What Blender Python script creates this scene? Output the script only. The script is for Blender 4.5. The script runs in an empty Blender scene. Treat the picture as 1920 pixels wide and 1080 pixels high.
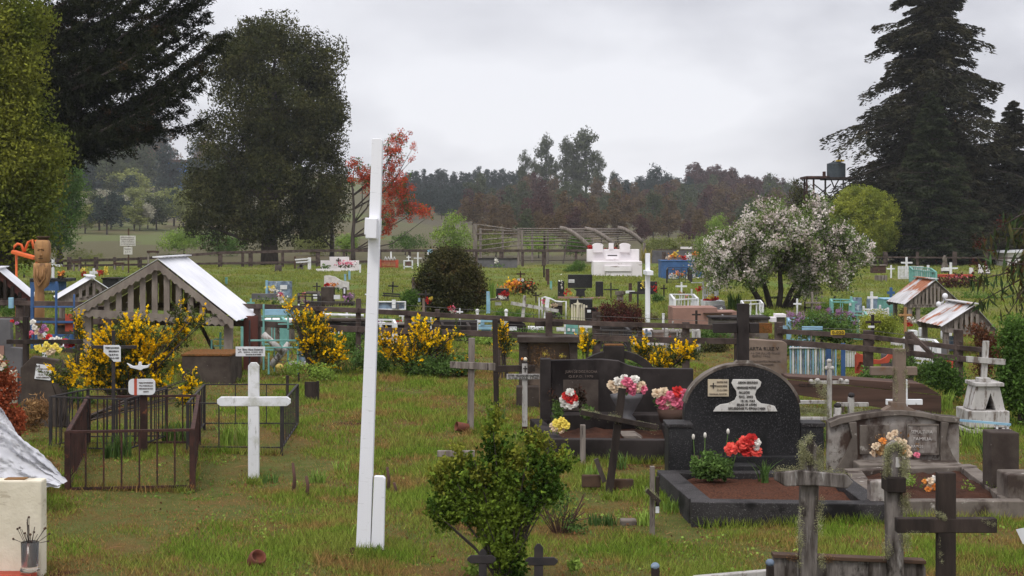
import bpy, math, random
import numpy as np
from mathutils import Vector, Matrix
D=bpy.data; C=bpy.context.scene.collection
sc=bpy.context.scene
PI=math.pi
# ---------------- camera, world, sun, exposure ----------------
F=2955.0; H=2.2; HZ=440.0          # focal length and horizon in pixels of the 1920 wide photograph, eye height in metres
cd=D.cameras.new('camera'); cam=D.objects.new('camera',cd); C.objects.link(cam); sc.camera=cam
cam.location=(0,0,H); cam.rotation_euler=(PI/2,0,0)
cd.sensor_width=36; cd.lens=F*36/1920; cd.shift_y=-100/1920; cd.clip_end=6000; cd.clip_start=.1
cd.dof.use_dof=False
SUN_EL=math.radians(58); SUN_AZ=math.radians(200)
w=D.worlds.new('World'); sc.world=w; w.use_nodes=True
nt=w.node_tree; N=nt.nodes; L=nt.links; N.clear()
sky=N.new('ShaderNodeTexSky'); sky.sky_type='NISHITA'; sky.sun_disc=False; sky.sun_elevation=SUN_EL; sky.sun_rotation=SUN_AZ
tc=N.new('ShaderNodeTexCoord'); sx=N.new('ShaderNodeSeparateXYZ'); L.new(tc.outputs['Generated'],sx.inputs[0])
mp=N.new('ShaderNodeMapping'); mp.inputs['Scale'].default_value=(1,1,2.2); mp.inputs['Location'].default_value=(.35,.2,.12); L.new(tc.outputs['Generated'],mp.inputs[0])
n1=N.new('ShaderNodeTexNoise'); n1.inputs['Scale'].default_value=3.6; n1.inputs['Detail'].default_value=5; n1.inputs['Roughness'].default_value=.5; n1.inputs['Distortion'].default_value=.25; L.new(mp.outputs[0],n1.inputs[0])
r1=N.new('ShaderNodeValToRGB'); L.new(n1.outputs[0],r1.inputs[0])
r1.color_ramp.elements[0].position=.39; r1.color_ramp.elements[0].color=(.465,.465,.505,1)
r1.color_ramp.elements[1].position=.57; r1.color_ramp.elements[1].color=(.71,.71,.745,1)
# an overcast sky is brighter overhead than at the horizon
mr=N.new('ShaderNodeMapRange'); mr.inputs[1].default_value=.16; mr.inputs[2].default_value=1; mr.inputs[3].default_value=1; mr.inputs[4].default_value=2.1; L.new(sx.outputs[2],mr.inputs[0])
vm=N.new('ShaderNodeVectorMath'); vm.operation='SCALE'; L.new(r1.outputs[0],vm.inputs[0]); L.new(mr.outputs[0],vm.inputs['Scale'])
v2=N.new('ShaderNodeVectorMath'); v2.operation='SCALE'; v2.inputs['Scale'].default_value=10; L.new(vm.outputs[0],v2.inputs[0])
mx=N.new('ShaderNodeMix'); mx.data_type='RGBA'; mx.inputs[0].default_value=.94; L.new(sky.outputs[0],mx.inputs[6]); L.new(v2.outputs[0],mx.inputs[7])
bg=N.new('ShaderNodeBackground'); bg.inputs[1].default_value=.1; L.new(mx.outputs[2],bg.inputs[0])
wo=N.new('ShaderNodeOutputWorld'); L.new(bg.outputs[0],wo.inputs[0])
sd=D.lights.new('sun','SUN'); sd.energy=1.1; sd.angle=math.radians(14); sd.color=(1,.96,.9)
so=D.objects.new('sun',sd); C.objects.link(so)
so.rotation_euler=(PI/2-SUN_EL,0,PI-SUN_AZ+PI); so.location=(0,-20,60)
_dir=Vector((math.sin(SUN_AZ)*math.cos(SUN_EL),math.cos(SUN_AZ)*math.cos(SUN_EL),math.sin(SUN_EL)))
so.rotation_euler=_dir.to_track_quat('Z','Y').to_euler()
sc.view_settings.view_transform='Standard'; sc.view_settings.look='None'; sc.view_settings.exposure=.43; sc.view_settings.gamma=1
try:
    sc.cycles.volume_bounces=0; sc.cycles.max_bounces=5; sc.cycles.diffuse_bounces=3; sc.cycles.transparent_max_bounces=6
except Exception: pass

# ---------------- helpers ----------------
_M={}
def mat(name,c1,c2=None,sc1=4,rough=.85,bump=.25,bs=30,layers=(),metal=0,st=(1,1,1),dist=.02,spec=.12,isl=0,trans=0,lo=.35,hi=.65,world=False):
    """procedural material: two-tone noise, layers of (colour, scale, lo, hi, stretch) spots, bump, per-piece variation"""
    if name in _M: return _M[name]
    m=D.materials.new(name); m.use_nodes=True; nt=m.node_tree; N=nt.nodes; L=nt.links; N.clear()
    out=N.new('ShaderNodeOutputMaterial'); tc=N.new('ShaderNodeTexCoord'); oi=N.new('ShaderNodeObjectInfo')
    ad=N.new('ShaderNodeVectorMath'); ad.operation='MULTIPLY_ADD'; ad.inputs[1].default_value=(7.3,3.1,5.7)
    if world:
        ge=N.new('ShaderNodeNewGeometry'); L.new(ge.outputs['Position'],ad.inputs[2]); ad.inputs[0].default_value=(0,0,0)
    else:
        L.new(oi.outputs['Random'],ad.inputs[0]); L.new(tc.outputs['Object'],ad.inputs[2])
    def noise(s,stv,det=4,ro=.6):
        mp=N.new('ShaderNodeMapping'); mp.inputs['Scale'].default_value=stv; L.new(ad.outputs[0],mp.inputs[0])
        n=N.new('ShaderNodeTexNoise'); n.inputs['Scale'].default_value=s; n.inputs['Detail'].default_value=det; n.inputs['Roughness'].default_value=ro; L.new(mp.outputs[0],n.inputs[0]); return n.outputs[0]
    def ramp(fac,lo,hi,a=(0,0,0),b=(1,1,1)):
        r=N.new('ShaderNodeValToRGB'); L.new(fac,r.inputs[0]); e=r.color_ramp.elements
        e[0].position=lo; e[0].color=(*a,1); e[1].position=hi; e[1].color=(*b,1); return r.outputs[0]
    c2=c2 or tuple(x*.7 for x in c1)
    col=ramp(noise(sc1,st),lo,hi,c1,c2)
    for ly in layers:
        c,s,l0,h0=ly[:4]; s2=ly[4] if len(ly)>4 else (1,1,1)
        k=ramp(noise(s,s2,5,.65),l0,h0); x=N.new('ShaderNodeMix'); x.data_type='RGBA'
        L.new(k,x.inputs[0]); L.new(col,x.inputs[6]); x.inputs[7].default_value=(*c,1); col=x.outputs[2]
    if isl:
        ge=N.new('ShaderNodeNewGeometry'); m1=N.new('ShaderNodeMapRange'); L.new(ge.outputs['Random Per Island'],m1.inputs[0]); m1.inputs[3].default_value=1-isl; m1.inputs[4].default_value=1+isl
        v=N.new('ShaderNodeVectorMath'); v.operation='SCALE'; L.new(col,v.inputs[0]); L.new(m1.outputs[0],v.inputs['Scale']); col=v.outputs[0]
    b=None
    if bump:
        b=N.new('ShaderNodeBump'); b.inputs['Strength'].default_value=bump; b.inputs['Distance'].default_value=dist; L.new(noise(bs,st,6,.7),b.inputs['Height'])
    if trans:
        d=N.new('ShaderNodeBsdfDiffuse'); t=N.new('ShaderNodeBsdfTranslucent'); x=N.new('ShaderNodeMixShader'); x.inputs[0].default_value=trans
        L.new(col,d.inputs[0]); L.new(col,t.inputs[0]); L.new(d.outputs[0],x.inputs[1]); L.new(t.outputs[0],x.inputs[2]); L.new(x.outputs[0],out.inputs[0])
    else:
        p=N.new('ShaderNodeBsdfPrincipled'); L.new(col,p.inputs['Base Color']); p.inputs['Roughness'].default_value=rough; p.inputs['Metallic'].default_value=metal
        p.inputs['Specular IOR Level'].default_value=spec
        if b: L.new(b.outputs[0],p.inputs['Normal'])
        L.new(p.outputs[0],out.inputs[0])
    _M[name]=m; return m
def leafm(name,c1,c2,sc1=1.2,isl=.35,trans=.25,layers=(),lo=.4,hi=.6): return mat(name,c1,c2,sc1=sc1,bump=0,isl=isl,trans=trans,layers=layers,lo=lo,hi=hi)

def _px(x,y): return 960+x/np.maximum(y,5)*F
_KY=np.array([112,160,250,380,520,700,1100.])
_KP=np.array([150,450,900,1400.])
_KV=np.array([[498,466,440,395,335,285,285],[498,470,446,405,352,312,312],[498,476,452,418,382,357,360],[498,478,464,440,402,368,368.]])
_KZ=H+(HZ-_KV)*_KY/F; _KZ[:,0]=0
def gz(x,y):
    x=np.asarray(x,float); y=np.asarray(y,float)
    n=.03*np.sin(1.3*x+.7)*np.sin(.9*y+1)+.045*np.sin(.37*x+1.3)*np.sin(.31*y+.6)+.012*np.sin(2.9*x+y)*np.sin(2.3*y-.8*x)
    p=np.clip(_px(x,y),150,1400)
    zz=np.array([np.interp(y,_KY,_KZ[i],left=0) for i in range(4)])
    i=np.clip(np.searchsorted(_KP,p)-1,0,2); t=(p-_KP[i])/(_KP[i+1]-_KP[i]); t=t*t*(3-2*t)
    if zz.ndim==1: h=zz[i]*(1-t)+zz[i+1]*t
    else:
        idx=np.indices(y.shape); h=zz[(i,*idx)]*(1-t)+zz[(i+1,*idx)]*t
    return n+h
def G(px,py):
    """point of the ground seen at a pixel"""
    Y=6.; last=Y
    while Y<1000:
        if H+(HZ-py)*Y/F<=float(gz((px-960)*Y/F,Y)): break
        last=Y; Y*=1.02
    a,b=last,Y
    for _ in range(20):
        m=(a+b)/2
        if H+(HZ-py)*m/F<=float(gz((px-960)*m/F,m)): b=m
        else: a=m
    return Vector(((px-960)*b/F,b,H+(HZ-py)*b/F))
def W(px,py,z=0.):
    Y=(H-z)*F/(py-HZ); return Vector(((px-960)*Y/F,Y,z))

def np_mesh(name,V,Fa,m):
    V=np.asarray(V,np.float32); Fa=np.asarray(Fa,np.int32); k=Fa.shape[1]; me=D.meshes.new(name)
    me.vertices.add(len(V)); me.vertices.foreach_set('co',V.ravel()); me.loops.add(Fa.size); me.loops.foreach_set('vertex_index',Fa.ravel())
    me.polygons.add(len(Fa)); me.polygons.foreach_set('loop_start',np.arange(0,Fa.size,k,dtype=np.int32)); me.polygons.foreach_set('loop_total',np.full(len(Fa),k,np.int32))
    me.update(calc_edges=True); me.materials.append(m); return me
def link(name,me,parent=None,loc=None):
    o=D.objects.new(name,me); C.objects.link(o)
    if parent: o.parent=parent
    if loc is not None: o.location=loc
    return o
def tag(o,label=None,cat=None,group=None,kind=None):
    if label: o['label']=label
    if cat: o['category']=cat
    if group: o['group']=group
    if kind: o['kind']=kind
    return o
class MB:
    def __init__(s): s.v=[]; s.f=[]
    def add(s,vs,fs):
        n=len(s.v); s.v+= [tuple(v) for v in vs]; s.f+=[tuple(i+n for i in f) for f in fs]; return s
    def box(s,x0,x1,y0,y1,z0,z1):
        return s.add([(x0,y0,z0),(x1,y0,z0),(x1,y1,z0),(x0,y1,z0),(x0,y0,z1),(x1,y0,z1),(x1,y1,z1),(x0,y1,z1)],[(0,3,2,1),(4,5,6,7),(0,1,5,4),(1,2,6,5),(2,3,7,6),(3,0,4,7)])
    def prism(s,pts,y0,y1):
        n=len(pts); a=sum(pts[i][0]*pts[(i+1)%n][1]-pts[(i+1)%n][0]*pts[i][1] for i in range(n))
        if a<0: pts=pts[::-1]
        return s.add([(x,y0,z) for x,z in pts]+[(x,y1,z) for x,z in pts],[tuple(range(n)),tuple(range(2*n-1,n-1,-1))]+[((i+1)%n,i,n+i,n+(i+1)%n) for i in range(n)])
    def bar(s,p,q,w,d,up=(0,0,1)):
        p=Vector(p); q=Vector(q); u=(q-p).normalized(); r=u.cross(Vector(up))
        if r.length<1e-4: r=Vector((1,0,0))
        r.normalize(); t=r.cross(u).normalized(); r*=w/2; t*=d/2
        return s.add([p-r-t,p+r-t,p+r+t,p-r+t,q-r-t,q+r-t,q+r+t,q-r+t],[(0,1,2,3),(7,6,5,4),(0,4,5,1),(1,5,6,2),(2,6,7,3),(3,7,4,0)])
    def tube(s,path,r,n=8):
        path=[Vector(p) for p in path]; k=len(path); rr=r if isinstance(r,(list,tuple)) else [r]*k; vs=[]; 
        for i,p in enumerate(path):
            u=(path[min(i+1,k-1)]-path[max(i-1,0)]).normalized(); a=u.cross(Vector((0,0,1)) if abs(u.z)<.95 else Vector((1,0,0))).normalized(); b=u.cross(a)
            for j in range(n): t=2*PI*j/n; vs.append(p+a*math.cos(t)*rr[i]+b*math.sin(t)*rr[i])
        fs=[(i*n+j,i*n+(j+1)%n,(i+1)*n+(j+1)%n,(i+1)*n+j) for i in range(k-1) for j in range(n)]
        fs+=[tuple(range(n-1,-1,-1)),tuple(range((k-1)*n,k*n))]; return s.add(vs,fs)
    def lathe(s,prof,c=(0,0,0),n=16):
        vs=[(c[0]+r*math.cos(2*PI*j/n),c[1]+r*math.sin(2*PI*j/n),c[2]+z) for r,z in prof for j in range(n)]; k=len(prof)
        fs=[(i*n+j,i*n+(j+1)%n,(i+1)*n+(j+1)%n,(i+1)*n+j) for i in range(k-1) for j in range(n)]+[tuple(range(n-1,-1,-1)),tuple(range((k-1)*n,k*n))]
        return s.add(vs,fs)
    def ball(s,c,rx,ry=None,rz=None,n=10):
        ry=ry or rx; rz=rz or rx
        prof=[(math.sin(PI*i/6),-math.cos(PI*i/6)) for i in range(7)]; prof[0]=(.02,-1); prof[-1]=(.02,1)
        m=MB().lathe(prof,n=n); return s.add([(c[0]+x*rx,c[1]+y*ry,c[2]+z*rz) for x,y,z in m.v],m.f)
    def build(s,name,m,parent=None,loc=None,bev=0,smooth=False,rot=None):
        me=D.meshes.new(name); me.from_pydata(s.v,[],s.f); me.materials.append(m); me.update()
        if smooth:
            for p in me.polygons: p.use_smooth=True
        o=link(name,me,parent,loc)
        if rot: o.rotation_euler=rot
        if bev:
            b=o.modifiers.new('bevel','BEVEL'); b.width=bev; b.segments=2; b.limit_method='ANGLE'; b.harden_normals=False
        return o
class T:
    """a thing standing on the ground at a pixel; parts are given in photograph pixels at its distance"""
    def __init__(s,name,label,cat,px,py,group=None,rz=0,z=None,at=None,ry=0):
        p=at if at is not None else (G(px,py) if z is None else W(px,py,z)); s.px=px; s.py=py; s.s=p.y/F; s.p=p
        s.o=D.objects.new(name,None); C.objects.link(s.o); s.o.location=p; s.o.rotation_euler=(0,ry,rz); s.o.empty_display_size=.2; tag(s.o,label,cat,group)
    def X(s,x): return (x-s.px)*s.s
    def Z(s,y): return (s.py-y)*s.s
    def P(s,x,y,d=0): return Vector((s.X(x),d,s.Z(y)))
    def box(s,name,m,L,bev=.004,lab=None,parent=None):
        if len(L)>1:
            for q in L: o=s.box(name,m,[q],bev,lab,parent)
            return o
        b=MB()
        for x0,x1,yt,yb,d0,d1 in L: b.box(s.X(x0),s.X(x1),d0,d1,s.Z(yb),s.Z(yt))
        o=b.build(name,m,parent or s.o,bev=bev)
        if any(k in name for k in ('plaque','panel','plate','board','slab','crossbar')): s.last=o
        if lab: o['label']=lab
        return o
    def poly(s,name,m,pts,d0,d1,bev=.004,parent=None,lab=None):
        o=MB().prism([(s.X(x),s.Z(y)) for x,y in pts],d0,d1).build(name,m,parent or s.o,bev=bev)
        if any(k in name for k in ('plaque','panel','plate','board','slab','crossbar')): s.last=o
        if lab: o['label']=lab
        return o
    def bars(s,name,m,L,w,d,bev=0,parent=None,dep=0):
        if len(L)>1:
            for q in L: o=s.bars(name,m,[q],w,d,bev,parent,dep)
            return o
        b=MB()
        for x0,y0,x1,y1 in L: b.bar(s.P(x0,y0,dep),s.P(x1,y1,dep),w,d,(0,1,0))
        return b.build(name,m,parent or s.o,bev=bev)
    def tube(s,name,m,paths,r,parent=None,n=8):
        if 1<len(paths)<9 and name in ('purlin','arch','leg','log','carved_arms','ring','pipe','rod','arch_rail'):
            for q in paths: o=s.tube(name,m,[q],r,parent,n)
            return o
        b=MB()
        for p in paths: b.tube([s.P(*q) for q in p],r,n)
        return b.build(name,m,parent or s.o,smooth=True)
    def text(s,name,m,txt,x0,x1,yc,hpx,d,parent=None):
        cu=D.curves.new('t','FONT'); cu.body=txt; cu.align_x='CENTER'; cu.align_y='CENTER'; cu.size=1; cu.extrude=.004; cu.resolution_u=2
        t=D.objects.new('t',cu); C.objects.link(t); bpy.context.view_layer.update(); dg=bpy.context.evaluated_depsgraph_get(); me=D.meshes.new_from_object(t.evaluated_get(dg))
        wd=max(t.dimensions.x,.01); D.objects.remove(t); D.curves.remove(cu)
        kx=(x1-x0)*s.s/wd; kz=hpx*s.s/.72; n=len(me.vertices); co=np.zeros(n*3,np.float32); me.vertices.foreach_get('co',co); co=co.reshape(-1,3)
        V=np.stack([co[:,0]*kx+s.X((x0+x1)/2),-co[:,2]+d,co[:,1]*kz+s.Z(yc)],1); me.vertices.foreach_set('co',V.astype(np.float32).ravel()); me.materials.clear(); me.materials.append(m); me.update(); me.name=name
        return link(name,me,parent or getattr(s,'last',None) or s.o)
_O1='first second third fourth fifth sixth seventh eighth ninth tenth eleventh twelfth thirteenth fourteenth fifteenth sixteenth seventeenth eighteenth nineteenth'.split()
def ordn(i):
    i+=1
    if i<20: return _O1[i-1]
    t={2:'twent',3:'thirt',4:'fort'}[i//10]; return t+'ieth' if i%10==0 else t+'y '+_O1[i%10-1]
# leaf cards
def cards(P,size,rng,asp=.5,var=.4,dirs=None,flat=0):
    n=len(P); u=rng.normal(size=(n,3)) if dirs is None else dirs+rng.normal(size=(n,3))*.35
    u/=np.linalg.norm(u,axis=1)[:,None]; v=rng.normal(size=(n,3))
    if flat: v[:,2]*=(1-flat)
    v-=u*(u*v).sum(1)[:,None]; v/=np.linalg.norm(v,axis=1)[:,None]+1e-9
    s=(size*(1+var*(rng.random(n)*2-1)))[:,None]; u=u*s*.5; v=v*s*.5*asp; w=np.cross(u,v); w/=np.linalg.norm(w,axis=1)[:,None]+1e-9; w*=s*.08
    V=np.stack([P-u,P+v+w,P+u,P-v+w],1).reshape(-1,3); Fa=np.arange(4*n).reshape(-1,4); return V,Fa
def clumps(blobs,nc,nl,r,rng,bias=.45,yf=1.,zs=1.):
    """blobs: (x,z,rx,rz[,y,ry]) in metres; leaf clumps spread through their volume"""
    B=np.array([(b[0],b[4] if len(b)>4 else 0,b[1],b[2],(b[5] if len(b)>5 else b[2]*yf),b[3]) for b in blobs],float)
    wt=(B[:,3]*B[:,4]*B[:,5])**(.66); i=rng.choice(len(B),nc,p=wt/wt.sum()); d=rng.normal(size=(nc,3)); d/=np.linalg.norm(d,axis=1)[:,None]
    c=B[i,:3]+d*B[i,3:]*(rng.random((nc,1))**bias); rr=r*(.6+.8*rng.random((nc,1,1)))
    p=c[:,None,:]+np.clip(rng.normal(size=(nc,nl,3)),-1.5,1.5)*rr*.6*np.array([1,1,zs]); return p.reshape(-1,3)
def foliage(t,name,m,blobs,nc,nl,r,size,seed=0,bias=.45,asp=.5,yf=1.,parent=None,zs=1.,px=True):
    """foliage part; blobs in photograph pixels (x,y,rx,ry)"""
    rng=np.random.default_rng(seed); s=t.s
    if px: blobs=[((b[0]-t.px)*s,(t.py-b[1])*s,b[2]*s,b[3]*s)+tuple(b[4:]) for b in blobs]
    P=clumps(blobs,nc,nl,r,rng,bias,yf,zs); P[:,2]=np.maximum(P[:,2],.01+rng.random(len(P))*.05)
    V,Fa=cards(P,size,rng,asp); return link(name,np_mesh(name,V,Fa,m),parent or t.o)
def sprigs(t,name,m,blobs,ns,ln,nl,size,seed,up=.7,asp=.6,yf=.7,sp=.012,bias=.5,out=.8):
    # leafy or flowering shoots growing outwards and upwards
    r=np.random.default_rng(seed); s=t.s; B=np.array([((q[0]-t.px)*s,0,(t.py-q[1])*s,q[2]*s,q[2]*s*yf,q[3]*s) for q in blobs],float); wt=(B[:,3]*B[:,4]*B[:,5])**.66
    i=r.choice(len(B),ns,p=wt/wt.sum()); d=r.normal(size=(ns,3)); d/=np.linalg.norm(d,axis=1)[:,None]; c=B[i,:3]+d*B[i,3:]*(r.random((ns,1))**bias)*.9
    v=d*out+np.array([0,0,up])+r.normal(size=(ns,3))*.35; v/=np.linalg.norm(v,axis=1)[:,None]; L_=ln*(.5+r.random((ns,1,1)))
    u=r.random((ns,nl,1)); P=(c[:,None,:]+v[:,None,:]*L_*(u-.35)+r.normal(size=(ns,nl,3))*sp*(1.3-u)).reshape(-1,3); P[:,2]=np.maximum(P[:,2],.01)
    V,Fa=cards(P,size,r,asp,dirs=np.repeat(v,nl,0)*.6+r.normal(size=(len(P),3))*.5); return link(name,np_mesh(name,V,Fa,m),t.o)
def trunk(t,m,blobs,r0,top=None,lean=0,seed=0,limbs=True,name='trunk',fork=.35):
    rd=random.Random(seed); s=t.s; b=MB(); topz=t.Z(top) if top else max(t.Z(q[1]) for q in blobs)
    pts=[Vector((lean*topz*k/6+rd.uniform(-.15,.15)*r0*k,rd.uniform(-.1,.1)*r0,topz*k/6-.1*(k==0))) for k in range(7)]
    b.tube(pts,[r0*1.25,r0]+[r0*(1-.13*k) for k in range(1,6)],9)
    if limbs:
        for q in blobs:
            e=Vector((t.X(q[0]),rd.uniform(-.5,.5)*q[2]*s,t.Z(q[1]))); k=min(5,max(1,int(6*min(1,max(e.z/topz*fork*1.6,.15))))); a=pts[k]
            md=(a+e)/2+Vector((rd.uniform(-.1,.1),0,-.12))*(e-a).length; b.tube([a,md,e],[r0*.45,r0*.28,r0*.08],6)
    return b.build(name,m,t.o,smooth=True)
# ---------------- materials ----------------
M_white=mat('white_paint',(.78,.78,.80),(.66,.66,.68),sc1=3,rough=.6,bump=.3,bs=50,st=(1,1,.3),layers=[((.32,.30,.27),22,.60,.72,(1,1,.25)),((.50,.50,.46),5,.52,.66)],dist=.004)
M_wpure=mat('clean_white_paint',(.84,.84,.88),(.76,.76,.81),sc1=2,rough=.5,bump=.12,bs=25,st=(1,1,.12),layers=[((.56,.56,.58),30,.62,.72,(.3,.3,2.5)),((.40,.40,.38),9,.70,.76,(1,1,.4))],dist=.006)
M_wold=mat('peeling_white_paint',(.52,.50,.48),(.33,.31,.29),sc1=6,rough=.8,bump=.4,bs=40,st=(1,1,.25),layers=[((.16,.13,.11),14,.52,.62,(1,1,.3))],dist=.006)
M_wood=mat('grey_weathered_wood',(.29,.25,.22),(.12,.098,.085),sc1=5,rough=.9,bump=.7,bs=30,st=(3,3,.25),layers=[((.05,.04,.035),9,.6,.68,(2,2,.3))],dist=.008)
M_wnear=mat('split_grey_wood',(.27,.24,.22),(.050,.040,.034),sc1=7,rough=.95,bump=1,bs=45,st=(2.5,2.5,.35),layers=[((.36,.34,.32),10,.58,.66,(2,2,.3)),((.03,.024,.02),6,.56,.66,(1,1,.5))],dist=.012)
M_woodH=mat('grey_weathered_rail',(.15,.125,.115),(.075,.06,.055),sc1=5,rough=.9,bump=.7,bs=30,st=(.2,3,3),layers=[((.17,.19,.09),7,.66,.74)],dist=.008)
M_wooddk=mat('dark_old_wood',(.055,.041,.035),(.024,.019,.017),sc1=5,rough=.9,bump=.7,bs=30,st=(2,2,.4),layers=[((.15,.15,.11),16,.70,.75)],dist=.008)
M_fence=mat('brown_fence_wood',(.115,.085,.074),(.045,.033,.029),sc1=4,rough=.92,bump=.6,bs=25,st=(1,1,1),layers=[((.16,.15,.07),6,.68,.78)],dist=.008)
M_trim=mat('grey_gable_wood',(.27,.23,.195),(.17,.14,.12),sc1=5,rough=.9,bump=.4,bs=30,st=(1,1,.5),layers=[((.10,.08,.07),8,.66,.76)],dist=.005)
M_brown=mat('brown_plank',(.11,.065,.05),(.055,.035,.028),sc1=3,rough=.85,bump=.4,bs=25,st=(.2,2,4),dist=.006)
M_redbr=mat('red_brown_board',(.16,.06,.045),(.07,.03,.028),sc1=2,rough=.8,bump=.3,bs=20,st=(1,1,.2),dist=.004)
M_roof=mat('galvanised_roof',(.80,.80,.82),(.66,.66,.70),sc1=1.5,rough=.42,bump=.05,bs=10,metal=.15,layers=[((.5,.45,.42),5,.72,.8)],dist=.004)
M_rroof=mat('rusty_roof',(.62,.61,.62),(.44,.42,.42),sc1=2.5,rough=.6,bump=.1,metal=.15,layers=[((.33,.12,.055),1.1,.50,.56,(1.0,1.0,.6)),((.2,.08,.05),5,.64,.7)],dist=.004)
M_rust=mat('rusty_iron',(.075,.036,.030),(.035,.022,.019),sc1=8,rough=.85,bump=.4,bs=60,layers=[((.20,.075,.035),12,.6,.7)],dist=.003)
M_iron=mat('black_iron',(.03,.028,.03),(.05,.042,.04),sc1=8,rough=.7,bump=.3,bs=60,dist=.002)
M_teal=mat('turquoise_paint',(.20,.43,.38),(.14,.32,.29),sc1=7,rough=.6,bump=.15,layers=[((.14,.07,.045),12,.68,.74)],dist=.002)
M_blue=mat('blue_paint',(.06,.13,.29),(.045,.095,.21),sc1=4,rough=.7,bump=.2,layers=[((.35,.36,.38),9,.68,.76)],dist=.003)
M_lblue=mat('pale_blue_paint',(.30,.50,.62),(.22,.38,.50),sc1=5,rough=.7,bump=.2,layers=[((.5,.5,.5),10,.66,.74)],dist=.003)
M_bluegr=mat('blue_grey_marble',(.24,.32,.42),(.09,.11,.15),sc1=7,rough=.5,bump=.1,layers=[((.45,.5,.55),5,.6,.66)],dist=.002)
M_granite=mat('black_granite',(.009,.0085,.009),(.026,.025,.026),sc1=2,rough=.5,bump=.35,bs=90,layers=[((.13,.125,.13),120,.58,.66),((.010,.010,.010),2.2,.56,.64,(1,1,.35))],dist=.003,spec=.22)
M_terr=mat('speckled_terrazzo',(.022,.020,.020),(.045,.041,.041),sc1=2,rough=.7,bump=.35,bs=90,layers=[((.17,.16,.16),110,.57,.66),((.012,.011,.011),2.5,.54,.64)],dist=.003)
M_stain=mat('dark_stained_concrete',(.022,.018,.017),(.046,.038,.036),sc1=2.5,rough=.85,bump=.35,bs=60,layers=[((.012,.009,.009),1.8,.5,.62,(1,1,.4)),((.10,.09,.08),30,.66,.74)],dist=.004)
M_conc=mat('old_concrete',(.20,.17,.145),(.11,.092,.078),sc1=3,rough=.9,bump=.5,bs=50,layers=[((.055,.04,.033),2.6,.50,.60,(1,1,.6)),((.42,.39,.35),9,.62,.7),((.16,.13,.06),12,.68,.74)],dist=.006)
M_concp=mat('whitish_stained_concrete',(.38,.35,.32),(.21,.18,.16),sc1=5,rough=.9,bump=.5,bs=50,layers=[((.075,.05,.04),3.2,.48,.60,(1,1,.5)),((.10,.075,.06),14,.55,.66)],dist=.006)
M_concd=mat('mossy_dark_concrete',(.045,.034,.029),(.085,.068,.057),sc1=4,rough=.95,bump=.5,bs=50,layers=[((.20,.18,.16),22,.66,.74)],dist=.006)
M_moss=mat('orange_moss',(.22,.085,.03),(.10,.06,.02),sc1=20,rough=1,bump=.8,bs=60,dist=.02)
M_tan=mat('tan_cement',(.24,.18,.14),(.16,.12,.095),sc1=3,rough=.9,bump=.3,bs=50,layers=[((.17,.10,.06),3,.6,.7)],dist=.004)
M_grey=mat('smooth_grey_cement',(.15,.145,.15),(.10,.095,.10),sc1=2,rough=.85,bump=.25,bs=40,dist=.003,layers=[((.09,.085,.085),4,.6,.7)])
M_cream=mat('cream_plaster',(.72,.66,.53),(.60,.54,.42),sc1=3,rough=.85,bump=.6,bs=14,layers=[((.10,.08,.06),26,.69,.73),((.48,.42,.32),5,.6,.68,(1,1,3))],dist=.01)
M_wtomb=mat('white_masonry',(.80,.76,.77),(.68,.63,.64),sc1=.8,rough=.8,bump=.2,bs=12,layers=[((.30,.24,.23),1.6,.62,.72,(1,1,3))],dist=.01)
M_plaq=mat('white_plaque',(.74,.75,.76),(.62,.62,.64),sc1=6,rough=.4,bump=0,layers=[((.4,.36,.32),12,.68,.76)])
M_marb=mat('stained_marble',(.66,.64,.60),(.50,.48,.45),sc1=10,rough=.5,bump=.1,layers=[((.12,.08,.05),18,.60,.70,(1,1,.3))])
M_gold=mat('yellowed_plaque',(.58,.48,.33),(.48,.42,.33),sc1=10,rough=.5,bump=.1,layers=[((.07,.05,.03),14,.60,.68)])
M_ink=mat('dark_lettering',(.035,.03,.03),(.06,.05,.045),sc1=10,bump=0)
M_ink2=mat('faded_lettering',(.12,.09,.075),(.2,.16,.14),sc1=20,bump=0)
M_carve=mat('carved_lettering',(.62,.58,.55),(.4,.37,.34),sc1=20,bump=0)
M_soil=mat('red_brown_soil',(.085,.036,.022),(.045,.022,.015),sc1=6,rough=1,bump=1,bs=22,dist=.04)
M_bark=mat('bark_mulch',(.16,.065,.038),(.06,.028,.018),sc1=60,rough=1,bump=1,bs=80,dist=.03)
M_orange=mat('orange_plastic',(.78,.17,.05),(.66,.14,.05),sc1=2,rough=.5,bump=0)
M_redp=mat('red_paint',(.50,.09,.05),(.34,.07,.045),sc1=4,rough=.7,bump=.2,layers=[((.6,.2,.15),9,.64,.7)])
M_pink=mat('pink_cement',(.33,.19,.15),(.24,.14,.115),sc1=2,rough=.9,bump=.3)
M_yel=mat('yellow_paint',(.62,.43,.04),(.5,.34,.04),sc1=9,rough=.6,bump=0)
M_totem=mat('honey_carved_wood',(.42,.23,.10),(.24,.13,.065),sc1=3,rough=.7,bump=.5,bs=16,st=(2,2,.4),layers=[((.12,.07,.045),5,.6,.7,(1,1,.5))],dist=.01)
M_totdk=mat('dark_brown_wood',(.10,.06,.04),(.06,.04,.03),sc1=5)  # one dark brown for the hat, face marks, stems, posts and boards
M_trunk=mat('tree_bark',(.10,.08,.07),(.05,.04,.035),sc1=4,rough=.95,bump=.8,bs=14,st=(2,2,.4),dist=.03)
M_trunkr=mat('reddish_twigs',(.13,.07,.055),(.08,.05,.04),sc1=4,bump=.3)
M_lichen=leafm('lichen',(.42,.42,.24),(.27,.26,.14),sc1=6,trans=.2)
M_sheet=mat('white_plastic_sheet',(.80,.80,.84),(.66,.66,.70),sc1=5,bump=0,trans=.35)
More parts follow.
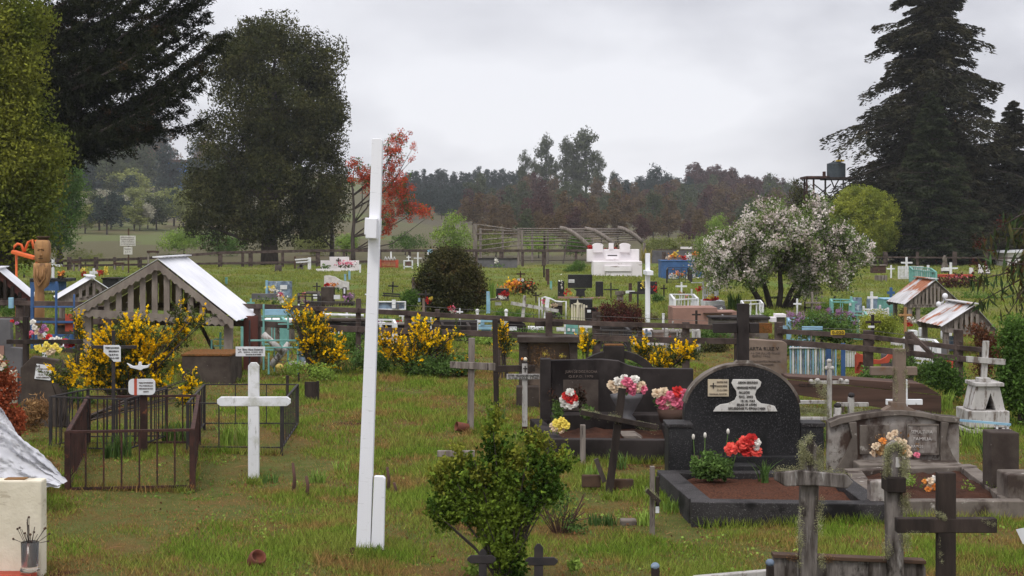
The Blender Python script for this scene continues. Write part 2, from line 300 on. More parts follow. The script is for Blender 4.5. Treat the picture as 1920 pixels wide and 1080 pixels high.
M_straw=leafm('dry_straw',(.36,.22,.10),(.24,.13,.06),sc1=4)
M_orgdry=leafm('dried_orange_flowers',(.42,.11,.05),(.24,.07,.035),sc1=5)
M_tin=mat('rusty_tin',(.22,.075,.045),(.13,.05,.035),sc1=9,rough=.8,bump=.3,bs=50,dist=.003)
M_hills=mat('hillside_grass',(.10,.13,.055),(.13,.12,.06),sc1=.03,bump=0)
M_wire=mat('wire',(.22,.21,.2),(.12,.11,.1),rough=.5,bump=0,metal=.5)
L_dark=leafm('dark_olive_leaves',(.085,.085,.030),(.042,.048,.018),sc1=.5,isl=.5,layers=[((.085,.07,.025),.35,.58,.75)])
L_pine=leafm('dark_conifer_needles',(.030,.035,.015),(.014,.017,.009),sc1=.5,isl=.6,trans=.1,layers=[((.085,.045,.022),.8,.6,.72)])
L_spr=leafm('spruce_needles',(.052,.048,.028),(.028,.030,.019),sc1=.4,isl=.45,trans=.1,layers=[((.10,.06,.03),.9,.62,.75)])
L_spr2=leafm('green_spruce_needles',(.055,.066,.032),(.034,.042,.022),sc1=.5,isl=.45,trans=.1)
L_yg=leafm('yellow_green_leaves',(.22,.23,.035),(.095,.12,.022),sc1=.45,isl=.45)
L_yg2=leafm('golden_green_leaves',(.34,.36,.06),(.19,.23,.04),sc1=1,isl=.4)
L_mid=leafm('mid_green_leaves',(.10,.18,.035),(.06,.11,.028),sc1=.5,isl=.4)
L_shr=leafm('fresh_shrub_leaves',(.18,.25,.035),(.05,.095,.016),sc1=5,isl=.45,lo=.42,hi=.58)
L_bright=leafm('bright_green_leaves',(.26,.36,.07),(.15,.24,.05),sc1=.7,isl=.4)
L_green=leafm('plant_leaves',(.13,.21,.055),(.08,.14,.04),sc1=4,isl=.4)
L_bush=leafm('bronze_green_leaves',(.085,.075,.028),(.045,.050,.022),sc1=1.1,isl=.5,layers=[((.14,.065,.035),1.2,.56,.68)])
L_redb=leafm('dark_red_leaves',(.12,.035,.03),(.05,.035,.025),sc1=3,isl=.5)
L_yel=leafm('yellow_flowers',(.92,.62,.012),(.78,.46,.01),sc1=2,isl=.4,trans=.3)
L_broom=leafm('broom_stems',(.09,.11,.035),(.05,.07,.025),sc1=2,isl=.4)
L_apple=leafm('apple_leaves',(.17,.23,.07),(.10,.14,.045),sc1=1,isl=.4)
L_blos=leafm('apple_blossom',(.84,.77,.73),(.60,.50,.46),sc1=1,isl=.25,trans=.35)
L_red=leafm('red_tree_flowers',(.62,.095,.032),(.42,.06,.028),sc1=1,isl=.35,trans=.3)
L_lil=leafm('lilac_flowers',(.42,.22,.40),(.30,.13,.26),sc1=5,isl=.3,trans=.3)
L_w=leafm('white_petals',(.80,.78,.72),(.66,.62,.56),sc1=20,isl=.2,trans=.25)
L_p=leafm('pink_petals',(.72,.22,.30),(.60,.12,.20),sc1=20,isl=.3,trans=.25)
L_r=leafm('red_petals',(.60,.05,.045),(.42,.03,.03),sc1=20,isl=.35,trans=.25)
L_coral=leafm('coral_red_petals',(.80,.13,.10),(.60,.06,.05),sc1=25,isl=.35,trans=.25)
L_c=leafm('cream_petals',(.70,.58,.42),(.60,.44,.30),sc1=20,isl=.2,trans=.25)
L_o=leafm('orange_petals',(.75,.32,.08),(.62,.20,.05),sc1=20,isl=.3,trans=.25)
L_y=leafm('yellow_petals',(.78,.66,.14),(.72,.55,.10),sc1=20,isl=.2,trans=.25)
L_hang=leafm('long_hanging_leaves',(.055,.10,.04),(.10,.08,.035),sc1=3,isl=.5,layers=[((.16,.05,.03),3,.62,.7)])
L_f1=leafm('far_dark_pine',(.045,.062,.052),(.030,.044,.040),sc1=.1,isl=.4)
L_f2=leafm('far_brown_gum',(.135,.092,.048),(.065,.068,.036),sc1=.12,isl=.4,lo=.44,hi=.56)
L_f3=leafm('far_green_tree',(.085,.10,.05),(.055,.068,.04),sc1=.1,isl=.4)
L_f4=leafm('far_pale_blossom',(.40,.38,.29),(.20,.21,.12),sc1=.2,isl=.35)
L_f5=leafm('far_light_green_tree',(.25,.27,.085),(.14,.17,.05),sc1=.2,isl=.35)
L_f6=leafm('far_reddish_pine',(.10,.052,.044),(.045,.038,.034),sc1=.12,isl=.4)

# ---------------- ground ----------------
def ground_mat():
    m=D.materials.new('cemetery_grass'); m.use_nodes=True; nt=m.node_tree; N=nt.nodes; L=nt.links; N.clear()
    ge=N.new('ShaderNodeNewGeometry'); P=ge.outputs['Position']
    def noise(s,det=5,ro=.6,scl=(1,1,1),off=(0,0,0)):
        mp=N.new('ShaderNodeMapping'); mp.inputs['Scale'].default_value=scl; mp.inputs['Location'].default_value=off; L.new(P,mp.inputs[0])
        n=N.new('ShaderNodeTexNoise'); n.inputs['Scale'].default_value=s; n.inputs['Detail'].default_value=det; n.inputs['Roughness'].default_value=ro; L.new(mp.outputs[0],n.inputs[0]); return n.outputs[0]
    def ramp(fac,lo,hi,a=(0,0,0),b=(1,1,1)):
        r=N.new('ShaderNodeValToRGB'); L.new(fac,r.inputs[0]); e=r.color_ramp.elements; e[0].position=lo; e[0].color=(*a,1); e[1].position=hi; e[1].color=(*b,1); return r.outputs[0]
    def mix(k,a,b):
        x=N.new('ShaderNodeMix'); x.data_type='RGBA'; L.new(k,x.inputs[0])
        for i,c in ((6,a),(7,b)):
            if isinstance(c,tuple): x.inputs[i].default_value=(*c,1)
            else: L.new(c,x.inputs[i])
        return x.outputs[2]
    near=mix(ramp(noise(6),.35,.65),(.10,.13,.028),(.16,.16,.048))
    near=mix(ramp(noise(1.1,5,.7,(1,.6,1)),.49,.64),near,(.20,.12,.045))
    near=mix(ramp(noise(.55,5,.7,(1,.7,1),(5,3,0)),.57,.63),near,(.085,.034,.020))
    far=mix(ramp(noise(.35,5,.6,(1,.35,1)),.4,.66),(.125,.175,.036),(.20,.175,.055))
    sx=N.new('ShaderNodeSeparateXYZ'); L.new(P,sx.inputs[0])
    def rng(o,a,b):
        q=N.new('ShaderNodeMapRange'); q.inputs[1].default_value=a; q.inputs[2].default_value=b; L.new(o,q.inputs[0]); return q.outputs[0]
    c=mix(rng(sx.outputs[1],26,42),near,far)
    fld=mix(ramp(noise(.03,4,.6,(1,.5,1)),.45,.55),(.12,.095,.05),(.11,.125,.045))
    fld=mix(ramp(noise(.018,3,.5,(1,.4,1),(30,8,0)),.50,.56),fld,(.09,.078,.05))
    pl=N.new('ShaderNodeMath'); pl.operation='LESS_THAN'; L.new(noise(.02,2,.5,(1,.5,1),(3,1,0)),pl.inputs[0]); pl.inputs[1].default_value=.5; fld=mix(pl.outputs[0],fld,(.105,.095,.05))
    c=mix(rng(sx.outputs[1],113,122),c,fld)
    p=N.new('ShaderNodeBsdfPrincipled'); p.inputs['Roughness'].default_value=1; p.inputs['Specular IOR Level'].default_value=.1; L.new(c,p.inputs['Base Color'])
    b=N.new('ShaderNodeBump'); b.inputs['Strength'].default_value=.9; b.inputs['Distance'].default_value=.14; L.new(noise(9,6,.75),b.inputs['Height']); L.new(b.outputs[0],p.inputs['Normal'])
    o=N.new('ShaderNodeOutputMaterial'); L.new(p.outputs[0],o.inputs[0]); return m
M_ground=ground_mat()
def grid(xs,ys):
    X,Y=np.meshgrid(xs,ys); Z=gz(X,Y); V=np.stack([X,Y,Z],-1).reshape(-1,3); a,b=len(xs),len(ys)
    i=(np.arange(b-1)[:,None]*a+np.arange(a-1)[None]).ravel(); return V,np.stack([i,i+1,i+a+1,i+a],1)
t_=np.linspace(-1,1,260); xs=np.sinh(t_*5)/math.sinh(5)*800
ys=np.concatenate([np.linspace(-60,4,12),np.arange(5,50,.4),np.geomspace(50,800,140)])
V,Fa=grid(xs,ys); me=np_mesh('ground',V,Fa,M_ground)
for p in me.polygons: p.use_smooth=True
tag(link('ground',me),kind='structure')
# grass blades, denser close by
_r=np.random.default_rng(99); _NZ=[(.62,f_*math.cos(t),f_*math.sin(t),p) for f_,t,p in zip([.7,1.1,1.6,2.1,2.9,3.7,4.9,6.3,8.5,11,1.3,2.5],_r.uniform(0,6.3,12),_r.uniform(0,6.3,12))]
def grass(name,n,y0,y1,hmin,hmax,m,seed,pw=1.6,mask=None,wd=.0032):
    r=np.random.default_rng(seed); k=n*3; u=r.random(k); e=2-pw
    Y=(y0**e+u*(y1**e-y0**e))**(1/e); px=r.uniform(-170,2090,k); X=(px-960)*Y/F
    nz=sum(a*np.sin(fx*X+fy*Y+ph) for a,fx,fy,ph in _NZ)
    keep=r.random(k)<np.clip(.58+.36*nz if mask is None else mask(nz),.05,1); X=X[keep][:n]; Y=Y[keep][:n]; nz=nz[keep][:n]; c=len(X)
    Z=gz(X,Y)-.005; h=(r.uniform(hmin,hmax,c)*(1+.28*np.clip(nz,-2,2.2)))[:,None]; sc_=(Y/10)[:,None]**.85
    az=r.uniform(0,2*PI,c); d=np.stack([np.cos(az),np.sin(az),0*az],1); ln=np.stack([r.normal(size=c)*.45,r.normal(size=c)*.45,np.ones(c)],1); P=np.stack([X,Y,Z],1)
    wv=d*wd*sc_*r.uniform(.7,1.5,(c,1)); V=np.stack([P-wv,P+wv,P+ln*h*np.minimum(1.6,sc_**.3)],1).reshape(-1,3)
    return tag(link(name,np_mesh(name,V,np.arange(3*c).reshape(-1,3),m)),kind='stuff')
M_blade=mat('grass_blades',(.155,.245,.030),(.24,.275,.055),sc1=1.1,bump=0,isl=.5,trans=.3,world=True,layers=[((.30,.19,.07),1.3,.52,.62)])
M_bladed=mat('dry_grass_blades',(.34,.22,.085),(.26,.15,.06),sc1=1.1,bump=0,isl=.4,trans=.3,world=True)
M_bladef=mat('far_grass_blades',(.19,.245,.045),(.24,.235,.06),sc1=.4,bump=0,isl=.3,trans=.3,world=True)
g=grass('grass',430000,8.2,34,.018,.05,M_blade,1); tag(g,'short green lawn grass between the graves','grass')
g=grass('dry_grass',230000,8.2,34,.014,.042,M_bladed,2,mask=lambda z:.55-.3*z); tag(g,'straw coloured dead grass lying in patches','dry grass')
g=grass('grass',130000,30,112,.03,.07,M_bladef,3,pw=1.5,wd=.0045); tag(g,'pale green grass of the back lawn','grass')
# ---------------- big trees ----------------
def tree(name,label,px,py,blobs,lm,nc,nl,r,size,r0,top=None,seed=0,cat='tree',group=None,lean=0,bark=M_trunk,bias=.45,yf=1.,limbs=True,asp=.5,tsub=1,fork=.35):
    t=T(name,label,cat,px,py,group); trunk(t,bark,blobs,r0,top,lean,seed,limbs,fork=fork); foliage(t,'crown',lm,blobs,nc,nl,r,size,seed,bias,asp,yf); return t
tree('broadleaf_tree','huge dark green rounded tree standing at the back fence left of the white post',505,497,
 [(515,115,95,80),(535,190,112,100),(470,225,72,100),(430,310,72,80),(412,385,62,70),(500,370,90,80),(590,245,58,80),(600,345,50,75),(565,405,60,48),(392,425,38,32),(455,105,50,52),(575,125,50,55),(470,425,60,30),(540,300,90,90),(520,70,60,35),(625,200,28,40),(420,170,25,40),(385,250,28,35),(380,340,28,30),(430,120,42,45),(600,115,38,45),(480,75,50,35),(602,150,34,45),(618,260,36,50)],
 L_dark,640,230,.80,.20,.55,top=170,seed=3,bias=.33)
tree('broadleaf_tree','smaller dark tree tucked behind the right side of the huge rounded tree',622,492,[(615,365,42,60),(590,400,40,45),(635,330,28,40),(600,420,45,30)],L_dark,170,60,.55,.17,.17,seed=5)
tree('broadleaf_tree','tall yellow green tree filling the left edge of the picture',10,580,[(20,40,70,60),(10,130,65,75),(30,215,55,45),(20,290,95,65),(15,370,85,70),(10,440,80,50),(-60,200,80,200),(60,310,50,45)],L_yg,560,150,.48,.12,.3,top=60,seed=7,bias=.35,)
tree('broadleaf_tree','mid green tree hanging its crown over the fence beside the yellow green tree',112,500,[(115,330,42,52),(125,400,38,45),(90,430,45,38),(115,455,25,16),(140,350,25,30)],L_mid,260,70,.45,.15,.2,seed=8)
def conifer(name,label,px,py,top,spread,lm,nb,ncard,size,seed,r0=.35,droop=.25,rise=.1,low=.06,prof=None,az=None,group=None,tip=.0):
    t=T(name,label,'tree',px,py,group); rng=np.random.default_rng(seed); rd=random.Random(seed); h=t.Z(top); S=spread*t.s
    b=MB(); b.tube([(0,0,-.2),(0,0,h*.5),(0,0,h)],[r0,r0*.6,.03],9); Ps=[];Ds=[]
    for k in range(nb):
        z=low+(1-low)*(k+rd.random())/nb; L_=S*(prof(z) if prof else (1-z)**.8)*rd.uniform(.55,1.15)+.25; a=rd.uniform(*(az or (0,2*PI))); d=Vector((math.cos(a),math.sin(a),0))
        o=Vector((0,0,z*h)); dr=droop*rd.uniform(.5,1.4); rs=rise*rd.uniform(.3,1.5)
        f=lambda u:o+d*L_*u+Vector((0,0,L_*(rs*u-dr*u*u+tip*u**4)))
        b.tube([f(0),f(.35),f(.7),f(1)],[r0*.22*(1-z)+.03,.05*(1-z)+.02,.02,.008],5)
        n=int(ncard*(.3+L_/S)); u=rng.random(n)**.75; lat=rng.normal(size=n)*L_*(.16*(1-u)+.035); sd=np.array([-d.y,d.x,0]); base=np.array([list(f(x)) for x in u])
        p=base+lat[:,None]*sd; p[:,2]-=np.abs(lat)*.25+rng.random(n)**2*.13*L_; Ps.append(p); Ds.append(np.array(list(d))[None]+sd[None]*np.sign(lat)[:,None]*.7+np.array([0,0,-.35])[None]*np.ones((n,1)))
    b.build('trunk',M_trunk,t.o,smooth=True); P=np.concatenate(Ps); V,Fa=cards(P,size,rng,.28,dirs=np.concatenate(Ds)); link('crown',np_mesh('crown',V,Fa,lm),t.o); return t
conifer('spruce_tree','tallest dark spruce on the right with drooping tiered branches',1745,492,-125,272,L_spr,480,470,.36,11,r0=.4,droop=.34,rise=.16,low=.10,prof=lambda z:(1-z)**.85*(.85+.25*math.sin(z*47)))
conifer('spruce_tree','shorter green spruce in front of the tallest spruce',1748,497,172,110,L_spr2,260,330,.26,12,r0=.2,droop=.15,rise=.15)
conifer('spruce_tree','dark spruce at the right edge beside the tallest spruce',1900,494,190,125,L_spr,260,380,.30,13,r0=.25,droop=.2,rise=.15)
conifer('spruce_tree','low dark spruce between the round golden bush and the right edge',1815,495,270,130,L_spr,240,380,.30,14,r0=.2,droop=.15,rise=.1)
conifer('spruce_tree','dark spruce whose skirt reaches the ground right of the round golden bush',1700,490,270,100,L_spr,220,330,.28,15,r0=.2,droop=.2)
# big conifer top left, its lower boughs sweep up to the right
def big_conifer():
    t=T('conifer_tree','big black green conifer sweeping its branches across the top left','tree',-30,545); s=t.s; rng=np.random.default_rng(5); rd=random.Random(5)
    b=MB(); b.tube([(0,0,-.3),(.2,.2,t.Z(250)),(.1,0,t.Z(-260))],[.45,.36,.1],10)
    Ps=[];Ds=[]; U=Vector((0,0,1))
    specs=[]
    for y0,x1,y1 in [(300,415,70),(280,395,120),(290,370,160),(260,385,20),(250,345,205),(240,400,-20),(285,300,235),(200,390,-60),(265,250,255),(150,390,-120),(100,340,-160),(215,330,100),(180,300,60),(170,360,10),(240,260,190),(120,280,-40),(60,300,-110),(140,230,60),(230,200,200),(90,200,30),(255,180,250)]:
        for j in range(2): specs.append((y0+rd.uniform(-15,15),x1+rd.uniform(-25,12)*j,y1+rd.uniform(-10,25)*j,rd.uniform(-2.2,2.2)*(j+.3)))
    for k in range(26): specs.append((rd.uniform(-60,260),rd.uniform(-230,60),rd.uniform(-160,240),rd.uniform(-3,3)))
    for y0,x1,y1,dd in specs:
        a=Vector((.15,0,t.Z(y0))); e=Vector((t.X(x1),dd,t.Z(y1))); m=(a+e)/2-U*(e-a).length*.13; L_=(e-a).length
        f=lambda u:a*(1-u)**2+m*2*u*(1-u)+e*u*u
        b.tube([f(x/5) for x in range(6)],[.11,.09,.07,.05,.03,.012],6)
        d=(e-a).normalized(); sd=d.cross(U).normalized()
        nt_=int(L_*9)
        for q in range(nt_):
            u0=.12+.88*q/nt_; o=f(u0); sg=rd.choice((-1,1)); tl=L_*(.17*(1-u0)+.07)*rd.uniform(.5,1.2); td=(d*rd.uniform(.3,1.1)+sd*sg*rd.uniform(.2,1)+U*rd.uniform(-.75,.35)).normalized()
            n=int(60*tl/1.0)+14; uu=rng.random((n,1)); p=np.array(o)[None]+uu*tl*np.array(td)[None]+rng.normal(size=(n,3))*.06; p[:,2]-=(uu[:,0]**2)*tl*.12; Ps.append(p); Ds.append(np.repeat(np.array(td)[None],n,0)+rng.normal(size=(n,3))*.5)
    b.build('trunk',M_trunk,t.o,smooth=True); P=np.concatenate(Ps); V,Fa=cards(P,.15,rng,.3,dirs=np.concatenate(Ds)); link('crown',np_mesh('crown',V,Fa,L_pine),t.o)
big_conifer()
# red flowering tree
t=T('flowering_tree','tree with orange red flowers on arching branches behind the white post','tree',662,497)
rb=[(680,330,30,28),(700,345,22,25),(735,320,28,45),(738,280,22,30),(750,260,18,14),(740,370,26,45),(720,410,22,32),(765,385,22,30),(790,392,18,12),(755,345,22,28),(665,305,18,15),(805,405,8,6),(775,275,9,7),(772,300,7,10),(765,245,8,5),(725,430,14,14)]
trunk(t,M_trunk,rb,.16,top=340,seed=4); foliage(t,'leaves',L_mid,rb[:-4],150,22,.28,.13,21,bias=.6,yf=.8); foliage(t,'blossom',L_red,rb,360,40,.24,.12,22,bias=.5,yf=.8)
# apple tree in blossom, many stems
t=T('apple_tree','white blossoming apple tree with crooked stems on the lawn','tree',1455,578)
ab=[(1455,395,48,20),(1400,425,48,28),(1350,460,34,22),(1475,430,50,28),(1535,410,38,24),(1560,465,40,28),(1450,478,55,30),(1505,505,44,20),(1380,500,40,18),(1590,510,30,16),(1325,495,22,10),(1525,385,18,14),(1345,520,24,8),(1590,445,20,18),(1610,480,16,14),(1500,455,30,20),(1395,530,26,8),(1345,480,26,14),(1515,540,26,8),(1560,522,26,9),(1330,508,18,7),(1470,440,40,24),(1420,470,34,20)]
rd=random.Random(9); b=MB(); tw=[]
mains=[(-.95,-.2),(-.35,.3),(.15,-.2),(.7,.25),(1.0,-.1)]
fk=[]
for i,(ax,ay) in enumerate(mains):
    st=Vector((ax*.32,ay*.5,-.1)); k1=Vector((ax*.75,ay,.55)); k2=Vector((ax*1.15+rd.uniform(-.15,.15),ay*1.3,1.15)); b.tube([st,k1,k2],[.10,.08,.06],8); fk.append(k2)
for q in ab:
    e=t.P(q[0],q[1],rd.uniform(-1.3,1.3)); o=min(fk,key=lambda v:abs(v.x*2.2-e.x)); md=(o*1.1+e)/2+Vector((rd.uniform(-.25,.25),0,.25)); b.tube([o,md,e],[.05,.035,.01],6)
    for j in range(16):
        s0=md.lerp(e,rd.random()); e2=s0+Vector((rd.uniform(-1,1)*q[2]*t.s*.8,rd.uniform(-.8,.8),rd.uniform(-.35,.6))); b.tube([s0,(s0+e2)/2+Vector((0,0,.06)),e2],[.018,.012,.005],4); tw.append((s0,e2))
b.build('trunk',M_trunk,t.o,smooth=True)
r=np.random.default_rng(31); Pl=[];Pb=[]
for s0,e2 in tw:
    for k in range(10): c=np.array(s0.lerp(e2,.15+.9*rd.random()))+r.normal(size=3)*.10; Pb.append(c+r.normal(size=(15,3))*.055)
    for k in range(14): c=np.array(s0.lerp(e2,rd.random()))+r.normal(size=3)*.14; Pl.append(c+r.normal(size=(13,3))*.10)
for nm,P,sz,mm,asp in (('leaves',Pl,.075,L_apple,.5),('blossom',Pb,.062,L_blos,.9)): V,Fa=cards(np.concatenate(P),sz,r,asp); link(nm,np_mesh(nm,V,Fa,mm),t.o)
tree('round_shrub','round golden green clipped bush beside the blossoming tree',1622,497,[(1620,415,66,62),(1620,440,62,45),(1610,380,45,30)],L_yg2,1100,70,.26,.12,.15,seed=33,cat='shrub',bias=.18,limbs=False)
tree('broadleaf_tree','dark ivy clad tree left of the water tower behind the blossoming tree',1505,492,[(1500,380,20,45),(1515,420,26,40),(1490,430,24,30),(1535,400,22,40)],L_dark,170,60,.5,.17,.15,seed=44)
tree('bright_shrub','bright green young tree by the back fence left of the pergola',850,497,[(850,415,22,20),(830,440,22,18),(862,440,20,22),(850,460,35,14)],L_bright,80,45,.35,.14,.06,seed=34,cat='shrub')
tree('bronze_bush','large round bronze green bush on the lawn left of centre',848,586,[(845,520,58,48),(875,545,38,32),(820,545,38,32),(840,490,35,25),(850,560,60,20)],L_bush,520,60,.2,.072,.07,seed=35,cat='bush',bias=.3,fork=.1)
tree('red_bush','low dark red bush behind the fence right of the middle',1162,640,[(1160,600,48,34),(1140,590,22,22),(1185,595,25,26)],L_redb,300,36,.10,.04,.03,seed=36,cat='bush',bias=.4,fork=.1)
tree('golden_shrub','low golden green bush at the right behind the fence',1648,640,[(1648,606,37,20),(1640,618,38,18)],L_yg2,260,40,.09,.035,.03,seed=37,cat='bush',limbs=False)
t=tree('lilac_bush','lilac bush with mauve flower heads behind the fence on the right',1540,655,[(1520,615,42,22),(1560,612,42,24),(1580,630,30,18)],L_green,230,36,.10,.045,.03,seed=38,cat='bush')
foliage(t,'flowers',L_lil,[(1498,592,14,9),(1560,584,20,8),(1540,600,14,7),(1590,588,12,8),(1490,605,14,8),(1482,590,8,7),(1575,600,10,6),(1535,578,8,5),(1600,606,8,6)],70,40,.05,.022,39,bias=.7)
for i,(x,y,bl,lb) in enumerate([(345,478,[(345,450,35,22),(320,455,25,18)],'leafy green shrub behind the back fence right of the sign post'),(415,480,[(410,455,40,22),(440,462,25,16)],'leafy shrub behind the back fence under the left side of the dark tree'),(590,480,[(580,455,35,20),(600,462,25,16)],'pale green shrub behind the back fence right of the big trunk'),(650,480,[(650,455,22,20)],'low green shrub behind the back fence beside the red tree trunk'),(760,478,[(765,455,40,16)],'dull green shrub behind the back fence right of the white post'),(930,484,[(930,455,32,20),(900,465,25,12)],'light green shrub growing inside the left end of the pergola'),(1010,484,[(1010,455,35,22)],'light green shrub inside the middle of the pergola'),(1080,486,[(1085,460,30,18)],'green shrub behind the white double tomb'),(1240,486,[(1235,462,35,14),(1275,460,25,16)],'green shrub right of the pergola end'),(1345,480,[(1345,425,20,25),(1330,455,30,18)],'dark green shrub left behind the blossoming tree'),(1085,510,[(1085,500,16,12),(1070,506,14,7)],'small green bush left of the white double tomb'),(160,500,[(150,480,30,14),(178,484,20,12)],'brownish shrub at the back fence right of the carved figure'),(45,520,[(40,505,35,14)],'low green plants behind the left small roof'),(765,590,[(768,562,14,16)],'twiggy brown green shrub left of the bronze bush')]):
    tree('leafy_shrub',lb,x,y,bl,[L_bright,L_mid,L_f5][i%3] if i!=10 else L_mid,int(60+len(bl)*50),34,.30 if y<500 else .12,.13 if y<500 else .05,.05,seed=50+i,cat='shrub',bias=.4)
# ---------------- hills: trees one by one ----------------
def proto(kind,seed):
    rng=np.random.default_rng(seed); t=T('far_tree','x','tree',960,470,at=Vector((0,100,0))); D.objects.remove(t.o); rd=random.Random(seed)
    root=D.objects.new('far_tree',None); C.objects.link(root); b=MB()   # one unit high
    if kind=='gum': bl=[(rd.uniform(-.09,.09),.35+.1*i,.16,.08) for i in range(6)]+[(.02,.93,.07,.06),(-.1,.5,.1,.07),(.1,.6,.1,.07)]; P=clumps(bl,170,30,.045,rng,.6); sz=.028
    elif kind=='pine': bl=[(0,.12+.11*i,.22*(1-i/8.5)+.02,.08) for i in range(8)]; P=clumps(bl,130,26,.04,rng,.5); sz=.035
    elif kind=='round': bl=[(rd.uniform(-.16,.16),.3+.08*i,.26*(1-i/9),.14) for i in range(7)]; P=clumps(bl,150,26,.06,rng,.45); sz=.036
    else: bl=[(rd.uniform(-.3,.3),rd.uniform(.3,.7),.26,.24) for i in range(5)]; P=clumps(bl,150,26,.08,rng,.45); sz=.05
    b.tube([(0,0,-.15),(.01,0,.5),(0,0,.85)],[.018,.012,.004],6)
    for q in bl[::2]: b.tube([(0,0,q[1]-.12),(q[0]*.8,0,q[1])],[.008,.003],4)
    P[:,2]=np.maximum(P[:,2],.0); V,Fa=cards(P,sz,rng,.6); return b,(V,Fa),root
_pc={}
def far_tree(kind,lm,px,py,hpx,label,group,wx=1.):
    key=(kind,lm.name,random.Random(int(px)).randrange(3))
    p=G(px,py)
    if key not in _pc:
        b,(V,Fa),root=proto(kind,hash(kind)%7+key[2]*11 if 0 else len(kind)*3+key[2]*11)
        b.build('trunk',M_trunk,root); link('crown',np_mesh('crown',V,Fa,lm),root); _pc[key]=root; r=root
    else:
        src=_pc[key]; r=src.copy(); C.objects.link(r)
        for ch in src.children: c=ch.copy(); C.objects.link(c); c.parent=r
    h=hpx*p.y/F*{'gum':1.05,'pine':1.25,'round':1.45,'low':1.35}[kind]; wx*={'gum':.78,'pine':1.15,'round':1.25,'low':1.2}[kind]; r.location=p; r.scale=(h*wx,h*wx,h); r.rotation_euler=(0,0,px*1.7); r.name={'gum':'gum_tree','pine':'pine_tree','round':'hill_tree','low':'hill_shrub'}[kind]; tag(r,label,'tree',group); return r
rd=random.Random(77)
# gum trees standing above the ridge, one by one
for x,yb,h,w_,lb in [(985,392,108,.8,'leftmost and slimmest of the tall gum trees on the ridge'),(1024,392,135,.75,'second tall gum tree from the left on the ridge'),(1062,394,132,.8,'third tall gum tree from the left on the ridge'),(1098,396,150,1.2,'tallest and broadest gum tree on the ridge'),(1122,392,105,.9,'gum tree leaning against the right side of the tallest one'),(1003,394,95,.8,'low gum tree between the two leftmost gum trees'),(1042,394,90,.9,'low gum tree filling the gap in the middle of the gum trees'),(1150,385,62,.8,'small separate gum tree right of the tall group'),(1080,394,110,.9,'gum tree just left of the tallest one')]:
    far_tree('gum',L_f3,x,yb,h,lb,'tall gum trees on the ridge',w_)
for i in range(34): x=762+i*6.4+rd.uniform(-2,2); far_tree('pine',L_f1,x,372+rd.uniform(-3,5),rd.uniform(38,50),'dark plantation pine on the ridge left of the gum trees, '+ordn(i)+' from the left','plantation pines on the left ridge',1.1)
for i in range(44): x=1292+i*4.8+rd.uniform(-2,2); far_tree('pine',L_f6,x,382+rd.uniform(-3,10)+i*.35,rd.uniform(60,74)-i*.5,'reddish brown pine in the right ridge row, '+ordn(i)+' from the left','reddish pines on the right ridge',1.0)
for i in range(16): x=1165+i*9+rd.uniform(-4,4); far_tree('round',L_f1,x,388+rd.uniform(-4,8),rd.uniform(34,52),'dark rounded tree on the ridge right of the gum trees, '+ordn(i)+' from the left','rounded trees on the middle ridge',1)
far_tree('round',L_f1,1232,392,64,'egg shaped dark tree sticking out of the ridge right of the gum trees','rounded trees on the middle ridge',.9)
for row,(y0,h0,n) in enumerate([(405,52,22),(420,55,22),(438,58,24),(456,45,20)]):
    for i in range(n):
        x=895+i*(600/n)+rd.uniform(-10,10)
        far_tree('round',[L_f2,L_f2,L_f3,L_f6][rd.randrange(4)],x,y0+rd.uniform(-5,5),h0*rd.uniform(.75,1.15),['brownish young gum tree on the slope in the upper row','brownish young gum tree on the middle of the slope','brownish young gum tree low on the slope','small brownish tree at the foot of the slope'][row]+', '+ordn(i)+' from the left','young gum trees on the slope',.95)
for i in range(14): x=765+i*8+rd.uniform(-4,4); far_tree('round',L_f1,x,398+rd.uniform(-6,14),rd.uniform(28,42),'dark tree on the slope below the ridge plantation, '+ordn(i)+' from the left','dark trees below the left ridge',1)
for i in range(30):
    x=-40+i*16+rd.uniform(-6,6)
    if not 300<x<366: far_tree('round',L_f1 if i%3 else L_f2,x,320+rd.uniform(-5,5)+(0 if x<330 else 20),rd.uniform(50,75) if x<400 else 40,'dark tree along the top of the left hill, '+ordn(i)+' from the left','trees along the top of the left hill',1.1)
for i in range(26):
    x=-30+i*19+rd.uniform(-6,6)
    if not 280<x<372: far_tree('round',[L_f1,L_f3][i%2],x,370+rd.uniform(-12,8),rd.uniform(55,80),'dark tree on the middle of the left hill, '+ordn(i)+' from the left','trees on the middle of the left hill',1.1)
for i in range(16): x=130+i*20+rd.uniform(-6,6); far_tree('low',[L_f4,L_f5,L_f5,L_f3][i%4],x,412+rd.uniform(-12,8),rd.uniform(30,50),'light coloured bush low on the left hill, '+ordn(i)+' from the left','light bushes on the left hill',1.2)
for r_,(y0,h0,n) in enumerate([(395,62,24),(432,48,20)]):
    for i in range(n):
        x=-30+i*(470/n)+rd.uniform(-6,6)
        if r_ or not 285<x<362: far_tree('round' if (i+r_)%3 else 'low',[L_f3,L_f5,L_f1,L_f3][(i*7+r_)%4],x,y0+rd.uniform(-8,6),h0*rd.uniform(.8,1.2),['olive tree in the thick belt across the left hill, ','low olive bush at the foot of the left hill, '][r_]+ordn(i)+' from the left','olive trees of the left hill',1.15)
for x,y,h,lb in [(200,440,62,'dark cone shaped tree left of the sign post on the far slope'),(320,385,82,'dark broad tree just below the small blue house')]: far_tree('round',L_f1,x,y,h,lb,None,.9)
for x,y,h,lb in [(262,432,42,'white blossoming tree right of the sign post on the far slope'),(160,425,50,'pale blossoming tree left of the dark cone shaped tree'),(235,372,40,'greyish white blossoming bush halfway up the left hill')]: far_tree('low',L_f4,x,y,h,lb,None,1.1)
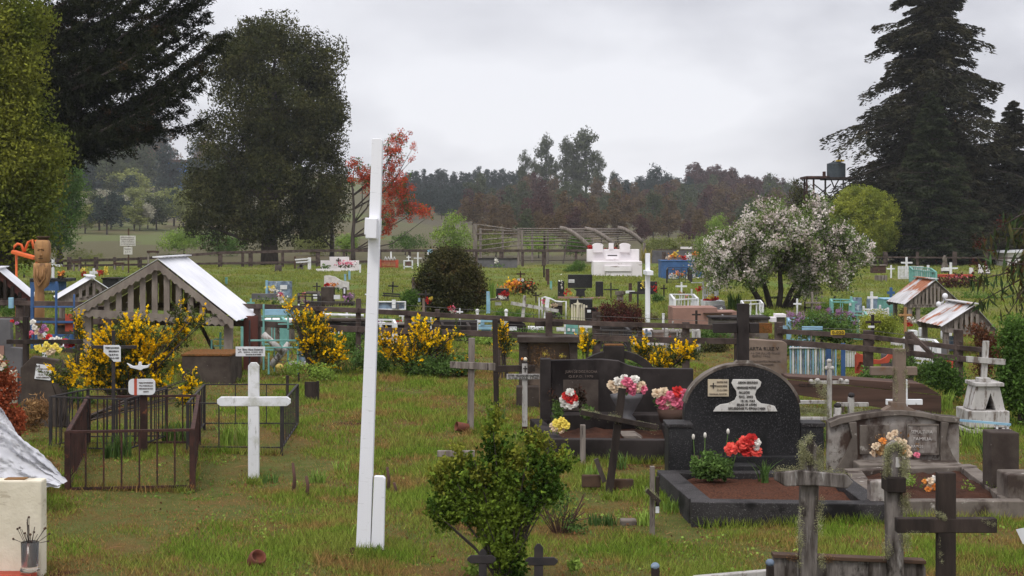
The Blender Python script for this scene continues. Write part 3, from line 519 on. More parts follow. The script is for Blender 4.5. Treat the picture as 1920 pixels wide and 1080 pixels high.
# ---------------- generic grave builders ----------------
def at3(px,py,Y): return Vector(((px-960)*Y/F,Y,H+(HZ-py)*Y/F))
def cross(label,px,py,top,ax0,ax1,ay,uw,aw,m,dep=.04,name='cross',cat='cross',group=None,ry=0,rz=0,tip=0,at=None,bev=.003,ady=0,slant=0):
    t=T(name,label,cat,px,py,group,rz=rz,ry=ry,at=at); h=uw/2; k=tip
    t.poly('upright',m,[(px-h,py+6),(px+h,py+6),(px+h,top+k),(px+h-k*.8,top),(px-h+k*.8,top),(px-h,top+k)] if k else [(px-h,py+6),(px+h,py+6),(px+h,top),(px-h,top)],0,dep,bev)
    a=aw/2; s=slant
    t.poly('crossbar',m,[(ax0+k,ay-a-s),(ax1-k,ay-a+s),(ax1,ay-a+k*.8+s),(ax1,ay+a-k*.8+s),(ax1-k,ay+a+s),(ax0+k,ay+a-s),(ax0,ay+a-k*.8-s),(ax0,ay-a+k*.8-s)] if k else [(ax0,ay-a-s),(ax1,ay-a+s),(ax1,ay+a+s),(ax0,ay+a-s)],-.003,dep+.003 if ady==0 else dep*.6,bev)
    return t
def arm_lettering(t,m,lines,x0,x1,y0,dy,h,d):
    for i,l in enumerate(lines): t.text('lettering',m,l,x0,x1,y0+i*dy,h,d)
def kerb(name,label,cat,cor,h,wd,m,soil=None,group=None,sub=.6,t=None):
    """cor: top corners front-left, front-right, back-right, back-left in pixels"""
    P=[W(x,y,h) for x,y in cor]; o=P[0].copy(); o.z=0
    if t is None: t=T(name,label,cat,cor[0][0],cor[0][1],group,at=o)
    else: o=t.p
    for i,nm in enumerate(('front_kerb','side_kerb','back_kerb','side_kerb')):
        a=P[i]-o; b=P[(i+1)%4]-o; a.z=b.z=(h-.08)/2-o.z; e=.002*(i%2)
        if i%2: u=(b-a).normalized()*wd*.5; a+=u; b-=u
        else: u=(b-a).normalized()*wd*.5; a-=u; b+=u
        MB().bar(a,b,wd,h+.08-e,(0,0,1)).build(nm,m,t.o,bev=.008)
    if soil:
        V=[p-o for p in P]; n=14; rd=random.Random(int(cor[0][0])); vs=[]; 
        for i in range(n+1):
            for j in range(n+1):
                q=V[0].lerp(V[1],j/n).lerp(V[3].lerp(V[2],j/n),i/n); q.z=h*sub+rd.uniform(-.02,.025)+.03*math.sin(PI*i/n)*math.sin(PI*j/n); vs.append(q)
        MB().add(vs,[(i*(n+1)+j,i*(n+1)+j+1,(i+1)*(n+1)+j+1,(i+1)*(n+1)+j) for i in range(n) for j in range(n)]).build('soil',soil,t.o,smooth=True)
    return t
def railing(name,label,cat,cor,h,m,step=.13,w=.014,group=None,rail=.02,low=.06,bent=0,sides=(0,1,2,3)):
    P=[W(x,y,h) for x,y in cor]; o=P[0].copy(); o.z=0; t=T(name,label,cat,cor[0][0],cor[0][1],group,at=o); n=len(P)
    for i in sides:
        a=P[i]-o; b=P[(i+1)%n]-o; L_=(b-a).length; k=max(2,int(L_/step)); q=MB()
        q.bar(a,b,rail,rail*.6)
        lo=Vector((0,0,-(h-low))); q.bar(a+lo,b+lo,rail*.8,rail*.6)
        for j in range(1,k): p=a.lerp(b,j/k); q.bar(p,p+lo,w,w*.6,(b-a))
        q.build('side_panel',m,t.o)
    for i in range(n):
        a=P[i]-o; MB().bar(a+Vector((0,0,.004)),Vector((a.x,a.y,-.05)),rail*1.3,rail*1.3,(0,1,0)).build('post',m,t.o)
    return t
def bloom(b,c,r,n=16,ax=(0,-.75,.65),seed=0):
    rd=random.Random(seed); ax=Vector(ax).normalized(); u=ax.cross(Vector((1,0,0))).normalized(); v=ax.cross(u); c=Vector(c)
    for i in range(n):
        t=(i+.5)/n; th=.12+1.45*math.sqrt(t); az=i*2.4+rd.uniform(-.2,.2); rad=u*math.cos(az)+v*math.sin(az); d=ax*math.cos(th)+rad*math.sin(th); sd=d.cross(ax).normalized(); rr=r*rd.uniform(.85,1.12)
        nrm=sd.cross(d); wd=rr*(.22+.25*t); bs=c+d*rr*.12; md=c+d*rr*.62+nrm*rr*.05; tp=c+d*rr-nrm*rr*.14*rd.uniform(.2,1.6)
        b.add([bs-sd*wd*.35,bs+sd*wd*.35,md+sd*wd,tp+sd*wd*.6,tp-sd*wd*.6,md-sd*wd],[(0,1,2,5),(5,2,3,4)])
def bouquet(label,px,py,Y,fl,green=L_green,group=None,name='flower_bouquet',cat='flowers',n=16,lf=60,lr=1.0,stem=None,vase=None):
    p=at3(px,py,Y); t=T(name,label,cat,px,py,group,at=p); rd=random.Random(px)
    for i,(x,y,r,m) in enumerate(fl):
        b=MB(); d=rd.uniform(-.5,.5)*r*t.s-.02; bloom(b,t.P(x,y,d),r*t.s,n,(rd.uniform(-.5,.5),-.8,.5+rd.uniform(-.3,.4)),seed=i+px); o=b.build('flower',m,t.o)
    if stem: t.tube('stem',M_trunk,[[(px,py,0),((px+fl[0][0])/2,(py+fl[0][1])/2,.0),(fl[0][0],fl[0][1],0)]],.006)
    if lf:
        xs=[f[0] for f in fl]; ysx=[f[1] for f in fl]; w_=max(8,(max(xs)-min(xs))/2+6)
        foliage(t,'leaves',green,[((min(xs)+max(xs))/2,(min(ysx)+max(ysx))/2+4,w_*.85,max(5,(max(ysx)-min(ysx))/2+3))],max(3,lf//8),8,.04*lr,min(.05,8*t.s)*lr,seed=px,bias=.6,yf=.5) if 0 else _bl(t,green,(min(xs)+max(xs))/2,(min(ysx)+max(ysx))/2+3,w_,max(6,(max(ysx)-min(ysx))/2+4),lf,lr,px)
    return t
def _bl(t,m,cx,cy,rx,ry,n,lr,seed):
    r=np.random.default_rng(int(seed)); s=t.s; d=r.normal(size=(n,3)); d/=np.linalg.norm(d,axis=1)[:,None]
    P=np.stack([(cx-t.px)*s+d[:,0]*rx*s,.03+d[:,1]*rx*s*.4,(t.py-cy)*s+d[:,2]*ry*s],1); V,Fa=cards(P,max(.03,7*s)*lr,r,.45,dirs=d); link('leaves',np_mesh('leaves',V,Fa,m),t.o)
def lichen(t,paths,n,sz,seed,m=None,sp=5,d=0.0):
    paths=[(a,b_,c,e,int(k*1.7)) for a,b_,c,e,k in paths]; n=int(n*2.6); sz*=.72
    """tufts of lichen growing along edges given in pixels"""
    r=np.random.default_rng(seed); Ps=[]
    for (x0,y0,x1,y1,k) in paths:
        c=np.array([list(t.P(x0+(x1-x0)*u+q,y0+(y1-y0)*u,d)) for u,q in zip(r.random(k),r.normal(size=k)*sp*.4)])
        Ps.append((c[:,None,:]+r.normal(size=(k,n,3))*np.array([1,.5,1.5])*sz*1.2).reshape(-1,3))
    P=np.concatenate(Ps); V,Fa=cards(P,sz,r,.4); return link('lichen',np_mesh('lichen',V,Fa,m or M_lichen),t.o)
def shelter(label,px,py,apex,lf,rt,ridge,m_roof,m_wood,posts,beam=6,pick=9,scal=True,barge=None,group=None,back=True,ov=.10,pw=.1,beamy=None,pk=.03):
    """open gabled grave shelter; ridge = (dx,dy) metres from front gable to back; pixels for the front gable"""
    t=T('grave_shelter',label,'grave shelter',px,py,group); R=Vector((ridge[0],ridge[1],0)); A=t.P(*apex); Lf=t.P(*lf); Rt=t.P(*rt); th=.03
    f=-.10*R.normalized()
    for nm,E_ in (('roof_slope',Lf),('roof_slope',Rt)):
        b=MB(); nr=14; up=Vector((0,0,th)); vs=[]
        for i in range(nr+1):
            q=A.lerp(E_,0).copy(); o=f+R*(i/nr)*(1+.1/R.length); z=.012*(i%2)
            for u in (0,.5,1.04): vs.append(A.lerp(E_,u)+o+up+Vector((0,0,z)))
        b.add(vs,[(i*3+j,i*3+j+1,(i+1)*3+j+1,(i+1)*3+j) for i in range(nr) for j in range(2)]); o=b.build(nm,m_roof,t.o); so_=o.modifiers.new('s','SOLIDIFY'); so_.thickness=.006; so_.offset=1
    MB().bar(A+f+Vector((0,0,th+.03)),A+R+Vector((0,0,th+.03)),.16,.02).build('ridge_cap',m_roof,t.o)
    for gi,off in enumerate((Vector((0,0,0)),R)):
        if gi and not back: continue
        nm='gable'; 
        for E_ in (Lf,Rt):
            b=MB(); L_=(E_-A).length; k=int(L_/.055) if scal and not gi else 1; d=(E_-A)/L_; dn=Vector((0,0,-1)); w=.115
            if scal and not gi:
                pts=[A+dn*.0]; 
                q=[Vector(A),Vector(E_)]; low=[]
                for i in range(k+1): low.append(E_.lerp(A,i/k)+dn*(w+(.035 if i%2 else 0)))
                P2=[(v.x,v.z) for v in q+low]; b.prism(P2,-.125,-.102)
            else: b.bar(A+off+dn*.06,E_+off+dn*.06,.03,.12)
            b.build('barge_board',barge or m_wood,t.o)
        lo=Lf.lerp(A,.10)+off; ro=Rt.lerp(A,.10)+off; bz=min(lo.z,ro.z)-.02 if beamy is None else t.Z(beamy); lo.z+=-.02; ro.z-=.02
        if scal and not gi:
            k=int((ro-lo).length/.055); low=[]
            for i in range(k+1): v=ro.lerp(lo,i/k); low.append((v.x,v.z-.13-(.035 if i%2 else 0)))
            MB().prism([(lo.x,lo.z-.03),(ro.x,ro.z-.03)]+low,-.10,-.075).build('tie_beam',m_wood,t.o)
        else: MB().bar(lo+Vector((0,0,-.07)),ro+Vector((0,0,-.07)),.05,.09).build('tie_beam',m_wood,t.o)
        pn=pick+(9 if gi else 0)
        for i in range(1,pn+1):
            u=i/(pn+1); p=lo.lerp(ro,u); ex=(A.x-Lf.x)/(Rt.x-Lf.x); tt=(p.x-off.x-Lf.x)/(Rt.x-Lf.x); z=Lf.z+(A.z-Lf.z)*(tt/ex) if tt<ex else Rt.z+(A.z-Rt.z)*(1-tt)/(1-ex)
            if z-p.z>.12: MB().box(p.x-pk,p.x+pk,p.y-.02-.03*(gi==0),p.y+.005-.03*(gi==0),p.z-.05,z-.05).build('picket',m_wood,t.o)
    for (x,d) in posts:
        X=t.X(x)+R.x*d; tt=(t.X(x)-Lf.x)/(Rt.x-Lf.x); ex=(A.x-Lf.x)/(Rt.x-Lf.x); z=Lf.z+(A.z-Lf.z)*min(1,tt/ex) if tt<ex else Rt.z+(A.z-Rt.z)*(1-tt)/(1-ex)
        MB().box(X-pw/2,X+pw/2,R.y*d+.01,R.y*d+pw,-.1,max(z,.3)-.02).build('post',m_wood,t.o,bev=.004)
    return t
# ---------------- white post cross seen edge on ----------------
t=T('tall_cross','tall white wooden cross seen edge on with short prop board at its foot','cross',681,1035,ry=math.radians(2.45))
s=t.s
t.poly('upright',M_wpure,[(667,1045),(694,1045),(689,640),(684,262),(680,258),(664,260),(667,640)],0,.085,.004)
MB().box(t.X(663),t.X(683),-.12,.20,t.Z(447),t.Z(409)).build('crossbar',M_wpure,t.o,bev=.006)
MB().box(t.X(652),t.X(680),.21,.42,t.Z(441),t.Z(408)).build('crossbar_end',M_wpure,t.o,bev=.006)
t.poly('prop_board',M_wpure,[(695,1042),(719,1042),(716,897),(712,893),(695,893)],.01,.075,.004)
MB().ball((t.X(686),.0,-.03),.22,.16,.06).build('loose_earth',M_soil,t.o,smooth=True)
t=cross('small white painted wooden cross with pointed arms in front of the railings',475,898,680,407,544,753,20,17,M_white,dep=.05,tip=6)
# plaques on stakes
t=T('memorial_plaque','small white rectangular plaque on a thin black stake behind the white wooden cross','plaque',467,800)
t.box('stake',M_iron,[(466,469,600,805,.01,.025)],0); t.box('panel',M_plaq,[(442,497,650,668,-.006,.006)],.001)
for tx,x0,x1,y,h in [('Elena Olave Gutierrez',455,493,655.3,3.4),('Q.E.P.D. 12 NOV. 2010',457,493,660,1.8),('Recuerdo de la Familia',461,490,664.5,2.6)]: t.text('lettering',M_ink,tx,x0,x1,y,h,-.009)
t.tube('emblem',M_ink2,[[(446,654,-.009),(449,656,-.009),(452,655,-.009)],[(447,661,-.009),(450,659,-.009),(453,660,-.009)]],.004,n=4)
t=T('dove_plaque','rounded white plaque with white dove figure above it inside the railings','plaque',268,850)
t.box('post',M_rust,[(262,275,738,852,.0,.05)])
def rr(x0,x1,y0,y1,r): 
    o=[]
    for cx,cy,a0 in ((x1-r,y0+r,-90),(x1-r,y1-r,0),(x0+r,y1-r,90),(x0+r,y0+r,180)):
        for k in range(5): a=math.radians(a0+k*22.5); o.append((cx+r*math.cos(a),cy+r*math.sin(a)))
    return o
t.poly('panel',M_plaq,rr(242,292,710,740,8),-.03,-.012,.002)
t.box('ribbon',M_redp,[(253,258,709.5,740.5,-.034,-.0305)],0)
for i,tx in enumerate(['NUNCA TE OLVIDAREMOS','TU FAMILIA','DESCANSA EN PAZ','2009']): t.text('lettering',M_ink2,tx,262+(i==3)*8,288-(i==3)*8,717+i*5.5,2,-.034)
t.poly('dove',M_plaq,[(239,680),(251,686),(260,685),(262,678),(266,678),(267,685),(276,685),(284,681),(279,689),(270,691),(266,694),(259,692),(246,689)],-.04,-.01,.004)
t.tube('flower_stem',M_totdk,[[(262,710,-.02),(257,702,-.02),(263,695,-.02)],[(264,710,-.02),(270,700,-.02),(265,694,-.02)]],.008)
t=cross('thin black metal cross with shield shaped white plaque in front of the yellow broom',212,850,620,172,255,651,6,6,M_iron,dep=.03)
t.poly('plaque',M_plaq,[(195,647),(223,647),(227,651),(227,678),(214,678),(207,670),(195,660)],-.02,-.006,.001)
for i,tx in enumerate(['FERNANDO','SEPULVEDA M.','Q.E.P.D.','10-5-1987']): t.text('lettering',M_ink,tx,199+(i>0)*6+(i>2)*3,224,652+i*6.4,3,-.022)
# ---------------- railings ----------------
railing('grave_railing','rusty flat iron grave railing with wide corner plates nearest the camera','railing',[(127,810),(361,806),(372,742),(165,744)],.515,M_rust,step=.145,w=.022,rail=.035,low=.03)
tt=T('corner_plates','x','x',127,916); C.objects.unlink(tt.o); D.objects.remove(tt.o)
railing('grave_railing','black thin barred railing behind the left half of the rusty railing','railing',[(95,744),(236,749),(312,729),(165,730)],.56,M_iron,step=.10,w=.012,rail=.022)
railing('grave_railing','low black railing behind the small white painted cross','railing',[(352,756),(528,757),(558,721),(383,721)],.50,M_iron,step=.30,w=.016,rail=.022,sides=(0,2,3))
t=T('railing_side','x','x',528,850); D.objects.remove(t.o)
# dense right side of the third railing
r3=[o for o in D.objects if o.get('label')=='low black railing behind the small white painted cross'][0]
a=W(528,757,.5)-r3.location; b_=W(558,721,.5)-r3.location; q=MB(); q.bar(a,b_,.022,.014); q.bar(a-Vector((0,0,.44)),b_-Vector((0,0,.44)),.02,.012)
for j in range(1,8): p=a.lerp(b_,j/8); q.bar(p,p-Vector((0,0,.46)),.016,.010,(b_-a))
q.build('side_panel',M_iron,r3)
# corner plates of the nearest railing
r1=[o for o in D.objects if o.get('label','').startswith('rusty flat iron')][0]
for c0,c1 in (((127,810),(165,744)),((361,806),(372,742))):
    a=W(*c0,.515)-r1.location; b_=W(*c1,.515)-r1.location
    q=MB(); u=(b_-a)
    for k in range(26): p=a+u*(k+.5)/26; q.bar(p,p-Vector((0,0,.46)),.02,.03,u)
    q.build('side_bars',M_rust,r1)
# low wooden stub behind the third railing
t=T('wooden_stub','short dark wooden stubs with a cross piece right of the low black railing','wood stub',580,752); t.box('board',M_wooddk,[(571,596,716,752,0,.04)]); t.box('post',M_wooddk,[(536,541,704,745,0,.04),(594,599,714,752,-.045,-.005)])
for x,y0,y1,lb in [(550,868,925,'thin reddish stake in the grass left of the white post'),(575,893,930,'short reddish stake in the grass nearer the white post'),(727,876,925,'crooked reddish stake right of the white post'),(740,905,930,'small leaning twig stake right of the crooked stake')]:
    t=T('stake',lb,'stake',x,y1); t.tube('shaft',M_trunkr,[[(x,y1+5,0),(x+2,(y0+y1)/2,.01),(x-1,y0,0)]],[.018,.014,.012])
# ---------------- cream block, vase, plastic, dried flowers ----------------
t=T('plaster_block','cream plastered block with chipped paint at the bottom left corner','grave block',20,1083)
MB().box(t.X(-80),t.X(78),0,.12,-.1,t.Z(901)).build('body',M_cream,t.o,bev=.012)
MB().box(t.X(-80),t.X(70),-.14,-.003,-.1,.045).build('brick_ledge',M_redp,t.o,bev=.006)
MB().box(t.X(6),t.X(44),.02,.1,t.Z(901)+.001,t.Z(899)).build('debris',M_straw,t.o)
GL=D.materials.new('dusty_glass'); GL.use_nodes=True; p=GL.node_tree.nodes['Principled BSDF']; p.inputs['Base Color'].default_value=(.92,.92,.90,1); p.inputs['Roughness'].default_value=.12; p.inputs['Transmission Weight'].default_value=.96; p.inputs['IOR'].default_value=1.3
t=T('glass_vase','glass vase of dried brown stems on the ledge by the cream block','vase',56,1078,at=at3(56,1072,G(56,1083).y-.09)); s=t.s
MB().lathe([(.045,0),(.062,.004),(.060,.02),(.052,.03),(.056,.19),(.053,.19),(.048,.035),(.01,.03)],n=20).build('glass',GL,t.o,smooth=True)
MB().lathe([(.03,.04),(.04,.06),(.042,.14),(.01,.145)],n=12).build('dirty_water',M_totdk,t.o,smooth=True)
rd=random.Random(2); b=MB(); hd=MB()
for k in range(22):
    a=rd.uniform(-1,1); e=Vector((a*.11,rd.uniform(-.06,.06),rd.uniform(.25,.36)-abs(a)*.08)); b.tube([(a*.02,0,.05),(a*.04,0,.18),e],.0022,4)
    if k%2: hd.ball(e,.008,n=6)
b.build('dried_stems',M_trunk,t.o); hd.build('seed_heads',M_totdk,t.o)
def sheet(label,x0,x1,y0,y1,Y,seed,m,dy=.5,name='plastic_sheet',prof=None):
    r=np.random.default_rng(seed); t=T(name,label,'plastic sheet',(x0+x1)/2,y1,at=at3((x0+x1)/2,y1,Y)); n=40; vs=[]
    for i in range(n+1):
        for j in range(n+1):
            u=j/n; v=i/n; x=x0+(x1-x0)*u; top=prof(u) if prof else y0; y=top+(y1-top)*v
            d=-.25*v+.045*math.sin(9*v+2.2*math.sin(3.1*u+seed))+.028*math.sin(23*v+2*math.sin(5*u)+seed)+.012*math.sin(41*v+7*u)+.02*r.normal()*.5
            vs.append(t.P(x+3*math.sin(v*9+u*4),y+1.5*math.sin(u*8+v*5),d))
    MB().add(vs,[(i*(n+1)+j,i*(n+1)+j+1,(i+1)*(n+1)+j+1,(i+1)*(n+1)+j) for i in range(n) for j in range(n)]).build('film',m,t.o,smooth=True); return t
Yp=12.6
sheet('crumpled white plastic sheet spilling down towards the rusty railing',-30,126,0,905,Yp,3,M_sheet,prof=lambda u:[790,778,800,826,846,868,900][min(6,int(u*6))]*(1-(u*6)%1)+[790,778,800,826,846,868,900][min(6,int(u*6)+1)]*((u*6)%1))
sheet('torn white plastic wrapped round the dried orange flowers at the left edge',-40,34,0,850,12.9,5,M_sheet,prof=lambda u:748+70*u*u)
t=T('dried_wreath','tall heap of dried orange flowers at the left edge','dried flowers',10,900,at=at3(10,905,13.1)); foliage(t,'dried_flowers',M_orgdry,[(5,720,28,40),(15,770,28,42),(0,690,16,20),(36,790,9,22)],130,30,.05,.035,41,bias=.5,yf=.6)
foliage(t,'straw',M_straw,[(70,880,38,22),(40,860,30,15),(15,845,25,26)],90,30,.05,.05,42,bias=.6,asp=.2,yf=.6)
bouquet('dirty white button flowers at the left edge above the orange heap',8,690,13.0,[(2,670,6,L_c),(8,684,6,L_c),(3,692,5,L_w),(-4,680,6,L_c)])
t=T('dry_plant','clump of dry brown fern fronds left of the railings','plant',72,830); foliage(t,'fronds',M_straw,[(70,770,26,22),(60,790,24,25)],60,24,.06,.06,43,asp=.2)
t=T('tin_can','rusty round tin lying in the lawn at the bottom left','tin can',476,1064); b=MB(); b.lathe([(.045,0),(.056,.012),(.058,.075),(.052,.095),(.044,.1),(.042,.06),(.01,.05)],n=18); o=b.build('can',M_tin,t.o,smooth=True); o.rotation_euler=(math.radians(50),0,math.radians(30)); o.location=(0,.03,.02)
t=T('tin_can','rusty open tin lying on its side by the foot of the grey wooden cross','tin can',865,812); b=MB(); b.lathe([(.05,0),(.052,.14),(.047,.14),(.045,.02),(.01,.02)],n=18); o=b.build('can',M_tin,t.o,smooth=True); o.rotation_euler=(0,math.radians(-78),math.radians(25)); o.location=(.07,0,.055)
# ---------------- left group behind the railings ----------------
t=T('stepped_headstone','tall grey cement stepped headstone at the left edge','headstone',10,760); t.poly('slab',M_grey,[(-60,765),(-60,598),(20,598),(20,651),(41,653),(41,765)],0,.12,.008); t.box('plaque',M_pink,[(-6,8,648,667,-.012,-.001)],.001); t.box('footing',M_cream,[(10,34,693,765,-.35,-.02)],.008)
t=T('dark_headstone','dark stained headstone with white page shaped plaque at the left','headstone',80,800); t.poly('slab',M_concd,[(38,805),(38,690),(60,668),(112,676),(120,700),(120,805)],0,.14,.01)
t.poly('plaque',M_plaq,[(69,682),(98,686),(95,713),(65,710)],-.014,-.001,.001)
t.text('lettering',M_ink,'M',69,75,687,5,-.017)
for i,tx in enumerate(['MARIA LUISA','Q.E.P.D.','12-8-1961','RECUERDO']): t.text('lettering',M_ink2,tx,72-(i>2)*3,93,691.5+i*5.3,2.6,-.017)
t=cross('dark wooden cross with thick arms between the grey headstone and the bouquets',47,775,594,12,150,641,9,8,M_wooddk,dep=.07)
bouquet('cream yellow daisies in front of the dark wooden cross',96,668,19.0,[(72,652,7,L_y),(82,656,7,L_y),(92,652,8,L_y),(100,657,8,L_c),(88,646,6,L_y),(104,650,7,L_y),(94,661,7,L_c),(110,656,6,L_y)])
bouquet('red and white carnations at the end of the dark wooden arm',115,652,19.6,[(92,633,7,L_r),(100,638,7,L_w),(108,636,6,L_w),(115,641,8,L_w),(123,641,8,L_r),(126,648,6,L_p),(135,647,7,L_r),(112,646,6,L_w)])
bouquet('faded pink and violet cloth flowers beside the white pin shaped cross',70,640,20.5,[(62,604,6,L_w),(66,614,6,L_w),(58,625,6,L_p),(72,622,7,L_c),(80,620,6,L_lil),(76,630,6,L_c),(84,612,5,L_lil),(33,606,4,L_lil),(24,602,4,L_r),(55,632,5,L_r),(88,618,5,L_p)])
t=T('white_cross','small white cross with round knob ends bound with pink ribbon','cross',83,660,at=at3(83,690,21)); t.box('upright',M_white,[(79,87,590,690,0,.04)]); t.box('crossbar',M_white,[(84,116,617,624,-.004,.036)]); b=MB(); b.ball(t.P(83,587,.02),.04); b.ball(t.P(118,620,.02),.037); b.build('knob',M_white,t.o,smooth=True); t.box('ribbon',M_redp,[(78,88,603,610,-.008,.045)])
t=T('blue_railing','blue painted grave railing behind the carved figure','railing',100,690,at=at3(100,672,26)); t.box('post',M_blue,[(57,62,548,672,0,.06),(103,106,546,672,0,.06),(137,139,570,672,0,.06)]); t.box('rail',M_blue,[(56,140,592,595,.01,.05),(56,140,620,624,.01,.05),(64,136,645,672,.02,.04)])
t.box('plank',M_redp,[(120,137,607,640,.061,.08)])
t.box('cloth',M_lblue,[(16,24,576,596,-.01,.05)])
# carved wooden figure
t=T('carved_figure','tall honey coloured carved wooden figure with flat hat and stern face','wood carving',79,655,at=at3(79,650,31)); s=t.s
def ring(L_,m,nm,n=20,par=None):
    b=MB(); vs=[]
    for (y,rx,ry,cx) in L_:
        for j in range(n):
            a=2*PI*j/n; e=.8; vs.append((t.X(cx)+rx*s*abs(math.cos(a))**e*(1 if math.cos(a)>0 else -1),ry*s*abs(math.sin(a))**e*(1 if math.sin(a)>0 else -1),t.Z(y)))
    k=len(L_); b.add(vs,[(i*n+j,i*n+(j+1)%n,(i+1)*n+(j+1)%n,(i+1)*n+j) for i in range(k-1) for j in range(n)]+[tuple(range(n-1,-1,-1)),tuple(range((k-1)*n,k*n))]); return b.build(nm,m,par or t.o,smooth=True)
ring([(660,9,9,74),(560,9,9,74),(548,8,8,74),(540,13,11,78),(520,16,13,79),(504,16,13,79),(498,15,12,79)],M_totem,'body')
ring([(497,11,9,80),(495,13,11,80),(480,15,13,80),(465,15,13,80),(458,13,12,80),(455,11,10,80)],M_totem,'head')
ring([(455.5,9,9,81),(451,9,9,81),(450.9,12,11,81),(448,12,11,81)],M_totdk,'hat')
b=MB(); b.bar(t.P(74,471,-13.6*s),t.P(86,471,-13.6*s),.02,.03,(0,1,0)); b.prism([(t.X(80),t.Z(471)),(t.X(83.5),t.Z(484)),(t.X(77.5),t.Z(484))],-.17,-.12); b.build('brow_and_nose',M_totem,t.o,bev=.006)
b=MB(); 
for x in (75.5,85): b.ball(t.P(x,474.5,-12.6*s),.018,.012,.008)
b.bar(t.P(76,489.5,-13*s),t.P(84,489.5,-13*s),.015,.012,(0,1,0)); b.build('eyes_and_mouth',M_totdk,t.o)
t.tube('carved_arms',M_totem,[[(68,506,-.12),(68,525,-.145),(76,541,-.13),(88,528,-.145),(90,506,-.12)],[(74,510,-.135),(74,522,-.145),(79,532,-.14),(84,522,-.145),(84,510,-.135)]],.018)
t=T('playground_slide','bright orange playground slide and climbing arch beyond the back fence at the left','slide',45,515,at=at3(45,515,38)); s=t.s
b=MB(); b.bar(t.P(24,472,0),t.P(66,484,0),.09,.3,(0,1,0)); b.build('slide_bed',M_orange,t.o,bev=.02)
t.tube('arch_rail',M_orange,[[(25,472,0),(27,462,0),(33,457,0),(40,459,0),(45,472,0)],[(46,471,0),(53,454,0),(60,450,0),(63,466,0)],[(53,454,.3),(60,470,.3)],[(60,450,.3),(66,472,.3)]],.032)
t.tube('leg',M_orange,[[(26,473,.2),(26,612,.2)],[(64,484,.2),(64,612,.2)]],.03)
t=T('sign_post','two small weathered notice boards on a thin post at the back left','sign',240,512); t.box('post',M_totdk,[(239,241.5,428,515,.05,.12)]); t.box('board',M_marb,[(225,254,442,461,-.02,.04)]); t.box('board',M_marb,[(232,248,463,477,-.02,.04)])
for i in range(4): t.text('lettering',M_ink2,['BIENVENIDOS AL','CEMENTERIO','CUIDE SU ENTORNO','NO BOTAR BASURA'][i],227,252,445+i*4.3,2.2,-.03)
t.text('lettering',M_ink2,'HORARIO',234,246,467,2.5,-.03); t.text('lettering',M_ink2,'8 A 18',235,245,472.5,2.5,-.03)
# ---------------- shelters ----------------
sh=shelter('large grey wooden grave shelter with scalloped gable and bright tin roof',292,705,(298,489),(141,582),(440,601),(0,2.15),M_roof,M_trim,[(163,0),(427,0),(440,1),(165,1)],pick=11,group='gabled grave shelters',pw=.13,pk=.045)
sh.box('red_board',M_redbr,[(438,466,598,708,.9,.96)]); sh.bars('brace',M_wooddk,[(352,610,398,700)],.05,.05,dep=.9); sh.bars('side_beam',M_fence,[(430,603,432,604)],.06,.06)
t=T('concrete_tomb','mossy box shaped concrete tomb under the right side of the large shelter','tomb',386,718,at=at3(386,722,23.2)); t.box('box',M_concd,[(341,432,664,722,0,1.0)],.01); t.box('mossy_lid',M_moss,[(339,434,660,664,-.01,1.02)],.006)
shelter('small shelter with white roof and red brown barge board at the left edge',-5,648,(-4,508),(-80,560),(58,560),(-.37,1.6),M_roof,M_wooddk,[(-50,0),(50,0),(50,1)],pick=8,scal=False,barge=M_redbr,group='gabled grave shelters')
shelter('small weathered shelter with white left roof slope beside the carved figure',150,640,(172,524),(108,562),(206,546),(-.5,1.5),M_roof,M_wood,[(115,0),(200,0),(200,1)],pick=6,scal=False,group='gabled grave shelters')
shelter('rust streaked tin shelter farther back on the right',1750,606,(1752,527),(1696,571),(1800,570),(0,1.8),M_rroof,M_wood,[(1707,0),(1712,1),(1790,0),(1722,0)],pick=12,scal=False,group='gabled grave shelters')
shelter('low shelter with half rusted tin roof nearer on the right',1812,668,(1824,575),(1765,613),(1866,622),(0,1.67),M_rroof,M_wood,[(1775,0),(1858,0),(1780,1)],pick=8,scal=False,group='gabled grave shelters')
# ---------------- fences ----------------
def fence(name,label,posts,base,rails,m,pw,ph,wires=(),rw=.04,rh=.1,post_m=None,yfix=None):
    """posts px list with top y; base: px->ground y; rails: list of px->y polylines"""
    fb=lambda x:float(np.interp(x,*zip(*base))); p0=W(posts[0][0],fb(posts[0][0])); t=T(name,label,'fence',0,0,at=p0); o=p0
    def Pt(x,y): Y=H*F/(fb(x)-HZ); return Vector(((x-960)*Y/F,Y,H+(HZ-y)*Y/F))-o
    for x,top,wd in posts:
        a=Pt(x,top); g_=float(gz(a.x+o.x,a.y+o.y)); w2=wd*(a.y+o.y)/F/2; MB().box(a.x-w2,a.x+w2,a.y-.05,a.y+.06,g_-.1-o.z,a.z).build('post',post_m or m,t.o,bev=.006)
    for R_ in rails:
        xs=[q[0] for q in R_['p']]; ysx=[q[1] for q in R_['p']]; cuts=[xs[0]]+[p[0] for p in posts if xs[0]+5<p[0]<xs[-1]-5]+[xs[-1]]
        for a,b in zip(cuts,cuts[1:]):
            P=Pt(a,float(np.interp(a,xs,ysx))); Q=Pt(b,float(np.interp(b,xs,ysx))); k=Vector((0,-.075,0)); MB().bar(P+k,Q+k,rw,R_['h']*(P.y+o.y)/F).build('rail',m,t.o,bev=.005)
    for wl in wires:
        b=MB()
        for (x0,y0),(x1,y1) in zip(wl,wl[1:]): b.bar(Pt(x0,y0)+Vector((0,-.06,0)),Pt(x1,y1)+Vector((0,-.06,0)),.006,.006)
        b.build('wire',M_wire,t.o)
    return t
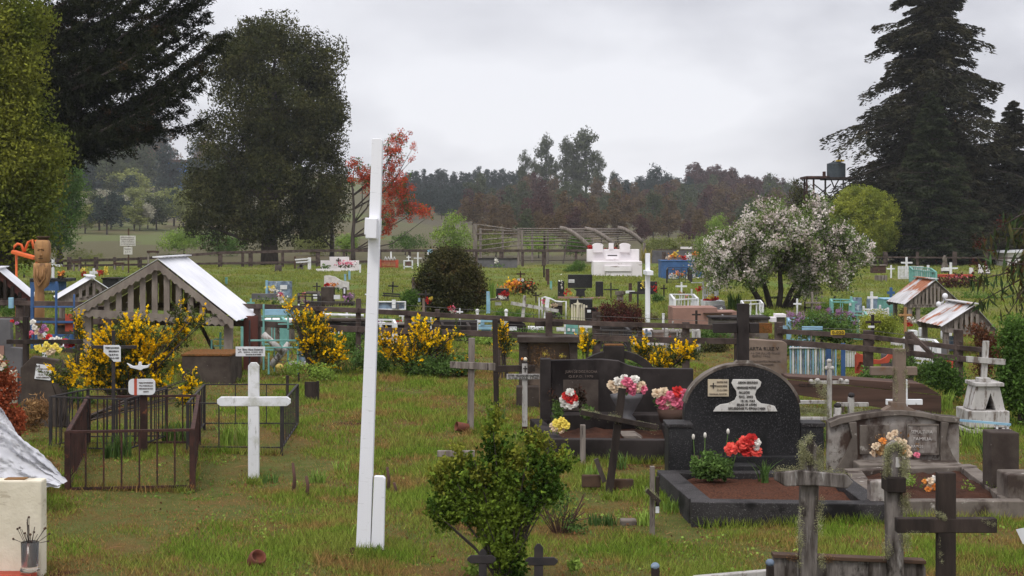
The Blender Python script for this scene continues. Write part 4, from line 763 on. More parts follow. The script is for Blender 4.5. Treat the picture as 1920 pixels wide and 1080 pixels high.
fence('post_and_rail_fence','dark brown post and rail fence crossing the middle of the cemetery',
 [(-60,560,16),(38,560,15),(190,575,12),(482,570,12),(598,578,14),(672,560,9),(765,586,13),(820,580,9),(932,592,14),(1029,590,9),(1118,585,15),(1200,606,9),(1286,604,13),(1383,604,12),(1460,604,14),(1628,620,17),(1705,622,14),(1797,618,15)],
 [(-60,672),(0,674),(482,684),(640,690),(930,698),(1290,708),(1628,722),(1797,742),(1900,750)],
 [{'p':[(-60,566),(145,570),(482,574),(640,580),(930,596),(1130,607),(1290,611),(1335,613)],'h':9},{'p':[(1455,620),(1620,630),(1800,652),(1850,656)],'h':9},{'p':[(-60,598),(145,602),(480,606),(640,616),(930,626),(1130,634),(1290,638),(1500,641),(1640,655),(1800,672),(1860,678)],'h':11}],
 M_fence,.1,0,wires=[[(480,560),(765,572),(932,584),(1118,598)],[(640,596),(765,598),(932,606),(1118,618),(1286,624)],[(640,604),(932,612),(1118,625),(1286,630)],[(1118,592),(1286,600),(1450,606)],[(1460,612),(1620,618),(1800,640)]])
fence('diagonal_brace','diagonal wooden brace against the fence on the right',[(1783,700,10)],[(1700,735),(1800,745)],[{'p':[(1706,626),(1783,702)],'h':8}],M_fence,.1,0)
fence('back_fence','long dark rail fence at the back of the lawn in front of the hills',
 [(x,472 if x>300 else 482,8 if i%2 else 5) for i,x in enumerate([-80,-20,30,130,150,180,215,262,300,413,455,470,530,596,645,711,768,830,893,940,980,1020,1080,1245,1300,1360,1620,1660,1720,1790,1850,1920])],
 [(-80,512),(120,508),(300,502),(900,500),(2000,500)],
 [{'p':[(-80,490),(120,489),(250,486),(413,474),(596,470),(1160,470)],'h':5},{'p':[(-80,502),(130,498),(400,494),(596,491),(720,490)],'h':4},{'p':[(1230,468),(1400,470)],'h':2},{'p':[(1620,482),(1920,484)],'h':3}],M_fence,.1,0)
# ---------------- right foreground graves ----------------
t=T('arched_headstone','black arched granite headstone with grey cross on top and marble plaque','headstone',1392,898,at=W(1392,898))
arc=[(1392+109*math.cos(math.radians(a)),775+(-90)*math.sin(math.radians(a))) for a in range(0,181,9)]
t.poly('slab',M_granite,[(1501,868)]+arc+[(1283,868)],0,.16,.006)
rim=[(1392+112*math.cos(math.radians(a)),774+(-93)*math.sin(math.radians(a))) for a in range(12,169,6)]; rim2=[(1392+107*math.cos(math.radians(a)),775+(-89)*math.sin(math.radians(a))) for a in range(168,11,-6)]
t.poly('rim',M_conc,rim+rim2,-.006,.168,.002)
t.box('plinth',M_granite,[(1276,1504,853,912,-.10,.26)],.006)
t.poly('cross_neck',M_conc,[(1362,688),(1375,684),(1386,676),(1408,676),(1418,684),(1432,688)],.02,.15,.003)
t.box('cross_upright',M_stain,[(1385,1406,570,678,.03,.13)],.005,lab='rough grey granite cross upright'); t.box('cross_arms',M_stain,[(1339,1384,607,625,.04,.12),(1407,1449,607,625,.04,.12)],.005)
MB().box(t.X(1425),t.X(1449),.038,.122,t.Z(625.3),t.Z(606.7)).build('moss_patch',M_moss,t.o)
t.box('gold_plaque',M_gold,[(1327,1366,711,743,-.016,-.001)],.001)
t.text('lettering',M_ink,'✝' if 0 else '+',1331,1343,724,16,-.019)
for i,tx in enumerate(['ENTRE TUS','BRAZOS SEÑOR','21-5-1943','FAMILIA Q.E.P.D.']): t.text('lettering',M_ink2,tx,1344-(i==3)*14,1363,716+i*7.5,3,-.019)
mp_=[(1349,711),(1420,711)]
pl=[(1374,711),(1421,711),(1427,716),(1425,724),(1418,731),(1415,740),(1418,749),(1427,756),(1441,758),(1452,761),(1457,771),(1337,771),(1342,763),(1350,758),(1364,756),(1377,750),(1381,742),(1380,733),(1375,726),(1371,718)]
t.poly('marble_plaque',M_marb,pl,-.022,-.001,.002)
for i,(tx,x0,x1) in enumerate([('ABDON SEGUNDO',1383,1420),('HENRIQUEZ MUÑOZ',1381,1417),('FALLECIO',1385,1405),('DIC. 2002',1385,1411),('10.10.1943',1388,1414),('EDAD 59 AÑOS',1381,1418),('RECUERDO DE TU ESPOSA E HIJOS',1365,1434)]): t.text('lettering',M_ink,tx,x0,x1,[717,726.5,735.5,743.5,751.5,758.5,765.5][i],4.6,-.026)
t.box('pillar',M_granite,[(1247,1291,790,915,-.30,.05)],.006); t.box('pillar',M_granite,[(1501,1544,796,915,-.02,.25)],.006)
t.box('pillar_cap',M_terr,[(1244,1293,788,794,-.31,.06),(1501.5,1547,793,800,-.03,.26)],.003)
kerb('grave_kerb','wide speckled black kerb with bark mulch in front of the black arched headstone','grave kerb',[(1316,938),(1640,942),(1560,884),(1252,884)],.14,.17,M_terr,soil=M_bark)
bouquet('coral red lilies in front of the black arched headstone',1395,868,13.35,[(1370,843,13,L_coral),(1385,839,12,L_coral),(1395,831,14,L_coral),(1408,824,12,L_r),(1408,838,13,L_coral),(1417,846,12,L_coral),(1400,847,11,L_r),(1418,829,8,L_w),(1416,838,7,L_w)],n=24,lf=50)
t=T('vase','low black stone vase holding the coral red lilies','vase',1400,890,at=W(1400,912)); t.box('bowl',M_granite,[(1366,1420,850,905,-.02,.15)],.01)
t=T('leafy_plant','grey green leafy plant inside the black kerb on the left','plant',1335,915,at=W(1335,905,.1)); foliage(t,'leaves',L_green,[(1335,885,42,22),(1320,880,28,22),(1350,890,30,20)],130,22,.035,.035,61,yf=.7); t.tube('stem',M_trunkr,[[(1330+k*5,906,0),(1322+k*7,868-abs(k)*2,0)] for k in range(-3,4)],.003)
t=T('white_tulips','four white tulips rising from the plant beside the black headstone','flowers',1330,905,at=W(1330,900,.1))
for x,y,bx in [(1300,824,1305),(1322,821,1320),(1365,814,1355),(1380,852,1370)]:
    t.tube('stem',L_green,[[(bx,900,0),((x+bx)/2,(y+900)/2,0),(x,y+3,0)]],.003); o=MB(); o.ball(t.P(x,y,0),3.0*t.s,3*t.s,5.5*t.s,8); o.build('flower',L_w,t.o,smooth=True)
def blades(t,m,n,h,x,y,sp,seed,w=.007,d=0,spread=.5,bx=3):
    rd=random.Random(seed); b=MB()
    for k in range(n):
        a=rd.uniform(0,2*PI); L_=h*rd.uniform(.6,1.1); o=t.P(x+rd.uniform(-bx,bx),y,d+rd.uniform(-.05,.05)); dx=math.cos(a)*spread*rd.uniform(.2,1); dy=math.sin(a)*spread*rd.uniform(.2,1); sd=Vector((-math.sin(a),math.cos(a),0))*w; pr=[]
        for i in range(5): u=i/4; pr.append(o+Vector((dx*L_*u*(.4+.6*u),dy*L_*u*(.4+.6*u),L_*u*(1-.35*spread*u))))
        vs=[]; 
        for i,p in enumerate(pr): q=sd*(1-(i/4)**2*.9); vs+=[p-q,p+q]
        b.add(vs,[(2*i,2*i+1,2*i+3,2*i+2) for i in range(4)])
    return b.build('leaves',m,t.o)
t=T('strap_leaf_plant','narrow strap leaved plant in the mulch before the black headstone','plant',1432,905,at=W(1432,905,.1)); blades(t,L_green,34,.27,1432,905,1,3,spread=.7,bx=8)
t=T('grass_tuft','tuft of long grass at the front of the black kerb','grass tuft',1365,972); blades(t,L_bright,24,.16,1365,972,1,4,spread=.5,bx=9,w=.004)
# long dark grave
t=T('long_headstone','long dark stained headstone with wavy top behind the leaning cross','headstone',1150,827)
t.poly('slab',M_stain,[(1033,830),(1033,676),(1130,674),(1160,677),(1180,686),(1205,691),(1300,692),(1300,830)],0,.14,.006); t.box('pillar',M_stain,[(1013,1033,673,835,-.03,.17)],.006); t.box('inset_panel',M_concd,[(1056,1122,712,770,-.012,-.001)],.002)
t.text('lettering',M_ink2,'JUAN DE DIOS ROCHA',1060,1120,697,5,-.004); t.text('lettering',M_ink2,'Q.E.P.D. 1970',1066,1112,706,4,-.004)
t.box('shelf',M_stain,[(1033,1290,772,835,-.32,-.003)],.006)
kerb('grave_kerb','dark stained kerb in front of the long wavy headstone','grave kerb',[(1045,822),(1262,824),(1250,784),(1006,786)],.21,.13,M_stain,soil=M_soil)
t=T('stone_slab','flat stone slab lying across the dark kerb bed','slab',1195,815,at=W(1195,830,.12)); t.poly('slab',M_conc,[(1166,802),(1195,802),(1226,822),(1186,822)],0,.4,.005)
for px,py,lab,fl in [(1067,790,'red and white cloth roses at the left of the long dark headstone',[(1068,735,9,L_w),(1072,738,8,L_r),(1062,742,9,L_r),(1076,746,8,L_r),(1058,750,10,L_w),(1068,750,9,L_r),(1070,758,10,L_w),(1060,759,9,L_w),(1078,757,8,L_w)]),
 (1175,790,'large pink and white bunch in the grey urn before the long dark headstone',[(1148,722,10,L_c),(1158,716,9,L_w),(1165,726,10,L_c),(1175,716,11,L_p),(1182,722,12,L_p),(1190,712,10,L_w),(1172,728,9,L_p),(1195,727,10,L_c),(1186,732,9,L_p),(1203,722,8,L_c),(1152,730,9,L_c),(1170,709,8,L_w),(1206,730,9,L_p)]),
 (1255,790,'faded pink and cream bunch right of the grey urn',[(1232,738,11,L_c),(1245,735,10,L_c),(1256,741,10,L_p),(1270,735,12,L_r),(1282,738,10,L_p),(1240,750,11,L_p),(1253,754,11,L_c),(1268,752,12,L_p),(1280,752,11,L_p),(1245,762,10,L_p),(1262,763,10,L_c),(1275,764,9,L_p),(1290,745,8,L_w)])]:
    bouquet(lab,px,py,16.25,fl,n=20,lf=70)
t=T('stone_urn','grey stone urn holding the large pink and white bunch','urn',1175,800,at=at3(1175,790,16.3)); s=t.s; MB().lathe([(14*s,0),(18*s,.02),(10*s,12*s),(18*s,25*s),(29*s,44*s),(31*s,50*s),(28*s,50*s),(20*s,40*s)],n=20).build('bowl',M_grey,t.o,smooth=True)
t=T('flower_pot','brown pot under the faded pink and cream bunch','pot',1258,800,at=at3(1258,792,16.3)); s=t.s; MB().lathe([(20*s,0),(27*s,26*s),(23*s,26*s),(18*s,8*s)],n=16).build('pot',M_brown,t.o,smooth=True)
bouquet('yellow and cream roses standing on the left corner of the dark kerb',1050,816,15.5,[(1043,793,8,L_y),(1053,788,7,L_y),(1060,797,9,L_y),(1048,800,9,L_y),(1040,804,7,L_c),(1052,806,8,L_c),(1036,797,6,L_c),(1058,791,6,L_y)],n=18,lf=40)
t=T('fern_plant','small fern growing against the long dark headstone','plant',1050,780,at=at3(1050,790,16.4)); foliage(t,'fronds',L_green,[(1045,760,8,16),(1100,765,10,12)],30,18,.04,.035,62); foliage(t,'red_fronds',L_redb,[(1085,735,10,20),(1040,738,6,12)],20,18,.05,.035,63)
# leaning dark cross and stakes
t=T('leaning_cross','dark wooden cross leaning to the right with a slanted lichen covered arm','cross',1143,925); t.bars('upright',M_wooddk,[(1141,930,1167,728)],.065,.045); t.bars('crossbar',M_wooddk,[(1088,772,1232,800)],.04,.05,dep=-.04)
lichen(t,[(1090,770,1125,778,22),(1140,779,1160,784,14),(1195,795,1230,802,30)],10,.012,1,d=-.05)
t.bars('broken_stub',M_trunk,[(1118,862,1134,905)],.04,.04,dep=.05); t.box('rotten_board',M_totdk,[(1092,1128,894,918,.1,.14),(1150,1190,902,924,.1,.14)],.01)
t=T('stake','square grey stake standing before the dark kerb','stake',1093,872); t.box('shaft',M_wood,[(1088,1098,797,880,0,.05)])
t=T('short_cross','small crooked grey cross with lichen left of the black kerb','cross',1224,1003); t.box('upright',M_wood,[(1219,1228,875,1008,0,.045)]); t.box('second_board',M_wooddk,[(1230,1237,895,960,.02,.06)]); t.bars('crossbar',M_wooddk,[(1212,918,1236,940)],.03,.04,dep=-.03); t.box('white_tag',M_plaq,[(1229,1236,950,962,-.01,.01)]); lichen(t,[(1212,916,1232,934,22)],10,.010,2,d=-.04)
t=T('flat_marker','small pale stone marker lying in the grass left of the crooked grey cross','marker',1178,985); t.box('stone',M_conc,[(1164,1194,976,992,0,.12)],.01)
t=cross('small brown wooden cross behind the leafy shrub',855,890,845,820,890,851,8,11,M_wood,dep=.05)
t=T('grey_cross','tall grey weathered wooden cross near the middle of the lawn','cross',882,808,ry=math.radians(.8)); t.box('upright',M_wood,[(876,888,634,812,0,.05)]); t.poly('crossbar',M_wood,[(842,678),(927,680),(927,694),(842,690)],-.03,-.001)
t=cross('dark leaning wooden cross standing behind the tall grey cross',931,772,598,928,1005,692,10,12,M_wooddk,dep=.06,ry=math.radians(-1))
t=T('white_thin_cross','thin peeling white cross with black lettering on its narrow arm','cross',984,822); t.box('upright',M_wold,[(979,989,682,800,0,.035)]); t.box('rusty_foot',M_rust,[(979,989,800,826,.001,.034)]); t.box('crossbar',M_wold,[(950,1012,701,711,-.012,-.001)],.001)
t.text('lettering',M_ink,'ESTER VELASQUEZ CASTRO',953,1010,704,3.6,-.015); t.text('lettering',M_ink,'N. 1902  Q.E.P.D.  F. 1980',954,1008,708.6,2.4,-.015)
t.box('black_mark',M_ink,[(983.6,985.6,686,698,-.006,-.001),(981,988.5,690,692,-.007,-.0015)],0); MB().ball(t.P(985,674,.015),.022,.02,.024).build('knob',M_cream,t.o,smooth=True); t.box('black_cap',M_iron,[(980,988.5,677,681.5,0,.035)]); MB().ball(t.P(979,673,.01),.014).build('flower',L_o,t.o)
# brown concrete headstone with cap
t=T('capped_headstone','brown concrete grave frame with flat cap slab and mossy stub cross','headstone',1028,758); t.box('cap',M_concd,[(970,1086,631,642,-.08,.35)],.008); t.box('leg',M_concd,[(973,990,642,762,0,.25),(1068,1083,642,762,0,.25)],.008); t.box('back_panel',M_tan,[(990,1068,645,762,.15,.22)],0)
t.box('cross_upright',M_fence,[(1023,1036,586,631,.05,.15)],.006,lab='yellow lichen covered cross stub'); t.box('cross_arms',M_wooddk,[(1003,1023,603,613,.07,.13),(1036,1056,603,613,.07,.13)],.006); t.box('base_slab',M_concd,[(968,1010,722,764,-.25,-.001)],.01)
foliage(t,'dry_weeds',M_straw,[(1015,670,22,25),(1040,690,20,20)],36,24,.08,.03,64,asp=.25); foliage(t,'flowers',L_y,[(1022,663,6,3),(1052,668,8,4)],10,14,.03,.02,65)
# arch behind
t=T('stone_arch','dark stone arch with square centre block behind the long headstone','stone arch',1155,772,at=at3(1155,775,19.4))
a1=[(1155+82*math.cos(math.radians(a)),718-64*math.sin(math.radians(a))) for a in range(0,181,10)]; a2=[(1155+66*math.cos(math.radians(a)),718-50*math.sin(math.radians(a))) for a in range(180,-1,-10)]
t.poly('arch',M_stain,a1+a2,0,.15,.006); t.box('centre_block',M_stain,[(1132,1171,645,775,-.03,.18)],.01); t.box('moss',M_moss,[(1134,1169,643,645.5,-.02,.17)],.004)
# lettered stone
t=T('lettered_stone','tan cement headstone with dark engraved lettering behind the granite cross','headstone',1438,742,at=at3(1438,745,21.4)); t.poly('slab',M_tan,[(1403,748),(1403,633),(1470,637),(1476,642),(1476,748)],0,.2,.01)
for tx,x0,x1,y,h,m in [('MARTA RUIZ V',1398,1460,651,6.5,M_ink),('16 DE JULIO RUIZ',1408,1462,659,3.4,M_ink2),('QEPD 1962',1410,1444,664.5,3.4,M_ink2),('DE LAS SANTAS MARIAS DEL',1408,1464,674.5,3.2,M_ink2),('CRUZ Y SU MADRE',1409,1450,680.5,3.2,M_ink2)]: t.text('lettering',m,tx,x0,x1,y,h,-.004)
# grey curved headstone and its grave
t=T('curved_headstone','stained whitish headstone with curved top, two panels and a tall grey cross','headstone',1680,892)
top=[(1555,792),(1575,783),(1610,777),(1650,771),(1690,769),(1730,773),(1765,780),(1800,783)]
t.poly('slab',M_concp,[(1800,895)]+top[::-1]+[(1555,895)],.02,.16,.01); t.poly('rim',M_conc,top+[(1800,793),(1762,790),(1730,782),(1690,778),(1650,781),(1612,787),(1580,794),(1556,802)],-.02,.18,.005)
t.box('panel_left',M_conc,[(1612,1668,797,852,-.004,.019)],.004); t.box('panel_right',M_concp,[(1703,1757,798,850,-.006,.019)],.006); t.box('panel_frame',M_conc,[(1700,1760,795,798,-.012,.019),(1700,1760,850,853,-.012,.019),(1700,1703,798,850,-.012,.019),(1757,1760,798,850,-.012,.019)],.002)
for tx,x0,x1,y,h in [('SEPULTURA',1708,1748,810,6),('FAMILIA',1712,1746,823,6),('RAMOS',1708,1730,837,5)]: t.text('lettering',M_carve,tx,x0,x1,y,h,-.009)
for sx_,cx in ((-1,1592),(1,1775)):
    t.poly('curved_buttress',M_conc,[(cx-12*sx_,790),(cx+2*sx_,792),(cx-4*sx_,820),(cx+8*sx_,850),(cx+45*sx_*.6,880),(cx+45*sx_*.6,895),(cx-12*sx_,895),(cx-14*sx_,850)][::1],-.05,.0,.004)
t.box('base',M_conc,[(1597,1790,862,905,-.30,.015)],.012); t.box('step',M_conc,[(1574,1822,884,905,-.20,.016)],.012)
t.poly('cross_neck',M_tan,[(1655,772),(1672,762),(1672,755),(1700,755),(1702,762),(1722,772)],.03,.15,.004)
t.box('cross_upright',M_tan,[(1680,1701,655,757,.04,.14)],.006); t.box('cross_arms',M_tan,[(1636,1680,689,705,.05,.13),(1701,1723,689,705,.05,.13)],.006)
lichen(t,[(1680,690,1682,750,14),(1700,690,1701,730,12),(1680,655,1700,655,10)],8,.012,3,d=.03)
kerb('grave_kerb','stained grey kerb of the curved headstone grave on the right','grave kerb',[(1640,937),(1900,937),(1812,872),(1600,880)],.13,.14,M_conc,soil=M_soil)
t=T('kerb_pillar','square stained pillar at the left front corner of the grey kerb','pillar',1655,975); t.box('shaft',M_concp,[(1633,1662,903,980,0,.14)],.012)
t=T('kerb_pillar','dark square pillar at the right edge beside the grey kerb','pillar',1915,968); t.box('shaft',M_concd,[(1895,1950,826,972,.5,.75)],.012); t.box('foot',M_conc,[(1890,1960,890,973,0,.3)],.012)
b=bouquet('wreath of withered cream and orange roses before the curved headstone',1668,868,13.6,[(1640,838,8,L_c),(1635,850,7,L_c),(1650,846,9,M_straw),(1655,828,8,L_o),(1668,818,8,L_c),(1678,812,7,L_c),(1683,826,8,L_c),(1693,830,8,L_c),(1700,840,8,L_c),(1690,845,7,L_o),(1702,850,8,L_c),(1645,834,6,L_c),(1662,838,9,M_straw),(1718,853,6,L_p),(1695,856,5,L_w)],n=14,lf=60,green=M_straw)
bouquet('orange and cream daffodils on the soil of the grey kerbed grave',1745,930,12.9,[(1733,902,5,L_o),(1742,901,8,L_c),(1751,898,7,L_w),(1744,912,8,L_c),(1738,917,7,L_o),(1752,912,7,L_o),(1746,922,8,L_o),(1738,926,6,L_o),(1754,920,6,L_c)],n=14,lf=40)
t=T('small_plant','small green plants on the soil of the grey kerbed grave','plant',1815,930,at=W(1815,925,.08)); foliage(t,'leaves',L_bright,[(1815,918,9,6),(1705,905,12,10),(1864,915,8,8)],16,14,.03,.025,66)
t=T('small_plant','grassy plant growing on the left of the curved headstone base','plant',1700,915,at=W(1703,915,.08)); blades(t,L_green,26,.12,1703,915,1,8,spread=.6,bx=10,w=.004)
cross('white wooden cross standing on the lawn behind the curved headstone',1696,812,712,1662,1730,754,12,10,M_white,dep=.04,at=at3(1696,812,17.6))
# obelisk
t=T('white_obelisk','weathered white tapering monument with triangular niche and tilted cross','monument',1848,825)
t.poly('body',M_wold,[(1820,768),(1830,722),(1873,725),(1884,772),(1866,770),(1856,737),(1846,768)],-.03,.3,.006); t.box('niche_back',M_iron,[(1835,1873,730,770,.28,.31)],0)
t.box('cap',M_wold,[(1826,1880,717,724,-.06,.34)],.006); t.box('base',M_wold,[(1812,1888,769,800,-.10,.4)],.01); t.box('frame',M_wold,[(1808,1890,803,809,-.16,.45),(1822,1827,800,803,-.14,-.1),(1872,1877,800,803,-.14,-.1)],.003); t.box('footing',M_concd,[(1815,1885,809,832,-.05,.4)],.01)
t.poly('cross_upright',M_wold,[(1843,718),(1853,718),(1858,640),(1847,640)],.05,.1); t.poly('cross_arms',M_wold,[(1813,668),(1814,679),(1886,685),(1887,674)],.02,.049); t.box('cross_foot',M_wold,[(1836,1858,709,717,.0,.15)],.004); 
t=T('blue_rail','thin blue metal rail between the curved headstone and the dark pillar','rail',1800,870,at=at3(1800,870,14.3)); t.bars('rail',M_lblue,[(1800,788,1895,796)],.02,.025); t.box('leg',M_white,[(1868,1872,795,812,0,.02),(1888,1892,796,812,0,.02)])
# mossy iron cross and lichen grey fence
t=T('mossy_cross','pale lichen covered iron cross with trefoil arm ends','cross',1555,800); t.box('upright',M_wold,[(1551,1560,676,805,0,.03)]); b=MB()
for x0,x1 in ((1519,1550),(1561,1592)): b.box(t.X(x0),t.X(x1),.0,.03,t.Z(720),t.Z(714))
b.build('crossbar',M_wold,t.o); b=MB()
for x,y in ((1521,715),(1533,713),(1588,715),(1577,713),(1555,677),(1551,690),(1560,690)): b.ball(t.P(x,y,.01),.03,.02,.025,8)
b.build('trefoil',M_wold,t.o,smooth=True); lichen(t,[(1520,716,1550,722,16),(1545,725,1555,800,50),(1530,720,1545,750,16)],8,.014,4,m=M_lichen)
t=T('lichen_fence','low white wooden grave fence hung with grey green lichen','grave fence',1560,800); t.box('rail',M_wold,[(1500,1570,756,763,.3,.34),(1500,1560,782,788,0,.04),(1580,1640,760,768,.3,.34),(1560,1630,776,784,-.1,-.06)]); t.box('post',M_wold,[(1564,1576,764,815,-.05,.03),(1602,1612,750,800,.28,.36)]); b=MB(); b.ball(t.P(1570,760,-.01),.045,.04,.03); b.ball(t.P(1607,746,.3),.04,.04,.03); b.build('knob',M_iron,t.o,smooth=True)
lichen(t,[(1500,770,1565,776,90),(1500,785,1560,790,60),(1568,770,1570,800,20),(1600,770,1640,778,20)],10,.016,6,sp=9,d=.1)
t=T('plank_kerb','long low brown plank grave box with painted letters in front of the fence','grave box',1620,778)
P=[W(1480,740,.18),W(1735,763,.18)]
t.poly('front_plank',M_brown,[(1478,712),(1765,742),(1765,782),(1478,738)],0,.05,.004); t.poly('top_plank',M_brown,[(1478,706),(1600,712),(1730,720),(1765,741),(1478,711)],.003,.5,.004); t.text('lettering',M_ink,'C.C.S. Q.E.P.D.',1498,1530,722,6,-.004); t.box('leg',M_fence,[(1580,1584,738,775,.02,.06)])
# picket fence blue and white
t=T('picket_fence','pale blue and white picket grave fence below the number sign','picket fence',1545,705,at=at3(1545,708,24.0))
for i in range(19): x=1481+i*4.7; t.box('picket',[M_lblue,M_white,M_bluegr][i%3],[(x,x+3,646-(i%2)*2,704,0,.02)],0)
for i in range(9): x=1586+i*3.2; t.box('picket',M_white,[(x,x+1.6,652,688,.3,.32)],0)
t.box('rail',M_white,[(1479,1572,648,650,-.02,-.001),(1584,1614,655,657,.28,.299)],0)
for x,w_ in ((1553,9),(1580,8)): t.box('post',M_blue,[(x-w_/2,x+w_/2,640,708,-.05,-.021)])
t=T('red_bench','red orange painted curved cradle shaped grave surround','grave surround',1645,715,at=at3(1645,716,23.6)); t.poly('back',M_redp,[(1606,660),(1615,664),(1630,672),(1650,674),(1662,668),(1672,655),(1690,652),(1680,668),(1665,680),(1640,682),(1612,678),(1606,690)],0,.05,.004); t.box('end_board',M_redp,[(1605,1626,664,700,.06,.1),(1780,1796,672,712,.1,.14)]); t.box('concrete_back',M_grey,[(1660,1715,664,700,.2,.3)],.01)
# lichened crosses, bottom right
def lich_cross():
    t=T('lichened_cross','lichen covered grey wooden cross with pointed top at the bottom right','cross',1514,1162,at=at3(1514,1162,9.0)); t.poly('upright',M_wnear,[(1500,1170),(1530,1170),(1534,1000),(1537,845),(1521,816),(1503,842),(1500,1000)],0,.06,.006)
    t.poly('crossbar',M_wnear,[(1452,884),(1500,880),(1585,888),(1597,902),(1586,914),(1520,908),(1470,910),(1450,898)],-.045,-.002,.006)
    lichen(t,[(1503,830,1502,880,34),(1537,840,1538,885,30),(1521,818,1510,830,10),(1455,884,1495,882,26),(1545,886,1590,892,26),(1537,930,1536,1000,20),(1500,950,1498,1060,22),(1540,1040,1541,1062,8),(1510,850,1530,870,16)],9,.011,11,d=-.01,sp=6); return t
lich_cross()
t=T('lichened_post','lichen covered wooden cross seen edge on next to the dark cross','cross',1680,1162,at=at3(1680,1162,9.0)); t.poly('upright',M_wnear,[(1667,1170),(1698,1170),(1694,1000),(1692,840),(1680,826),(1664,838),(1662,900),(1664,1000)],0,.07,.006); MB().box(t.X(1661),t.X(1696),-.04,.12,t.Z(922),t.Z(894)).build('crossbar',M_wooddk,t.o,bev=.006)
t.box('white_paint_patch',M_wold,[(1679,1690,857,876,-.006,-.001)],0)
lichen(t,[(1663,840,1662,890,36),(1692,840,1696,895,44),(1668,838,1690,832,16),(1696,925,1700,960,26),(1697,1000,1700,1030,18),(1660,1010,1662,1040,10)],9,.0115,12,d=-.01,sp=8)
t=cross('thick dark brown wooden cross with pale lichen spots at the bottom right',1776,1196,887,1682,1870,986,34,27,M_wooddk,dep=.06,at=at3(1776,1196,8.6),bev=.005); lichen(t,[(1758,960,1770,972,22),(1695,998,1745,1000,8),(1845,975,1865,985,8),(1762,1000,1765,1060,8)],9,.0055,13,d=-.008,sp=10)
t=T('wooden_surround','rotting wooden plank surround along the bottom right edge','grave surround',1600,1162,at=at3(1600,1162,8.95)); t.poly('plank',M_wnear,[(1456,1170),(1456,1049),(1740,1060),(1745,1075),(1745,1170)],.10,.16,.006); t.poly('top_edge',M_totdk,[(1455,1052),(1455,1045),(1744,1057),(1744,1064)],.08,.17,.003)
lichen(t,[(1540,1050,1570,1054,10),(1480,1050,1500,1052,6)],8,.009,14,m=M_straw,d=.08)
t=T('wooden_surround','pale plank surround with blue knobbed posts at the bottom edge','grave surround',1380,1162,at=at3(1380,1162,8.9)); t.poly('plank',M_wold,[(1300,1170),(1300,1082),(1450,1069),(1450,1170)],0,.05,.006); t.box('post',M_wooddk,[(1436,1449,1058,1170,-.05,-.002),(1225,1240,1072,1170,.1,.15)]); b=MB(); b.ball(t.P(1442,1053,-.03),.026,.026,.022); b.ball(t.P(1232,1070,.12),.026,.026,.022); b.build('knob',M_bluegr,t.o,smooth=True)
t=T('paper_scrap','white paper corner standing in the grass at the right edge','paper',1915,1030); t.poly('sheet',M_plaq,[(1905,993),(1940,985),(1940,1030),(1918,1020)],0,.002,0)
# black little crosses and leafy shrub
cross('small black painted cross with pointed arms right of the shrub foot',1010,1103,1020,985,1046,1053,17,15,M_iron,dep=.02,tip=7,at=at3(1010,1103,9.9))
cross('small black painted cross half hidden left of the shrub foot',905,1106,1030,876,930,1049,15,15,M_iron,dep=.02,tip=7,at=at3(905,1106,9.8))
t=T('leafy_shrub','bright leafy green shrub in the middle foreground','shrub',950,1090,at=at3(950,1092,9.97))
sb=[(950,900,55,50),(930,830,12,50),(925,850,25,30),(850,890,38,30),(870,930,50,40),(960,960,60,50),(1000,880,45,28),(1030,900,30,25),(930,990,50,45),(970,1030,45,42),(830,960,28,25),(1000,840,30,20),(890,870,30,25),(1035,870,18,12),(1000,930,40,35),(955,1060,35,30),(860,900,30,22)]
rd=random.Random(4); b=MB()
for q in sb: 
    for j in range(3): e=t.P(q[0]+rd.uniform(-.6,.6)*q[2],q[1]+rd.uniform(-.6,.6)*q[3],rd.uniform(-.12,.12)); b.tube([(rd.uniform(-.05,.05),0,-.03),(e.x*.45,e.y*.3,e.z*.5),e],[.009,.006,.002],5)
b.build('branches',M_trunk,t.o)
sb=[(924,790,6,34),(928,850,22,40),(948,905,42,44),(880,885,24,26),(850,905,30,26),(835,960,32,26),(880,950,48,34),(960,950,52,40),(1010,880,38,28),(1050,866,18,14),(1022,925,28,22),(940,1000,46,34),(950,1045,36,34),(960,1080,24,20),(1000,838,12,16)]
sb0=[(950,890,40,70),(930,820,10,42),(905,880,35,45),(850,900,34,32),(865,940,42,38),(955,960,55,55),(1000,890,38,42),(1035,895,26,36),(925,1000,42,48),(965,1040,42,45),(828,955,24,30),(1005,835,20,26),(880,860,22,28),(1045,860,16,16),(1005,935,35,36),(950,1065,34,28),(845,890,24,22)]
sprigs(t,'leaves',L_shr,sb,1250,.14,22,.027,71,up=.8,sp=.016,bias=.6)
sprigs(t,'young_leaves',L_yg,[(932,790,7,22),(925,830,14,26),(840,885,24,16),(866,855,16,14),(1008,828,20,16),(960,870,28,24),(828,905,16,16),(1045,855,12,10),(985,900,30,26),(900,900,30,26)],430,.13,18,.024,72,up=1.1,sp=.012,bias=.6)
t=T('ground_weeds','low leafy weeds at the foot of the shrub','weeds',920,1080); foliage(t,'leaves',L_bright,[(905,1052,22,10),(930,1048,16,10),(890,1070,20,8),(1075,1060,14,10)],60,10,.03,.035,73,asp=.7)
t=T('twiggy_bush','dry twiggy bush right of the leafy shrub','bush',1050,1000); b=MB(); rd=random.Random(8)
for k in range(40): a=rd.uniform(-1,1); b.tube([(a*.05,0,0),(a*.12,rd.uniform(-.05,.05),.1),(a*.2+rd.uniform(-.05,.05),rd.uniform(-.1,.1),rd.uniform(.12,.3))],.0035,4)
b.build('twigs',M_trunkr,t.o); foliage(t,'leaves',L_green,[(1050,960,34,25),(1075,990,25,14),(1040,925,30,20)],50,12,.05,.028,74)
